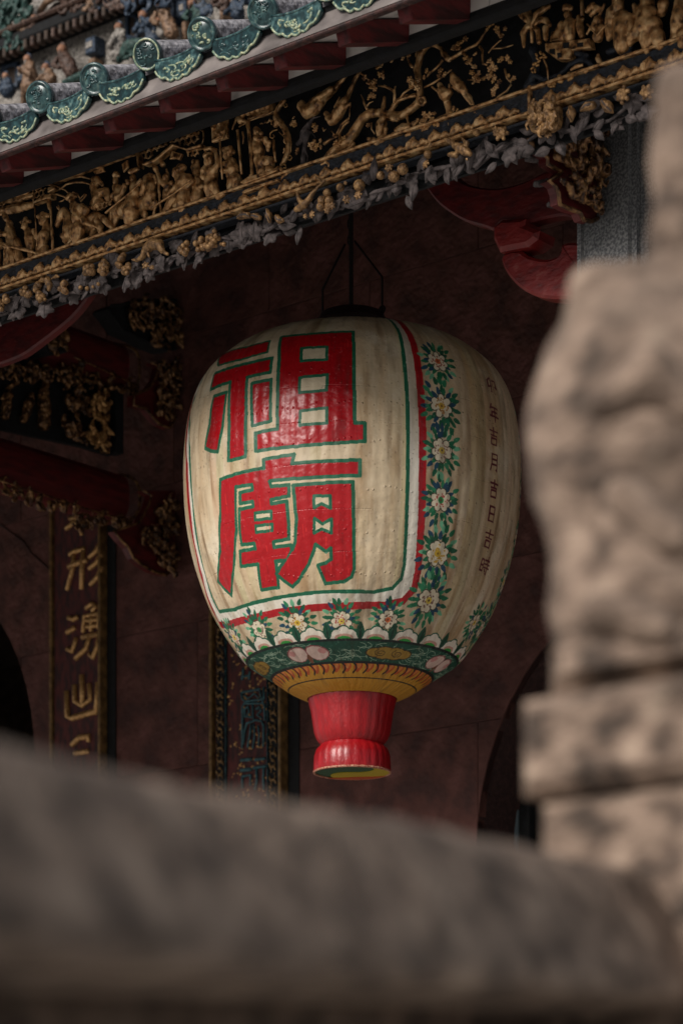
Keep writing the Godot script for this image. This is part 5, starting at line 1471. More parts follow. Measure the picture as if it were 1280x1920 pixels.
	plate(t, "square_banner", [.357, 4.858, .42, 4.857, .423, 4.791, .362, 4.792], 1.05, 1.066, null, 0.004)
	obj("banner_seal", carve(foliage_front(1.066, [.395, 4.82, 1.066, .013, .384, 4.831, 1.066, .008, .409, 4.808, 1.066, .008], 71, 0.022), 0.003, 0.003), M.gold, t)
	bar(t, "banner_edge", [.368, 4.841, 1.068, .002, .427, 4.841, 1.068, .002])
	bar(t, "banner_edge", [.369, 4.796, 1.068, .002, .429, 4.794, 1.068, .002])
	plate(t, "small_flag", [.195, 4.815, .236, 4.795, .225, 4.78, .205, 4.79, .186, 4.792], 1.045, 1.056)
	plate(t, "scalloped_lintel", [.079, 4.802, .083, 4.807, .126, 4.807, .152, 4.816, .199, 4.834, .223, 4.822, .256, 4.804, .315, 4.802, .316, 4.794, .263, 4.796, .223, 4.816, .205, 4.824, .16, 4.808, .13, 4.798, .087, 4.798], 1.035, 1.062, null, 0.003)
	bar(t, "roof_edge", [.055, 4.879, 1.05, .003, .081, 4.877, 1.05, .003, .107, 4.861, 1.05, .003, .149, 4.863, 1.05, .003, .195, 4.872, 1.05, .003, .216, 4.859, 1.05, .003, .241, 4.85, 1.05, .003, .263, 4.849, 1.05, .003, .282, 4.852, 1.05, .003, .3, 4.853, 1.05, .003, .318, 4.84, 1.05, .003, .319, 4.824, 1.05, .003, .313, 4.804, 1.05, .002])
	fretwork(t, [.062, 4.824, .043, 4.857, .035, 4.886, .088, 4.871, .176, 4.882, .222, 4.859, .259, 4.856, .292, 4.858, .298, 4.838, .292, 4.816, .237, 4.817, .182, 4.846, .129, 4.829, .103, 4.82], 1.045, 0.023, 10)
	bar(t, "roof_scroll", [.278, 4.843, 1.05, .002, .293, 4.831, 1.05, .002, .293, 4.839, 1.05, .002, .284, 4.842, 1.05, .002])
	figure(t, "corner_carving", [[.261, 4.871, 1.04, .004, .283, 4.874, 1.04, .006, .302, 4.866, 1.04, .005, .313, 4.877, 1.04, .004], [.302, 4.871, 1.04, .005, .327, 4.875, 1.04, .005, .363, 4.876, 1.04, .004]])
	fretwork(t, [.234, 4.791, .245, 4.804, .296, 4.801, .296, 4.78, .274, 4.778], 1.045, 0.018, 11)


func pavilion() -> void:
	var t := thing("pavilion_carving", "gilded carved pavilion with a veiled lady and tall scroll, beside the warrior carving", "carving")
	for i in 6:
		var a := 0.0 + i / 5.0
		var tiles := []
		var p0: Array = [.479, 4.872, 1.05, .004, .49, 4.834, 1.05, .004]
		var p1: Array = [.575, 4.866, 1.05, .004, .583, 4.831, 1.05, .004]
		for j in 8:
			var f := j / 7.0
			for c in 3:
				tiles.append(lerpf(lerpf(p0[c], p1[c], a), lerpf(p0[4 + c], p1[4 + c], a), f) + (0.02 * f if c == 2 else 0.0))
			tiles.append(0.0082 * (1.12 if j % 2 == 0 else 0.9))
		bar(t, "tile_row", tiles, M.gold, 8)
	plate(t, "roof_slab", [.462, 4.881, .569, 4.874, .579, 4.832, .475, 4.837], 1.02, 1.036)
	figure(t, "roof_gable", [[.464, 4.86, 1.055, .009, .463, 4.846, 1.055, .011, .468, 4.831, 1.055, .012], [.447, 4.842, 1.05, .004, .436, 4.826, 1.05, .003, .429, 4.814, 1.05, .002], [.48, 4.825, 1.055, .005, .497, 4.818, 1.055, .005, .5, 4.808, 1.055, .004]])
	bar(t, "eave_bar", [.461, 4.814, 1.055, .002, .506, 4.82, 1.055, .002, .583, 4.821, 1.055, .002, .59, 4.826, 1.055, .002])
	fretwork(t, [.534, 4.807, .578, 4.81, .588, 4.8, .584, 4.782, .573, 4.799, .534, 4.8], 1.05, 0.016, 12)
	for c in [[.446, 4.811, 1.045, .005, .447, 4.806, 1.045, .004, .454, 4.747, 1.045, .004, .463, 4.681, 1.045, .004], [.499, 4.816, 1.06, .006, .501, 4.801, 1.06, .006, .503, 4.796, 1.06, .005, .511, 4.727, 1.06, .005, .516, 4.664, 1.06, .005, .514, 4.657, 1.06, .008], [.584, 4.747, 1.045, .004, .588, 4.712, 1.045, .004, .593, 4.682, 1.045, .004], [.466, 4.801, 1.045, .003, .47, 4.785, 1.045, .003, .467, 4.766, 1.045, .001]]:
		bar(t, "pavilion_column", c, M.gold, 10)
	plate(t, "plinth", [.482, 4.644, .514, 4.653, .568, 4.648, .619, 4.647, .622, 4.641, .574, 4.637, .495, 4.636], 1.03, 1.075)
	plate(t, "plinth_foot", [.491, 4.612, .504, 4.617, .574, 4.618, .628, 4.617, .628, 4.611, .574, 4.61, .498, 4.607], 1.03, 1.078)
	plate(t, "plinth_back", [.486, 4.62, .487, 4.642, .607, 4.644, .613, 4.621], 1.035, 1.045, M.black)
	var st := begin()
	var c0: Array = [.498, 4.632, 1.058, .001, .502, 4.619, 1.058, .001]
	var c1: Array = [.61, 4.629, 1.058, .001, .617, 4.618, 1.058, .001]
	for i in 13:
		for s in [-1.0, 1.0]:
			var a := clampf(i / 12.0 - s * 0.05, 0.0, 1.0)
			var b := clampf(i / 12.0 + s * 0.05, 0.0, 1.0)
			add_tube(st, [lerpf(c0[0], c1[0], a), lerpf(c0[1], c1[1], a), c0[2], 0.0016, lerpf(c0[4], c1[4], b), lerpf(c0[5], c1[5], b), c0[2] + 0.0015 * s, 0.0016], 5)
	obj("lattice", finish(st), M.gilt, t)
	figure(t, "carved_lady", [[.52, 4.785, 1.045, .009, .516, 4.78, 1.045, .007], [.513, 4.797, 1.04, .008, .521, 4.791, 1.04, .007], [.543, 4.774, 1.05, .006], [.518, 4.766, 1.045, .01, .523, 4.748, 1.045, .013, .529, 4.727, 1.045, .015], [.525, 4.765, 1.055, .006, .541, 4.759, 1.055, .006, .564, 4.75, 1.055, .007, .579, 4.737, 1.055, .005], [.559, 4.746, 1.05, .007, .569, 4.732, 1.05, .007, .569, 4.72, 1.05, .005], [.529, 4.708, 1.045, .014, .536, 4.687, 1.045, .013, .539, 4.667, 1.045, .012], [.553, 4.693, 1.05, .013, .575, 4.685, 1.05, .013, .581, 4.672, 1.05, .009]])
	figure(t, "carved_beast", [[.581, 4.662, 1.06, .011, .6, 4.647, 1.06, .009, .612, 4.649, 1.06, .008], [.566, 4.654, 1.065, .006, .572, 4.648, 1.065, .005], [.615, 4.655, 1.06, .006, .637, 4.64, 1.06, .006, .65, 4.63, 1.06, .005, .631, 4.623, 1.06, .004, .625, 4.615, 1.06, .003], [.639, 4.641, 1.055, .004, .655, 4.625, 1.055, .003, .671, 4.613, 1.055, .002], [.593, 4.656, 1.06, .007, .587, 4.646, 1.06, .006]])
	# the tall S-shaped scroll at the end of the pavilion
	figure(t, "tall_scroll", [[.593, 4.87, 1.045, .005, .599, 4.878, 1.045, .006, .615, 4.873, 1.045, .006, .619, 4.859, 1.045, .007, .624, 4.848, 1.045, .006, .615, 4.84, 1.045, .006, .602, 4.833, 1.045, .006, .594, 4.821, 1.045, .007, .594, 4.807, 1.045, .009, .612, 4.788, 1.045, .009, .627, 4.767, 1.045, .009, .638, 4.746, 1.045, .008, .643, 4.723, 1.045, .007, .641, 4.702, 1.045, .007, .635, 4.685, 1.045, .007, .624, 4.674, 1.045, .006, .615, 4.668, 1.045, .005], [.603, 4.793, 1.05, .009, .597, 4.783, 1.05, .007]], null, 0.0036)
	for l in [[.636, 4.827, 1.06, .002, .642, 4.819, 1.06, .002, .649, 4.82, 1.06, .002, .648, 4.826, 1.06, .002, .643, 4.829, 1.06, .002], [.612, 4.764, 1.06, .002, .596, 4.765, 1.06, .002, .585, 4.76, 1.06, .002, .585, 4.75, 1.06, .002, .595, 4.744, 1.06, .002, .601, 4.748, 1.06, .002, .596, 4.754, 1.06, .002], [.65, 4.679, 1.06, .002, .662, 4.678, 1.06, .002, .667, 4.67, 1.06, .002, .661, 4.665, 1.06, .002, .653, 4.669, 1.06, .002], [.6, 4.867, 1.06, .002, .608, 4.86, 1.06, .002, .612, 4.863, 1.06, .002], [.628, 4.664, 1.06, .002, .644, 4.655, 1.06, .002, .645, 4.647, 1.06, .002, .636, 4.65, 1.06, .002], [.618, 4.851, 1.066, .001, .63, 4.84, 1.066, .001, .618, 4.827, 1.066, .001, .605, 4.812, 1.066, .001], [.624, 4.752, 1.066, .001, .643, 4.733, 1.066, .001, .65, 4.712, 1.066, .001, .649, 4.689, 1.066, .001, .636, 4.669, 1.066, .001], [.633, 4.783, 1.066, .001, .652, 4.759, 1.066, .001, .666, 4.732, 1.066, .001, .67, 4.707, 1.066, .001, .668, 4.684, 1.066, .001]]:
		bar(t, "scroll_edge", l, M.gilt)
	fretwork(t, [.597, 4.797, .603, 4.81, .629, 4.775, .647, 4.742, .651, 4.713, .644, 4.684, .636, 4.683, .643, 4.715, .638, 4.744, .622, 4.77], 1.068, 0.016, 13)


func birds_and_plum() -> void:
	var t := thing("bird_carving", "gilded carving of birds in a blossoming plum tree, middle of the eave frieze", "carving")
	figure(t, "tree_trunk", [[.756, 4.622, 1.04, .007, .768, 4.634, 1.04, .011, .792, 4.652, 1.04, .013, .827, 4.667, 1.04, .015, .859, 4.676, 1.04, .015, .879, 4.692, 1.04, .014, .894, 4.709, 1.04, .013, .91, 4.723, 1.04, .013, .937, 4.729, 1.04, .012, .972, 4.721, 1.04, .011, 1.006, 4.703, 1.04, .012, 1.045, 4.693, 1.04, .011, 1.071, 4.698, 1.04, .011, 1.098, 4.708, 1.04, .011, 1.116, 4.718, 1.04, .012], [.804, 4.631, 1.04, .007, .824, 4.638, 1.04, .008, .859, 4.646, 1.04, .009, .875, 4.66, 1.04, .007], [1.022, 4.69, 1.05, .009, 1.041, 4.682, 1.05, .008], [1.01, 4.714, 1.04, .008, 1.022, 4.729, 1.04, .007, 1.037, 4.739, 1.04, .006, 1.067, 4.74, 1.04, .006, 1.094, 4.736, 1.04, .006], [.832, 4.67, 1.045, .006, .828, 4.701, 1.045, .004, .844, 4.718, 1.045, .004, .863, 4.725, 1.045, .004], [.832, 4.626, 1.05, .003, .836, 4.613, 1.05, .002]], null, 0.0042)
	figure(t, "tree_trunk", [[1.107, 4.718, 1.04, .009, 1.111, 4.737, 1.04, .009, 1.109, 4.756, 1.04, .009, 1.104, 4.787, 1.04, .009, 1.1, 4.805, 1.04, .01, 1.107, 4.824, 1.04, .009, 1.117, 4.845, 1.04, .01, 1.126, 4.857, 1.04, .009, 1.145, 4.86, 1.04, .008, 1.167, 4.851, 1.04, .006, 1.182, 4.838, 1.04, .005], [1.186, 4.838, 1.045, .005, 1.195, 4.821, 1.045, .008, 1.208, 4.803, 1.045, .008, 1.216, 4.795, 1.045, .005], [1.085, 4.815, 1.04, .005, 1.077, 4.826, 1.04, .004, 1.066, 4.847, 1.04, .003], [1.096, 4.842, 1.04, .004, 1.1, 4.852, 1.04, .003]], null, 0.0042)
	figure(t, "knot_hole", [[1.119, 4.71, 1.06, .004, 1.127, 4.717, 1.06, .004, 1.142, 4.71, 1.06, .004, 1.145, 4.697, 1.06, .004, 1.136, 4.691, 1.06, .004, 1.123, 4.699, 1.06, .004, 1.119, 4.71, 1.06, .004]])
	figure(t, "knot_hole", [[.777, 4.622, 1.06, .004, .791, 4.625, 1.06, .004, .805, 4.617, 1.06, .004, .803, 4.607, 1.06, .003]])
	for l in [[1.208, 4.797, 1.045, .005, 1.23, 4.799, 1.045, .005, 1.26, 4.805, 1.045, .005, 1.278, 4.809, 1.045, .004, 1.307, 4.811, 1.045, .004, 1.322, 4.822, 1.045, .004, 1.336, 4.836, 1.045, .003, 1.347, 4.841, 1.045, .002], [1.193, 4.802, 1.045, .004, 1.171, 4.787, 1.045, .003, 1.153, 4.78, 1.045, .003, 1.139, 4.772, 1.045, .002], [1.134, 4.743, 1.05, .003, 1.164, 4.746, 1.05, .003, 1.194, 4.754, 1.05, .003, 1.227, 4.765, 1.05, .002], [1.16, 4.738, 1.05, .003, 1.179, 4.72, 1.05, .003, 1.22, 4.716, 1.05, .002, 1.238, 4.72, 1.05, .002], [1.1, 4.733, 1.045, .004, 1.066, 4.736, 1.045, .005, 1.039, 4.735, 1.045, .005, 1.024, 4.724, 1.045, .004], [1.028, 4.738, 1.045, .003, 1.028, 4.759, 1.045, .002, 1.027, 4.777, 1.045, .002], [1.081, 4.756, 1.045, .003, 1.058, 4.75, 1.045, .003, 1.047, 4.739, 1.045, .003], [.99, 4.79, 1.045, .003, 1.013, 4.775, 1.045, .002, 1.028, 4.764, 1.045, .002], [1.318, 4.803, 1.045, .004, 1.327, 4.789, 1.045, .004, 1.327, 4.772, 1.045, .003, 1.329, 4.754, 1.045, .003, 1.343, 4.747, 1.045, .003], [1.322, 4.626, 1.045, .003, 1.336, 4.631, 1.045, .003, 1.358, 4.642, 1.045, .003, 1.383, 4.653, 1.045, .003, 1.408, 4.66, 1.045, .003, 1.422, 4.673, 1.045, .003], [1.347, 4.778, 1.045, .002, 1.361, 4.788, 1.045, .002, 1.379, 4.797, 1.045, .002, 1.39, 4.8, 1.045, .001], [1.361, 4.785, 1.045, .002, 1.39, 4.778, 1.045, .002, 1.415, 4.776, 1.045, .002, 1.429, 4.776, 1.045, .001], [1.264, 4.8, 1.05, .004, 1.282, 4.783, 1.05, .004, 1.289, 4.764, 1.05, .003, 1.311, 4.746, 1.05, .002], [1.175, 4.651, 1.045, .002, 1.201, 4.653, 1.045, .002, 1.216, 4.655, 1.045, .002], [1.401, 4.72, 1.045, .003, 1.408, 4.695, 1.045, .003, 1.422, 4.679, 1.045, .003], [1.278, 4.725, 1.045, .002, 1.311, 4.716, 1.045, .002, 1.343, 4.718, 1.045, .002]]:
		bar(t, "branch", l)
	for l in [[.93, 4.74, 1.045, .004, .918, 4.761, 1.045, .003, .914, 4.774, 1.045, .002, .906, 4.788, 1.045, .001], [.926, 4.747, 1.045, .003, .937, 4.756, 1.045, .002, .951, 4.757, 1.045, .001], [.863, 4.734, 1.045, .003, .836, 4.723, 1.045, .003, .816, 4.698, 1.045, .003, .8, 4.715, 1.045, .002], [.777, 4.683, 1.05, .005, .8, 4.689, 1.05, .004, .824, 4.692, 1.05, .003], [.968, 4.795, 1.045, .002, .995, 4.785, 1.045, .003, 1.018, 4.769, 1.045, .003, 1.026, 4.759, 1.045, .003, 1.024, 4.732, 1.045, .003], [1.024, 4.762, 1.045, .002, 1.03, 4.777, 1.045, .002], [.949, 4.697, 1.05, .002, .949, 4.679, 1.05, .002, .961, 4.662, 1.05, .002], [.887, 4.86, 1.045, .003, .914, 4.84, 1.045, .002, .941, 4.815, 1.045, .002], [.996, 4.7, 1.055, .002, 1.022, 4.688, 1.055, .003, 1.045, 4.676, 1.055, .002], [.764, 4.735, 1.04, .002, .768, 4.725, 1.04, .002, .776, 4.729, 1.04, .001], [1.065, 4.687, 1.04, .004, 1.071, 4.662, 1.04, .003, 1.075, 4.643, 1.04, .003]]:
		bar(t, "branch", l)
	# birds
	figure(t, "carved_bird", [[.699, 4.814, 1.055, .011, .695, 4.806, 1.055, .01], [.689, 4.821, 1.055, .002, .684, 4.824, 1.055, .002], [.7, 4.803, 1.05, .013, .716, 4.79, 1.05, .019, .741, 4.792, 1.05, .018, .761, 4.802, 1.05, .015], [.737, 4.807, 1.055, .01, .769, 4.814, 1.055, .011, .809, 4.824, 1.055, .01], [.772, 4.81, 1.045, .01, .808, 4.827, 1.045, .008, .84, 4.846, 1.045, .006, .865, 4.864, 1.045, .004], [.761, 4.781, 1.05, .003, .769, 4.794, 1.05, .004]])
	figure(t, "carved_bird", [[.789, 4.764, 1.055, .007, .799, 4.748, 1.055, .01, .809, 4.735, 1.055, .011], [.812, 4.74, 1.05, .013, .828, 4.754, 1.05, .016, .844, 4.771, 1.05, .014, .856, 4.785, 1.05, .009], [.82, 4.774, 1.05, .006, .83, 4.789, 1.05, .004, .834, 4.799, 1.05, .002], [.855, 4.79, 1.045, .008, .871, 4.813, 1.045, .006, .887, 4.836, 1.045, .005, .91, 4.859, 1.045, .004, .922, 4.874, 1.045, .003], [.86, 4.762, 1.055, .007, .872, 4.767, 1.055, .004, .877, 4.77, 1.055, .002, .875, 4.748, 1.055, .002, .872, 4.724, 1.055, .002]])
	figure(t, "carved_bird", [[.946, 4.65, 1.06, .005, .965, 4.639, 1.06, .009, .977, 4.629, 1.06, .006], [.977, 4.626, 1.06, .005, .988, 4.636, 1.06, .01, 1, 4.636, 1.06, .01], [.984, 4.657, 1.055, .012, .988, 4.679, 1.055, .014, .996, 4.695, 1.055, .009], [.988, 4.705, 1.05, .008, .991, 4.728, 1.05, .006, .995, 4.755, 1.05, .004], [1.007, 4.661, 1.06, .006, 1.005, 4.644, 1.06, .005], [.973, 4.639, 1.065, .004, .958, 4.646, 1.065, .003]])
	figure(t, "carved_bird", [[1.045, 4.648, 1.06, .007, 1.068, 4.645, 1.06, .014, 1.087, 4.643, 1.06, .011], [1.019, 4.643, 1.055, .002, 1.038, 4.646, 1.055, .004], [1.08, 4.624, 1.06, .006, 1.095, 4.623, 1.06, .004], [1.091, 4.652, 1.055, .005, 1.109, 4.653, 1.055, .006, 1.132, 4.653, 1.055, .005]])
	figure(t, "carved_bird", [[1.238, 4.745, 1.06, .008, 1.242, 4.733, 1.06, .01], [1.242, 4.729, 1.055, .013, 1.26, 4.709, 1.055, .014, 1.275, 4.691, 1.055, .01], [1.26, 4.709, 1.055, .007, 1.278, 4.678, 1.055, .006, 1.297, 4.65, 1.055, .003], [1.271, 4.696, 1.05, .006, 1.289, 4.674, 1.05, .005, 1.302, 4.651, 1.05, .003], [1.242, 4.712, 1.06, .004, 1.249, 4.702, 1.06, .003]])
	figure(t, "carved_bird", [[1.19, 4.734, 1.055, .007, 1.196, 4.724, 1.055, .008], [1.201, 4.712, 1.06, .013, 1.213, 4.697, 1.06, .015, 1.224, 4.7, 1.06, .012], [1.223, 4.725, 1.055, .003, 1.229, 4.7, 1.055, .005], [1.212, 4.683, 1.05, .01, 1.218, 4.664, 1.05, .008, 1.216, 4.644, 1.05, .007]])
	# blossoms: five petals about a boss, each a piece of its own
	var kinds := [blossom_mesh(1), blossom_mesh(2), blossom_mesh(3)]
	rng.seed = 12
	var spots: Array = [1.024, 4.847, 1.05, .008, 1.04, 4.854, 1.05, .009, 1.055, 4.856, 1.05, .009, 1.07, 4.858, 1.05, .009, 1.063, 4.842, 1.05, .008, 1.078, 4.866, 1.05, .008, 1.081, 4.843, 1.05, .007, 1.044, 4.868, 1.05, .007, 1.032, 4.862, 1.05, .007, 1.145, 4.863, 1.05, .009, 1.16, 4.855, 1.05, .008, 1.149, 4.87, 1.05, .008, 1.242, 4.823, 1.05, .01, 1.256, 4.825, 1.05, .009, 1.238, 4.816, 1.05, .008, 1.253, 4.812, 1.05, .008, 1.242, 4.855, 1.05, .008, 1.267, 4.828, 1.05, .009, 1.278, 4.832, 1.05, .008, 1.351, 4.858, 1.05, .009, 1.365, 4.846, 1.05, .01, 1.38, 4.83, 1.05, .01, 1.354, 4.84, 1.05, .009, 1.39, 4.815, 1.05, .008, 1.397, 4.805, 1.05, .008, 1.408, 4.822, 1.05, .007, 1.347, 4.851, 1.05, .007, 1.3, 4.734, 1.05, .009, 1.311, 4.72, 1.05, .01, 1.322, 4.728, 1.05, .008, 1.307, 4.709, 1.05, .009, 1.322, 4.708, 1.05, .008, 1.336, 4.71, 1.05, .006, 1.358, 4.75, 1.05, .009, 1.369, 4.738, 1.05, .01, 1.358, 4.73, 1.05, .009, 1.376, 4.725, 1.05, .009, 1.365, 4.713, 1.05, .01, 1.354, 4.711, 1.05, .009, 1.376, 4.702, 1.05, .009, 1.369, 4.695, 1.05, .008, 1.39, 4.744, 1.05, .009, 1.401, 4.744, 1.05, .007, 1.419, 4.741, 1.05, .009, 1.426, 4.728, 1.05, .007]
	spots.append_array([1.383, 4.675, 1.055, .008, 1.373, 4.667, 1.055, .009, 1.376, 4.654, 1.055, .007, 1.394, 4.684, 1.055, .007, 1.433, 4.679, 1.055, .007, 1.44, 4.682, 1.055, .007, 1.423, 4.693, 1.055, .006, 1.289, 4.762, 1.055, .008, 1.297, 4.768, 1.055, .008, 1.308, 4.748, 1.055, .008, 1.282, 4.778, 1.055, .008, 1.315, 4.778, 1.055, .007, 1.093, 4.773, 1.055, .009, 1.104, 4.758, 1.055, .009, 1.116, 4.743, 1.055, .009, 1.097, 4.754, 1.055, .008, 1.123, 4.762, 1.055, .007, 1.198, 4.767, 1.055, .009, 1.209, 4.755, 1.055, .008, 1.19, 4.758, 1.055, .007, 1.142, 4.666, 1.055, .009, 1.157, 4.659, 1.055, .01, 1.168, 4.644, 1.055, .009, 1.146, 4.65, 1.055, .009, 1.16, 4.631, 1.055, .008, 1.138, 4.631, 1.055, .008, 1.153, 4.624, 1.055, .008, 1.175, 4.657, 1.055, .007, 1.242, 4.653, 1.055, .009, 1.253, 4.644, 1.055, .008, 1.231, 4.645, 1.055, .007, 1.149, 4.781, 1.055, .008, 1.157, 4.77, 1.055, .007, 1.142, 4.765, 1.055, .007, 1.318, 4.624, 1.055, .007, 1.329, 4.624, 1.055, .006, 1.19, 4.623, 1.055, .007, 1.227, 4.616, 1.055, .006, 1.179, 4.626, 1.055, .006])
	spots.append_array([.899, 4.858, 1.05, .009, .91, 4.842, 1.05, .008, .93, 4.825, 1.05, .009, .945, 4.806, 1.05, .01, .961, 4.799, 1.05, .01, .953, 4.792, 1.05, .009, .965, 4.783, 1.05, .008, .961, 4.807, 1.05, .008, .98, 4.82, 1.05, .009, .992, 4.823, 1.05, .008, .995, 4.81, 1.05, .008, .976, 4.839, 1.05, .008, .988, 4.842, 1.05, .008, .968, 4.85, 1.05, .008, .949, 4.772, 1.05, .009, .957, 4.767, 1.05, .008, .941, 4.768, 1.05, .008, .741, 4.744, 1.05, .008, .745, 4.731, 1.05, .008, .753, 4.735, 1.05, .007, .733, 4.691, 1.05, .009, .745, 4.694, 1.05, .01, .757, 4.682, 1.05, .009, .749, 4.675, 1.05, .008, .765, 4.695, 1.05, .007, .769, 4.676, 1.05, .007, .737, 4.681, 1.05, .008, .824, 4.673, 1.05, .01, .84, 4.672, 1.05, .01, .852, 4.678, 1.05, .009, .832, 4.662, 1.05, .009, .86, 4.64, 1.05, .009, .867, 4.629, 1.05, .008, 1.087, 4.773, 1.05, .009, 1.102, 4.763, 1.05, .01, 1.113, 4.754, 1.05, .009, 1.094, 4.756, 1.05, .008, 1.109, 4.769, 1.05, .008, .668, 4.772, 1.05, .008, .672, 4.762, 1.05, .008, .662, 4.768, 1.05, .007, .669, 4.784, 1.05, .005, .684, 4.689, 1.05, .007, .682, 4.682, 1.05, .007, .816, 4.697, 1.05, .006, .938, 4.692, 1.05, .007])
	spots.append_array([1.121, 4.651, 1.06, .008, 1.136, 4.638, 1.06, .008, 1.143, 4.648, 1.06, .008, 1.14, 4.626, 1.06, .009, 1.113, 4.644, 1.06, .007])
	for i in range(0, spots.size(), 4):
		obj("blossom", kinds[rng.randi() % 3], M.gold if rng.randf() < 0.7 else M.gilt, t, Transform3D(Basis.from_euler(Vector3(rng.randf_range(-0.7, 0.5), rng.randf_range(-0.6, 0.7), rng.randf() * TAU)).scaled_local(Vector3.ONE * spots[i + 3] / 0.0095 * 0.62), Vector3(spots[i], spots[i + 1], spots[i + 2] + 0.006 * rng.randf())))
	# the worn, ungilt plant at the left of the tree
	figure(t, "bare_plant", [[.756, 4.77, 1.04, .002, .728, 4.772, 1.04, .003, .712, 4.758, 1.04, .007, .696, 4.741, 1.04, .011, .688, 4.722, 1.04, .008, .671, 4.714, 1.04, .006], [.708, 4.734, 1.04, .009, .7, 4.706, 1.04, .007, .692, 4.675, 1.04, .007, .692, 4.626, 1.04, .007], [.696, 4.701, 1.04, .005, .708, 4.671, 1.04, .002, .704, 4.638, 1.04, .002], [.72, 4.631, 1.04, .004, .736, 4.63, 1.04, .004, .74, 4.614, 1.04, .002], [.714, 4.741, 1.035, .002, .732, 4.718, 1.035, .002]], M.leaf)


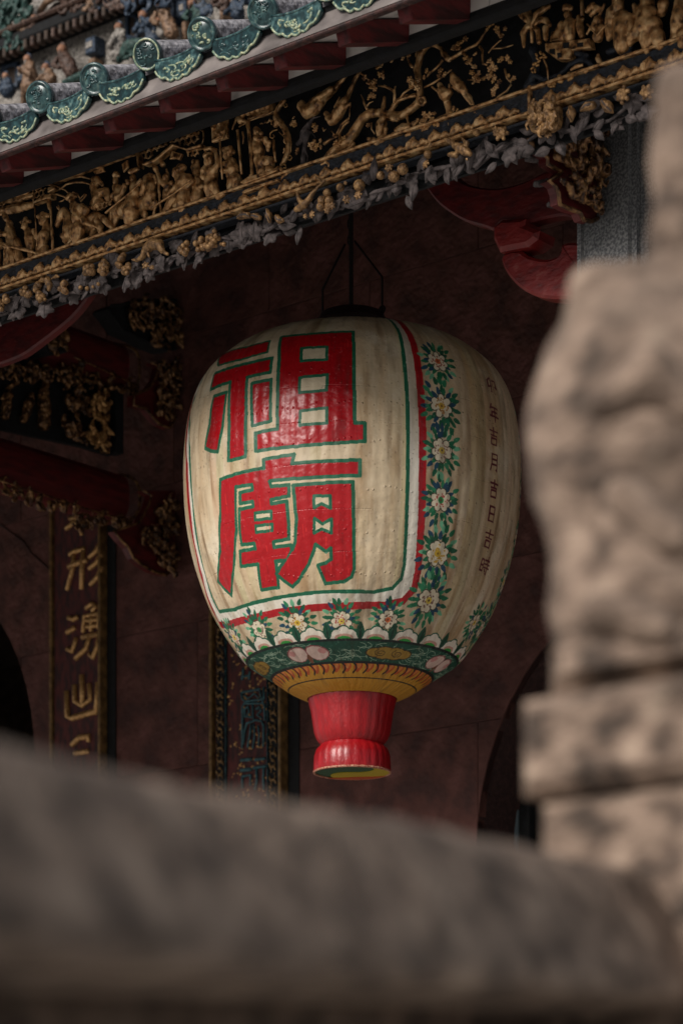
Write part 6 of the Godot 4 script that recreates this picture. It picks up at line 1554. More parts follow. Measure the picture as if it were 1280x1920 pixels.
func court_scene() -> void:
	var t := thing("court_carving", "gilded carving of robed figures, a banana tree and a table, right part of the frieze", "carving")
	obj("backing", box(Vector3(1.36, 4.62, 1.0), Vector3(2.6, 4.915, 1.006), 0.001), M.black, t)
	for l in [[[1.495, 4.806, 1.05, .006, 1.487, 4.826, 1.05, .008, 1.469, 4.852, 1.05, .008, 1.45, 4.872, 1.05, .004]], [[1.491, 4.808, 1.05, .005, 1.478, 4.825, 1.05, .008, 1.463, 4.84, 1.05, .008, 1.45, 4.849, 1.05, .004]], [[1.499, 4.807, 1.055, .005, 1.512, 4.828, 1.055, .008, 1.533, 4.835, 1.055, .008, 1.553, 4.837, 1.055, .005]], [[1.503, 4.802, 1.055, .005, 1.525, 4.81, 1.055, .008, 1.542, 4.805, 1.055, .008, 1.553, 4.788, 1.055, .006]], [[1.495, 4.805, 1.05, .005, 1.478, 4.808, 1.05, .008, 1.465, 4.794, 1.05, .008, 1.467, 4.758, 1.05, .004]], [[1.503, 4.799, 1.055, .005, 1.516, 4.785, 1.055, .007, 1.52, 4.752, 1.055, .006]], [[1.545, 4.781, 1.06, .009, 1.545, 4.754, 1.06, .006]]]:
		figure(t, "banana_leaf", l)
	bar(t, "banana_stem", [1.479, 4.88, 1.045, .004, 1.483, 4.85, 1.045, .005, 1.489, 4.806, 1.045, .005, 1.491, 4.764, 1.045, .005])
	figure(t, "carved_figure", [[1.609, 4.801, 1.05, .009, 1.611, 4.794, 1.05, .008], [1.596, 4.817, 1.05, .004, 1.602, 4.822, 1.05, .008, 1.617, 4.816, 1.05, .006], [1.615, 4.775, 1.05, .014, 1.611, 4.756, 1.05, .015, 1.615, 4.741, 1.05, .012], [1.593, 4.776, 1.055, .01, 1.606, 4.748, 1.055, .009], [1.577, 4.77, 1.045, .009, 1.59, 4.746, 1.045, .009]])
	figure(t, "carved_figure", [[1.641, 4.787, 1.045, .006, 1.643, 4.762, 1.045, .009, 1.649, 4.736, 1.045, .007], [1.628, 4.783, 1.045, .003, 1.653, 4.779, 1.045, .004]])
	bar(t, "wall_corner", [1.649, 4.836, 1.045, .006, 1.651, 4.787, 1.045, .006])
	plate(t, "scroll_book", [1.549, 4.749, 1.555, 4.773, 1.581, 4.771, 1.589, 4.744], 1.03, 1.05)
	plate(t, "table_top", [1.541, 4.743, 1.683, 4.716, 1.687, 4.691, 1.626, 4.701, 1.624, 4.679, 1.58, 4.69, 1.543, 4.723], 1.035, 1.06)
	for q in [[1.601, 4.726, 1.62, 4.723, 1.62, 4.708, 1.602, 4.712], [1.645, 4.713, 1.664, 4.71, 1.664, 4.699, 1.646, 4.703], [1.558, 4.722, 1.575, 4.719, 1.575, 4.703, 1.56, 4.711], [1.582, 4.705, 1.594, 4.703, 1.596, 4.691, 1.584, 4.693]]:
		plate(t, "brick_gap", q, 1.058, 1.062, M.black, 0.0005)
	figure(t, "wicker_basket", [[1.71, 4.751, 1.06, .014, 1.702, 4.74, 1.06, .012, 1.718, 4.731, 1.06, .011, 1.71, 4.71, 1.06, .014], [1.673, 4.732, 1.055, .004, 1.706, 4.761, 1.055, .005, 1.727, 4.792, 1.055, .004], [1.677, 4.788, 1.06, .007, 1.693, 4.797, 1.06, .008, 1.71, 4.785, 1.06, .007, 1.689, 4.774, 1.06, .006]])
	bar(t, "basket_edge", [1.687, 4.746, 1.075, .002, 1.704, 4.724, 1.075, .002, 1.72, 4.705, 1.075, .002])
	bar(t, "basket_edge", [1.749, 4.728, 1.075, .002, 1.733, 4.719, 1.075, .002, 1.716, 4.706, 1.075, .002])
	figure(t, "carved_official", [[1.765, 4.79, 1.05, .014, 1.769, 4.771, 1.05, .012], [1.749, 4.767, 1.05, .014, 1.74, 4.739, 1.05, .012, 1.74, 4.711, 1.05, .01, 1.736, 4.702, 1.05, .006], [1.781, 4.739, 1.055, .019, 1.781, 4.712, 1.055, .02, 1.781, 4.691, 1.055, .02, 1.785, 4.666, 1.055, .018], [1.805, 4.734, 1.06, .01, 1.813, 4.711, 1.06, .009, 1.809, 4.688, 1.06, .009], [1.765, 4.684, 1.05, .01, 1.765, 4.67, 1.05, .008], [1.814, 4.765, 1.05, .006, 1.822, 4.742, 1.05, .007, 1.81, 4.722, 1.05, .006]], null, 0.004)
	figure(t, "carved_official", [[1.858, 4.764, 1.055, .016, 1.858, 4.747, 1.055, .016], [1.858, 4.723, 1.055, .024, 1.854, 4.697, 1.055, .025, 1.874, 4.691, 1.055, .022], [1.829, 4.686, 1.06, .017, 1.813, 4.677, 1.06, .012, 1.809, 4.665, 1.06, .007], [1.857, 4.671, 1.06, .017, 1.861, 4.649, 1.06, .014, 1.861, 4.633, 1.06, .009], [1.89, 4.665, 1.06, .017, 1.898, 4.643, 1.06, .015, 1.902, 4.631, 1.06, .009], [1.903, 4.742, 1.05, .013, 1.899, 4.723, 1.05, .01], [1.838, 4.722, 1.055, .012, 1.838, 4.749, 1.055, .01]], null, 0.004)
	figure(t, "carved_official", [[1.955, 4.737, 1.05, .013, 1.955, 4.717, 1.05, .015, 1.951, 4.688, 1.05, .019, 1.947, 4.662, 1.05, .017], [1.943, 4.643, 1.05, .015, 1.931, 4.63, 1.05, .011], [1.967, 4.646, 1.05, .017, 1.967, 4.619, 1.05, .015]], null, 0.004)
	figure(t, "rockwork", [[1.5, 4.676, 1.05, .009, 1.534, 4.652, 1.05, .007, 1.585, 4.652, 1.05, .006, 1.619, 4.67, 1.05, .007, 1.653, 4.671, 1.05, .008, 1.678, 4.657, 1.05, .008, 1.695, 4.635, 1.05, .007, 1.724, 4.627, 1.05, .006, 1.744, 4.635, 1.05, .006, 1.761, 4.637, 1.05, .007], [1.736, 4.668, 1.05, .008, 1.769, 4.666, 1.05, .009, 1.802, 4.66, 1.05, .008, 1.786, 4.644, 1.05, .01, 1.761, 4.634, 1.05, .007], [1.632, 4.696, 1.045, .008, 1.666, 4.679, 1.045, .008, 1.649, 4.677, 1.045, .007], [1.782, 4.647, 1.045, .007, 1.831, 4.639, 1.045, .005, 1.88, 4.636, 1.045, .007, 1.904, 4.632, 1.045, .007, 1.92, 4.626, 1.045, .006], [1.649, 4.677, 1.045, .007, 1.628, 4.669, 1.045, .006], [1.496, 4.741, 1.045, .014, 1.509, 4.717, 1.045, .013, 1.5, 4.677, 1.045, .012, 1.479, 4.652, 1.045, .013, 1.513, 4.642, 1.045, .01]], M.blue_black, 0.004)
	figure(t, "gilt_leaf", [[1.63, 4.647, 1.065, .004, 1.647, 4.651, 1.065, .006, 1.665, 4.649, 1.065, .004], [1.674, 4.629, 1.065, .005, 1.684, 4.633, 1.065, .005, 1.697, 4.633, 1.065, .003], [1.71, 4.655, 1.06, .007, 1.718, 4.642, 1.06, .006, 1.71, 4.665, 1.06, .004]])
	bar(t, "fruit_stem", [1.537, 4.704, 1.06, .002, 1.55, 4.679, 1.06, .003, 1.554, 4.643, 1.06, .002])
	var bead := carve([[0, 0.004, 0, 0.006, 0, -0.006, 0, 0.006]], 0.0024, 0.002)
	for s in [[1.519, 4.718, 1.065, .004, 1.532, 4.719, 1.065, .004, 1.543, 4.711, 1.065, .004, 1.547, 4.703, 1.065, .004, 1.523, 4.706, 1.065, .004, 1.513, 4.695, 1.065, .005, 1.523, 4.689, 1.065, .004, 1.506, 4.686, 1.065, .004, 1.515, 4.677, 1.065, .004, 1.528, 4.698, 1.065, .004, 1.534, 4.706, 1.065, .004, 1.506, 4.676, 1.065, .003], [1.562, 4.629, 1.065, .005, 1.57, 4.634, 1.065, .005, 1.575, 4.622, 1.065, .005, 1.558, 4.627, 1.065, .004, 1.566, 4.621, 1.065, .004, 1.579, 4.628, 1.065, .004], [1.592, 4.64, 1.06, .007, 1.592, 4.629, 1.06, .007, 1.622, 4.635, 1.06, .007, 1.626, 4.627, 1.06, .007]]:
		for i in range(0, s.size(), 4):
			obj("gilt_bud", bead, M.gilt, t, put(s[i], s[i + 1], s[i + 2], 0, s[i + 3] / 0.007, rng.randf() * 360))


# The hanging border of vine, leaves and fruit below the rail.
func leaf_mesh(kind: int) -> ArrayMesh:
	var p := PackedVector2Array()
	if kind == 0:      # plain pointed leaf
		for i in 10:
			var t := i / 9.0
			p.append(Vector2(t * 0.05, 0.013 * sin(PI * pow(t, 0.8))))
		for i in range(8, 0, -1):
			var t := i / 9.0
			p.append(Vector2(t * 0.05, -0.013 * sin(PI * pow(t, 0.8))))
	else:              # lobed vine leaf
		for i in 22:
			var a := TAU * i / 22.0
			var r := 0.022 + 0.0045 * cos(a * 5.0) + 0.0015 * sin(a * 11.0) + (0.006 if absf(a - PI) < 0.1 else 0.0)
			p.append(Vector2(0.022 + cos(a) * r, sin(a) * r))
	var st := begin()
	st.set_smooth_group(0)
	var mid := Vector2(0.022, 0)
	for i in p.size():
		var a := p[i]
		var b := p[(i + 1) % p.size()]
		var za := 0.006 - 9.0 * absf(a.y) * absf(a.y) - 4.0 * (a.x - 0.02) * (a.x - 0.02)
		var zb := 0.006 - 9.0 * absf(b.y) * absf(b.y) - 4.0 * (b.x - 0.02) * (b.x - 0.02)
		tri(st, Vector3(mid.x, mid.y, 0.008), Vector3(a.x, a.y, za), Vector3(b.x, b.y, zb), Vector3(0, 0, 1))
		tri(st, Vector3(mid.x, mid.y, 0.003), Vector3(a.x, a.y, za - 0.003), Vector3(b.x, b.y, zb - 0.003), Vector3(0, 0, -1))
		quad(st, Vector3(a.x, a.y, za), Vector3(b.x, b.y, zb), Vector3(b.x, b.y, zb - 0.003), Vector3(a.x, a.y, za - 0.003), Vector3(a.x + b.x - 2.0 * mid.x, a.y + b.y, 0))
	add_tube(st, [0.0, 0, 0.005, 0.0016, 0.025, 0, 0.0085, 0.0013, 0.048, 0, 0.004, 0.0008], 5)
	return finish(st)


func fruit_border() -> void:
	var t := thing("fruit_border", "carved border of grey leaves, vines and gilt fruit hanging below the rail", "carving")
	rng.seed = 21
	var vine := []
	for i in 60:
		var x := -0.9 + i * 0.055
		vine.append_array([x, 4.505 + 0.014 * sin(i * 0.9) + 0.008 * sin(i * 2.3), 1.05 + 0.012 * sin(i * 1.7), 0.0052 + 0.001 * sin(i)])
	bar(t, "vine", vine, M.leaf)
	obj("border_backing", box(Vector3(-1.6, 4.49, 1.0), Vector3(2.6, 4.549, 1.012), 0.002), M.black, t)
	var leaves := [leaf_mesh(0), leaf_mesh(1), leaf_mesh(1)]
	for i in 240:
		var x := -0.85 + 2.95 * i / 240.0 + rng.randf_range(-0.01, 0.01)
		var y := 4.503 + rng.randf_range(-0.033, 0.03)
		var pick := 0 if x > 0.55 else rng.randi() % 3
		if rng.randf() < 0.25:
			pick = rng.randi() % 3
		obj("leaf", leaves[pick], M.leaf, t, Transform3D(Basis.from_euler(Vector3(rng.randf_range(-0.45, 0.3), rng.randf_range(-0.4, 0.4), rng.randf() * TAU)).scaled_local(Vector3.ONE * rng.randf_range(0.8, 1.25)), Vector3(x, y, 1.035 + 0.03 * rng.randf())))
	# grapes
	var grape := carve([[0, 0, 0, 0.01]], 0.0032, 0.002)
	var bunches: Array = [-.509, 4.511, 1.075, .015, -.479, 4.525, 1.075, .013, -.397, 4.53, 1.075, .023, -.334, 4.495, 1.075, .015, -.345, 4.531, 1.075, .013, -.229, 4.499, 1.075, .02, -.125, 4.533, 1.075, .017, -.061, 4.521, 1.075, .02]
	bunches.append_array([-.121, 4.535, 1.075, .018, -.058, 4.523, 1.075, .023, .012, 4.528, 1.075, .021, .037, 4.496, 1.075, .016])
	bunches.append_array([.272, 4.503, 1.075, .021, .334, 4.497, 1.075, .021, .385, 4.516, 1.075, .024, .371, 4.491, 1.075, .016])
	for i in range(0, bunches.size(), 4):
		for k in 9:
			var o: Vector2 = Vector2.from_angle(rng.randf() * TAU) * bunches[i + 3] * sqrt(rng.randf()) * 0.85
			obj("grape", grape, M.fruit, t, put(bunches[i] + o.x, bunches[i + 1] + o.y, bunches[i + 2] + 0.012 * rng.randf(), 0, rng.randf_range(0.75, 1.15)))
	var low: Array = [-.164, 4.49, 1.075, .007, -.136, 4.481, 1.075, .007, -.111, 4.48, 1.075, .005, -.089, 4.483, 1.075, .006, -.225, 4.516, 1.075, .007, -.341, 4.489, 1.075, .006, -.319, 4.489, 1.075, .006]
	low.append_array([.32, 4.495, 1.075, .007, .331, 4.503, 1.075, .007, .353, 4.492, 1.075, .008, .374, 4.492, 1.075, .008, .389, 4.484, 1.075, .006, .421, 4.481, 1.075, .007, .41, 4.484, 1.075, .005])
	for i in range(0, low.size(), 4):
		obj("grape", grape, M.fruit, t, put(low[i], low[i + 1], low[i + 2], 0, low[i + 3] / 0.01))
	# squirrels and a bird among the leaves
	figure(t, "carved_squirrel", [[-.308, 4.545, 1.075, .012, -.298, 4.528, 1.075, .01, -.301, 4.516, 1.075, .006], [-.334, 4.549, 1.075, .008, -.327, 4.552, 1.075, .008], [-.287, 4.545, 1.075, .004, -.268, 4.549, 1.075, .005, -.258, 4.544, 1.075, .003]], M.fruit)
	figure(t, "carved_squirrel", [[.118, 4.54, 1.08, .014, .143, 4.547, 1.08, .017, .168, 4.539, 1.08, .015, .182, 4.518, 1.08, .009], [.11, 4.532, 1.08, .01, .1, 4.519, 1.08, .008, .078, 4.514, 1.08, .005, .056, 4.521, 1.08, .003], [.126, 4.522, 1.085, .005, .133, 4.51, 1.085, .003], [.194, 4.508, 1.085, .006, .208, 4.5, 1.085, .004]], M.fruit)
	figure(t, "carved_swallow", [[.707, 4.506, 1.09, .007, .723, 4.507, 1.09, .009, .738, 4.512, 1.09, .011, .754, 4.52, 1.09, .009, .769, 4.535, 1.09, .007], [.715, 4.554, 1.095, .002, .721, 4.536, 1.095, .006, .73, 4.52, 1.095, .008], [.769, 4.537, 1.09, .006, .79, 4.548, 1.09, .004, .812, 4.559, 1.09, .005], [.806, 4.558, 1.09, .003, .784, 4.575, 1.09, .003, .778, 4.583, 1.09, .001]], M.fruit)
	figure(t, "carved_swallow", [[1.32, 4.503, 1.09, .007, 1.305, 4.513, 1.09, .012, 1.287, 4.526, 1.09, .013, 1.269, 4.539, 1.09, .009], [1.265, 4.543, 1.09, .007, 1.247, 4.557, 1.09, .006, 1.236, 4.565, 1.09, .004], [1.294, 4.55, 1.09, .003, 1.309, 4.532, 1.09, .007], [1.251, 4.518, 1.09, .006, 1.273, 4.512, 1.09, .009], [1.313, 4.489, 1.095, .004, 1.316, 4.484, 1.095, .002]], M.fruit)
	# split pods, ribbed fruit
	for l in [[.485, 4.538, 1.085, .005, .501, 4.541, 1.085, .01, .524, 4.536, 1.085, .009, .533, 4.527, 1.085, .003], [.54, 4.53, 1.085, .006, .554, 4.525, 1.085, .01, .568, 4.518, 1.085, .007], [.601, 4.53, 1.09, .005, .607, 4.514, 1.09, .01, .611, 4.494, 1.09, .003], [.634, 4.504, 1.085, .008, .641, 4.493, 1.085, .009, .653, 4.49, 1.085, .006], [1.642, 4.539, 1.085, .006, 1.644, 4.524, 1.085, .013, 1.646, 4.503, 1.085, .003], [1.675, 4.523, 1.085, .003, 1.694, 4.528, 1.085, .012, 1.711, 4.527, 1.085, .01], [1.744, 4.528, 1.085, .008, 1.758, 4.511, 1.085, .014, 1.771, 4.494, 1.085, .005]]:
		figure(t, "split_pod", [l], M.fruit)
		var s: Array = l.duplicate()
		for i in range(0, s.size(), 4):
			s[i + 2] += s[i + 3] * 0.92
			s[i + 3] = 0.0028
		bar(t, "pod_rib", s, M.leaf, 5)
		for side in [-1.0, 1.0]:
			var s2: Array = s.duplicate()
			for i in range(0, s2.size(), 4):
				s2[i + 1] += side * l[i + 3] * 0.5
				s2[i + 2] -= l[i + 3] * 0.1
			bar(t, "pod_rib", s2, M.fruit, 5)
	# scaly lychees
	var lychee := lychee_mesh()
	var ly: Array = [.866, 4.529, 1.085, .012, .934, 4.518, 1.085, .017, 1.009, 4.526, 1.085, .012, 1.056, 4.511, 1.085, .016, 1.087, 4.523, 1.085, .016, .818, 4.526, 1.085, .012, .799, 4.51, 1.085, .013, .795, 4.493, 1.085, .013, .826, 4.503, 1.085, .013, .824, 4.488, 1.085, .012]
	ly.append_array([1.087, 4.524, 1.085, .015, 1.173, 4.54, 1.085, .012, 1.338, 4.555, 1.085, .01])
	for i in range(0, ly.size(), 4):
		obj("lychee", lychee, M.fruit, t, put(ly[i], ly[i + 1], ly[i + 2], rng.randf() * 360, ly[i + 3] / 0.02, rng.randf_range(-30, 30)))
	var flower_m := big_flower()
	for s in [[.936, 4.488, 1.09, .013, 1.043, 4.536, 1.09, .012, .893, 4.488, 1.09, .012, .842, 4.483, 1.09, .01, .823, 4.475, 1.09, .01, .889, 4.534, 1.09, .006], [1.046, 4.536, 1.09, .012, 1.188, 4.561, 1.09, .009, 1.173, 4.512, 1.09, .013, 1.424, 4.527, 1.09, .022, 1.406, 4.543, 1.09, .011], [1.811, 4.524, 1.09, .024, 1.881, 4.513, 1.09, .02, 1.576, 4.486, 1.09, .012], [.769, 4.477, 1.09, .011, .744, 4.478, 1.09, .008], [.119, 4.487, 1.085, .012, .144, 4.476, 1.085, .008]]:
		for i in range(0, s.size(), 4):
			obj("open_flower", flower_m, M.fruit, t, Transform3D(Basis.from_euler(Vector3(rng.randf_range(-0.3, 0.5), rng.randf_range(-0.2, 0.5), rng.randf() * TAU)).scaled_local(Vector3.ONE * s[i + 3] / 0.024), Vector3(s[i], s[i + 1], s[i + 2])))
	# the carved boss under the joint of the rail
	plate(t, "boss_plate", [1.511, 4.562, 1.524, 4.571, 1.551, 4.577, 1.594, 4.564, 1.605, 4.554, 1.606, 4.519, 1.6, 4.502, 1.577, 4.497, 1.539, 4.501, 1.517, 4.511, 1.506, 4.535, 1.504, 4.553], 1.06, 1.092, M.fruit, 0.008)
	obj("boss_relief", carve(foliage_front(1.093, [1.539, 4.55, 1.093, .01, 1.561, 4.551, 1.093, .01, 1.591, 4.547, 1.093, .01, 1.599, 4.524, 1.093, .01, 1.578, 4.522, 1.093, .01, 1.548, 4.523, 1.093, .01, 1.574, 4.506, 1.093, .009, 1.599, 4.506, 1.093, .008], 81, 0.03), 0.003, 0.004, 0.002), M.fruit, t)


func lychee_mesh() -> ArrayMesh:
	var c := [[0, 0, 0, 0.0185]]
	for i in 46:
		var y := 1.0 - 2.0 * (i + 0.5) / 46.0
		var r := sqrt(1.0 - y * y)
		var a := i * 2.39996
		c.append([cos(a) * r * 0.0178, y * 0.0178, sin(a) * r * 0.0178, 0.0028])
	return carve(c, 0.0024, 0.0015)


func big_flower() -> ArrayMesh:
	var c := [[0, 0, 0.006, 0.006]]
	for ring in 2:
		for i in 6:
			var a := TAU * (i + 0.5 * ring) / 6.0
			var r := 0.011 if ring == 1 else 0.018
			c.append([cos(a) * r * 0.6, sin(a) * r * 0.6, 0.001 + 0.004 * ring, 0.004, cos(a) * r, sin(a) * r, 0.003 + 0.006 * ring, 0.0062])
	return carve(c, 0.0026, 0.0018)


# ---------------------------------------------------------------- the ceramic ridge far above, out of focus
func ridge() -> void:
	var glaze := func(c: String, k: int) -> StandardMaterial3D: return rough([0.2, Color(c).darkened(0.45).to_html(), 0.55, c, 0.85, Color(c).lightened(0.2).to_html()], Vector3.ONE * 3.0, 0.6, 0.03, 0.2, 0.06, 0.0, 60 + k)
	var tan_g: StandardMaterial3D = glaze.call("#7f6148", 1)
	var cream: StandardMaterial3D = glaze.call("#8b847c", 2)
	var blue: StandardMaterial3D = glaze.call("#25364a", 3)
	var green: StandardMaterial3D = glaze.call("#1d3f38", 4)
	var brown: StandardMaterial3D = glaze.call("#4a3226", 5)
	var t := thing("roof_ridge", "old ceramic roof ridge crowded with small glazed figures, blurred behind the tile ends", "roof ridge")
	obj("ridge_wall", box(Vector3(-7.5, 5.9, -2.85), Vector3(-0.6, 8.5, -2.62), 0.01), cream, t)
	obj("ridge_cap", box(Vector3(-7.55, 8.5, -2.9), Vector3(-0.55, 8.62, -2.57), 0.03), green, t)
	obj("cornice", box(Vector3(-7.5, 7.60, -2.7), Vector3(-0.6, 7.66, -2.48), 0.01), M.black, t)
	obj("cornice_lip", box(Vector3(-7.5, 7.665, -2.7), Vector3(-0.6, 7.69, -2.46), 0.01), brown, t)
	for i in 110:
		obj("cornice_tile", box(Vector3(-6.4 + i * 0.05, 7.55, -2.52), Vector3(-6.378 + i * 0.05, 7.598, -2.47), 0.005), M.shutter if i % 3 else brown, t)
	for p in [[-3.822, 7.405, -3.78, 7.394], [-3.467, 7.411, -3.45, 7.407], [-3.195, 7.343, -3.169, 7.335], [-2.95, 7.366, -2.93, 7.361], [-4.306, 7.371, -4.288, 7.366]]:
		obj("ridge_post", box(Vector3(p[0], 6.2, -2.62), Vector3(p[2], 7.42, -2.55), 0.006), tan_g, t)
		obj("post_capital", box(Vector3(p[0] - 0.012, 7.44, -2.62), Vector3(p[2] + 0.012, 7.52, -2.54), 0.006), blue, t)
		obj("capital_face", box(Vector3(p[0], 7.465, -2.54), Vector3(p[2], 7.495, -2.535), 0.002), cream, t)
	for w in [[-3.607, 7.481, -3.539, 7.462, -3.539, 7.569, -3.607, 7.588], [-4.488, 7.491, -4.382, 7.462, -4.382, 7.573, -4.488, 7.582], [-3.298, 7.46, -3.259, 7.448, -3.259, 7.563, -3.298, 7.575]]:
		var p := xy(w)
		obj("window", prism(p, -2.63, -2.612, 0.0), M.shutter, t)
		var f := []
		for i in 5:
			f.append_array([p[i % 4].x, p[i % 4].y, -2.606, 0.016])
		obj("window_frame", tube(f, 6), blue, t)
	# arched niches of the upper storey
	for a in [[-4.2, 7.721, -2.58, .014, -4.193, 7.769, -2.58, .016, -4.15, 7.801, -2.58, .016, -4.078, 7.81, -2.58, .016, -3.993, 7.79, -2.58, .016], [-4.544, 7.781, -2.58, .014, -4.47, 7.8, -2.58, .014, -4.411, 7.773, -2.58, .014, -4.367, 7.71, -2.58, .012]]:
		obj("niche_arch", tube(a, 8), tan_g, t)
	obj("niche", prism(xy([-4.178, 7.712, -4.171, 7.78, -4.113, 7.803, -4.014, 7.783, -3.985, 7.705]), -2.63, -2.608), M.shutter, t)
	obj("niche", prism(xy([-4.536, 7.684, -4.536, 7.785, -4.462, 7.774, -4.418, 7.731, -4.418, 7.691]), -2.63, -2.608), M.shutter, t)
	var skin: StandardMaterial3D = glaze.call("#96694e", 6)
	var people := [
		[[[-4.18, 7.47, -2.5, .026, -4.177, 7.419, -2.5, .036, -4.18, 7.37, -2.5, .042], [-4.181, 7.437, -2.46, .014, -4.138, 7.405, -2.46, .014]], [[-4.195, 7.508, -2.5, .017]], tan_g], [[[-4.34, 7.434, -2.5, .024, -4.34, 7.394, -2.5, .04]], [[-4.354, 7.466, -2.5, .015]], blue],
		[[[-3.938, 7.446, -2.5, .027, -3.91, 7.404, -2.5, .039, -3.882, 7.357, -2.5, .033]], [[-3.95, 7.484, -2.5, .02]], brown], [[[-4.044, 7.392, -2.5, .026, -4.03, 7.359, -2.5, .032]], [[-4.063, 7.427, -2.5, .018]], tan_g],
		[[[-3.556, 7.454, -2.5, .025, -3.552, 7.409, -2.5, .035, -3.566, 7.355, -2.5, .042], [-3.543, 7.409, -2.45, .013, -3.57, 7.378, -2.45, .013]], [[-3.559, 7.483, -2.5, .017]], cream], [[[-3.418, 7.366, -2.5, .023, -3.485, 7.366, -2.5, .033, -3.518, 7.342, -2.5, .029]], [[-3.498, 7.374, -2.5, .019]], green],
		[[[-3.358, 7.444, -2.5, .027, -3.331, 7.394, -2.5, .034, -3.325, 7.344, -2.5, .038], [-3.355, 7.45, -2.45, .011, -3.316, 7.41, -2.45, .013]], [[-3.394, 7.49, -2.5, .019]], blue], [[[-3.265, 7.469, -2.5, .025, -3.232, 7.412, -2.5, .03, -3.206, 7.357, -2.5, .034]], [[-3.274, 7.51, -2.5, .021]], tan_g],
		[[[-3.044, 7.414, -2.5, .026, -3.025, 7.38, -2.5, .032, -3.044, 7.358, -2.5, .028]], [[-3.076, 7.454, -2.5, .017]], green], [[[-3.285, 7.409, -2.5, .019, -3.272, 7.367, -2.5, .023]], [[-3.298, 7.436, -2.5, .013]], cream],
		[[[-2.796, 7.36, -2.5, .028, -2.784, 7.319, -2.5, .032]], [[-2.809, 7.396, -2.5, .017]], blue], [[[-3.827, 7.673, -2.5, .025, -3.84, 7.638, -2.5, .023]], [[-3.833, 7.7, -2.5, .016]], brown],
		[[[-3.743, 7.658, -2.5, .025, -3.75, 7.631, -2.5, .025]], [[-3.754, 7.686, -2.5, .016]], tan_g], [[[-3.634, 7.626, -2.5, .025, -3.627, 7.595, -2.5, .023]], [[-3.647, 7.654, -2.5, .015]], blue],
		[[[-4.209, 7.677, -2.5, .018, -4.216, 7.649, -2.5, .02]], [[-4.221, 7.698, -2.5, .012]], tan_g], [[[-4.144, 7.678, -2.5, .018, -4.149, 7.649, -2.5, .02]], [[-4.151, 7.7, -2.5, .012]], brown]]
	for p in people:
		var h := Vector3(p[1][0][0], p[1][0][1], p[1][0][2])
		var w: float = p[1][0][3] * 1.3
		p[1][0][3] = w
		p[1].append([h.x + w * 0.3, h.y - w * 0.05, h.z + w * 0.9, w * 0.24])
		var limbs: Array = p[0].duplicate()
		var lean := sin(h.x * 37.0)
		limbs.append([h.x - w * 1.3, h.y - w * 1.4, h.z, w * 0.55, h.x - w * 1.7, h.y - w * 2.6, h.z + w * 0.6, w * 0.5, h.x - w * (0.6 + lean), h.y - w * (3.0 - lean), h.z + w * 1.4, w * 0.36])
		limbs.append([h.x + w * 1.3, h.y - w * 1.4, h.z, w * 0.55, h.x + w * 1.8, h.y - w * 2.5, h.z + w * 0.5, w * 0.5, h.x + w * (0.8 - lean * 0.6), h.y - w * (2.7 + lean * 0.6), h.z + w * 1.4, w * 0.36])
		var o := obj("ceramic_figure", carve(limbs, 0.007, 0.003, 0.006), p[2], t)
		obj("hat", carve([[h.x - w * 0.45, h.y + w * 0.85, h.z - w * 0.2, w * 0.45, h.x + w * 0.45, h.y + w * 0.85, h.z - w * 0.2, w * 0.45], [h.x, h.y + w * 1.35, h.z, w * 0.3], [h.x - w * 0.75, h.y + w * 0.1, h.z - w * 0.3, w * 0.4, h.x + w * 0.75, h.y + w * 0.1, h.z - w * 0.3, w * 0.4]], 0.007, 0.004), blue if lean > 0.0 else brown, o)
		obj("beard", carve([[h.x + w * 0.15, h.y - w * 0.6, h.z + w * 0.8, w * 0.35, h.x + w * 0.1, h.y - w * 1.7, h.z + w * 1.0, w * 0.2]], 0.007, 0.004), cream if lean > -0.3 else brown, o)
		obj("head", carve(p[1], 0.008, 0.006, 0.002), skin, o)
	obj("carved_seat", prism(xy([-3.915, 7.31, -3.775, 7.32, -3.768, 7.284, -3.901, 7.287]), -2.6, -2.45, 0.01), green, t)
	rng.seed = 9
	for g in [[[-4.332, 7.789, -2.52, .04, -4.274, 7.792, -2.52, .044, -4.201, 7.791, -2.52, .04, -4.361, 7.758, -2.52, .03, -4.259, 7.738, -2.52, .036, -4.201, 7.741, -2.52, .03, -4.303, 7.821, -2.52, .04, -4.391, 7.826, -2.52, .036], green], [[-3.464, 7.573, -2.52, .029, -3.384, 7.559, -2.52, .029, -3.238, 7.507, -2.52, .025, -2.966, 7.408, -2.52, .024, -2.739, 7.359, -2.52, .028], blue], [[-3.709, 7.645, -2.52, .025, -3.917, 7.687, -2.52, .022, -3.572, 7.624, -2.52, .025, -3.518, 7.599, -2.52, .025, -2.877, 7.4, -2.52, .021], brown], [[-4.369, 7.653, -2.5, .02, -4.31, 7.616, -2.5, .02, -4.238, 7.625, -2.5, .016], green]]:
		obj("glazed_leaves", carve(foliage_front(-2.52, g[0], rng.randi() % 99, 0.075), 0.009, 0.004, 0.004), g[1], t)


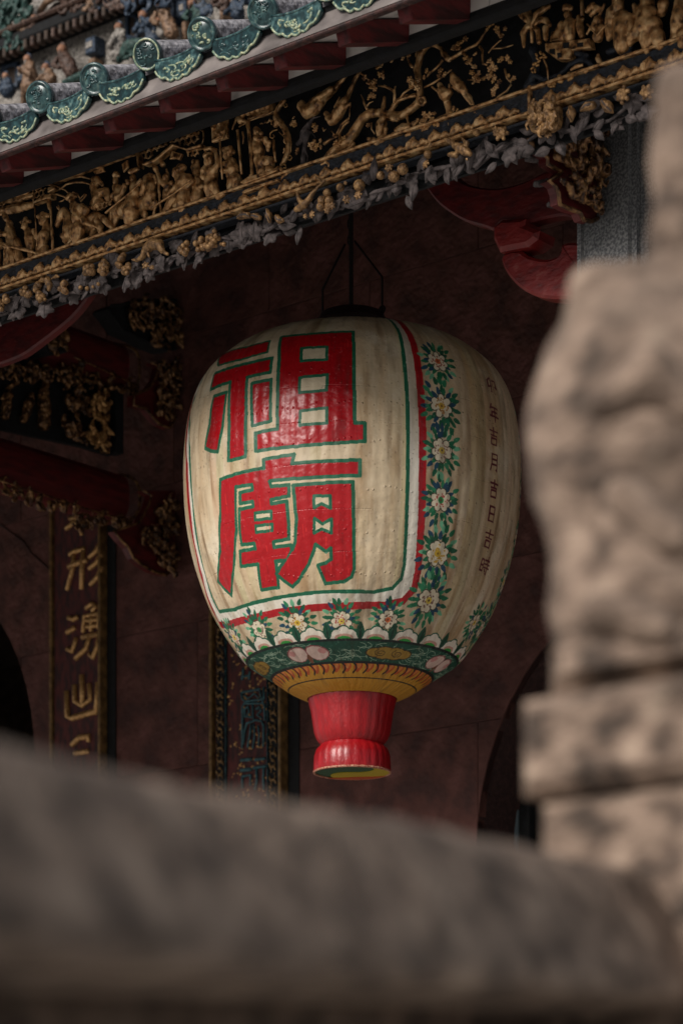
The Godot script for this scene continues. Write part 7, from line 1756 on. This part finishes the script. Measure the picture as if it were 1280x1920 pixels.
# ---------------------------------------------------------------- the balustrade in front, thrown far out of focus
func loft(path: Array, profile: PackedVector2Array, noise: float, back := 0.0) -> ArrayMesh:
	var pts: Array[Vector3] = []
	for i in range(0, path.size(), 4):
		pts.append(Vector3(path[i], path[i + 1], path[i + 2]))
	var c := Curve3D.new()
	for i in pts.size():
		var t := (pts[mini(i + 1, pts.size() - 1)] - pts[maxi(i - 1, 0)]) / 6.0
		c.add_point(pts[i], -t, t)
	c.bake_interval = 0.02
	var baked := c.get_baked_points()
	var st := begin()
	st.set_smooth_group(0)
	var n := profile.size()
	for i in baked.size():
		var t := baked[mini(i + 1, baked.size() - 1)] - baked[maxi(i - 1, 0)]
		var side := Vector3(-t.z, 0, t.x).normalized()
		for j in n:
			var p := baked[i] + side * profile[j].x + Vector3.UP * profile[j].y
			p -= side * back
			p += (side * profile[j].x + Vector3.UP * profile[j].y).normalized() * noise * boulder.get_noise_3dv(p)
			st.add_vertex(p)
	for i in baked.size() - 1:
		for j in n:
			var a := i * n + j
			var b := i * n + (j + 1) % n
			for k in [a, b, a + n, b, b + n, a + n]:
				st.add_index(k)
	st.generate_normals()
	return st.commit()


func balustrade() -> void:
	var t := thing("stone_handrail", "thick weathered stone handrail sweeping across the bottom, far out of focus", "handrail")
	var prof := curved(PackedVector2Array([Vector2(0.0, 0.058), Vector2(-0.17, 0.052), Vector2(-0.19, 0.0), Vector2(-0.17, -0.058), Vector2(0.06, -0.058), Vector2(0.082, -0.05), Vector2(0.066, -0.01), Vector2(0.04, 0.035), Vector2(0.022, 0.054)]), 2)
	var path: Array = [4.745, 1.792, 6.062, .002, 4.729, 1.788, 5.965, .003, 4.707, 1.792, 5.894, .003, 4.655, 1.803, 5.716, .003, 4.618, 1.815, 5.524, .003, 4.537, 1.834, 5.236, .004, 4.455, 1.848, 4.883, .004, 4.351, 1.864, 4.303, .005]
	obj("rail", loft(path, prof, 0.004), M.stone, t)
	# the parapet under it stands well back, in its shade
	obj("parapet", loft(path, PackedVector2Array([Vector2(0.09, -0.03), Vector2(-0.03, -0.03), Vector2(-0.03, -1.9), Vector2(0.09, -1.9)]), 0.003, 0.15), M.stone, t)
	var p := thing("stone_post", "weathered carved stone balustrade post with a bulging finial, blurred at right", "post")
	var e: Array = [4.397, 2.046, 5.043, .002, 4.397, 1.968, 5.043, .002, 4.405, 1.964, 5.036, .002]
	obj("finial", carve([[4.488, 2.55, 4.944, .019, 4.489, 2.491, 4.944, .022, 4.487, 2.438, 4.945, .021], [4.432, 2.39, 4.992, .017, 4.512, 2.397, 4.924, .017], [4.432, 2.36, 4.991, .017, 4.512, 2.364, 4.924, .017], [4.476, 2.423, 4.932, .022, 4.493, 2.423, 4.918, .031], [4.427, 2.401, 4.907, .032, 4.461, 2.401, 4.878, .032], [4.454, 2.307, 4.929, .095, 4.454, 2.283, 4.929, .102, 4.454, 2.256, 4.929, .101], [4.456, 2.225, 4.927, .092, 4.456, 2.194, 4.926, .085, 4.456, 2.167, 4.926, .082, 4.456, 2.141, 4.927, .083, 4.455, 2.128, 4.928, .084], [4.539, 2.237, 5.124, .016, 4.567, 2.261, 5.1, .018, 4.588, 2.237, 5.082, .016], [4.551, 2.169, 5.113, .016, 4.579, 2.14, 5.09, .018], [4.536, 2.08, 5.126, .015, 4.573, 2.068, 5.095, .016]], 0.008, 0.016, 0.0025, true), M.stone, p)
	var g: Array = [4.404, 2.094, 5.038, .002, 4.404, 2.049, 5.038, .002]
	obj("base_moulding", box(Vector3(g[0], g[5], g[2] - 0.28), Vector3(g[0] + 0.28, g[1], g[2] - 0.006), 0.03), M.stone, p)
	obj("post_block", box(Vector3(e[0], e[5], e[2] - 0.3), Vector3(e[0] + 0.3, e[1], e[2]), 0.012), M.stone, p)
	obj("post_shaft", box(Vector3(e[0] + 0.012, 0.0, e[2] - 0.285), Vector3(e[0] + 0.285, e[5] - 0.006, e[2] - 0.014), 0.008), M.stone, p)


func _ready() -> void:
	# camera: level, looking up the facade through a shifted long lens, focused on the lantern
	var cam := Camera3D.new()
	cam.name = "camera"
	cam.projection = Camera3D.PROJECTION_FRUSTUM
	cam.near = 0.1
	cam.far = 400.0
	cam.size = 2.0 * 0.1 * 960.0 / 5100.0
	cam.frustum_offset = Vector2(0, 0.1 * 1380.0 / 5100.0)
	cam.position = Vector3(5.7151, 1.6, 6.8227)
	cam.rotation_degrees = Vector3(0, 40.1768, 0)
	var lens := CameraAttributesPhysical.new()
	lens.frustum_focal_length = 95.0
	lens.frustum_focus_distance = 7.95
	lens.exposure_aperture = 4.6
	lens.frustum_near = 0.1
	lens.frustum_far = 400.0
	cam.attributes = lens
	cam.current = true
	add_child(cam, true)
	# a dull overcast day, the photograph exposed low
	var env := Environment.new()
	env.background_mode = Environment.BG_SKY
	var sky := Sky.new()
	var air := ProceduralSkyMaterial.new()
	air.sky_top_color = Color("#a9b4c2")
	air.sky_horizon_color = Color("#d6dadd")
	air.sky_curve = 0.2
	air.ground_bottom_color = Color("#4a4845")
	air.ground_horizon_color = Color("#8d8b88")
	air.sky_energy_multiplier = 0.62
	sky.sky_material = air
	env.sky = sky
	env.tonemap_mode = Environment.TONE_MAPPER_LINEAR
	env.tonemap_exposure = 1.4
	env.sdfgi_enabled = true
	env.ssao_enabled = true
	env.ssil_enabled = true
	var we := WorldEnvironment.new()
	we.name = "environment"
	we.environment = env
	add_child(we, true)
	var sun := DirectionalLight3D.new()
	sun.name = "sun"
	sun.light_color = Color("#fff8f1")
	sun.light_energy = 0.75
	sun.light_angular_distance = 24.0
	sun.shadow_enabled = true
	sun.rotation = Basis.looking_at(-Vector3(-0.06, 0.5, 0.88)).get_euler()
	add_child(sun, true)

	fold.frequency = 110.0
	fold.fractal_octaves = 2
	lump.frequency = 60.0
	lump.fractal_octaves = 3
	boulder.frequency = 14.0
	boulder.fractal_octaves = 3
	rng.seed = 1
	make_materials()

	var ground := struct(obj("courtyard_ground", box(Vector3(-150, -0.3, -150), Vector3(150, 0.0, 150)), M.paving))
	temple_wall()
	temple_roof()
	frieze_boards()
	pillar_and_brackets()
	side_beams()
	couplets()
	ridge()
	balustrade()
	warriors()
	pavilion()
	birds_and_plum()
	court_scene()
	fruit_border()
	lantern()
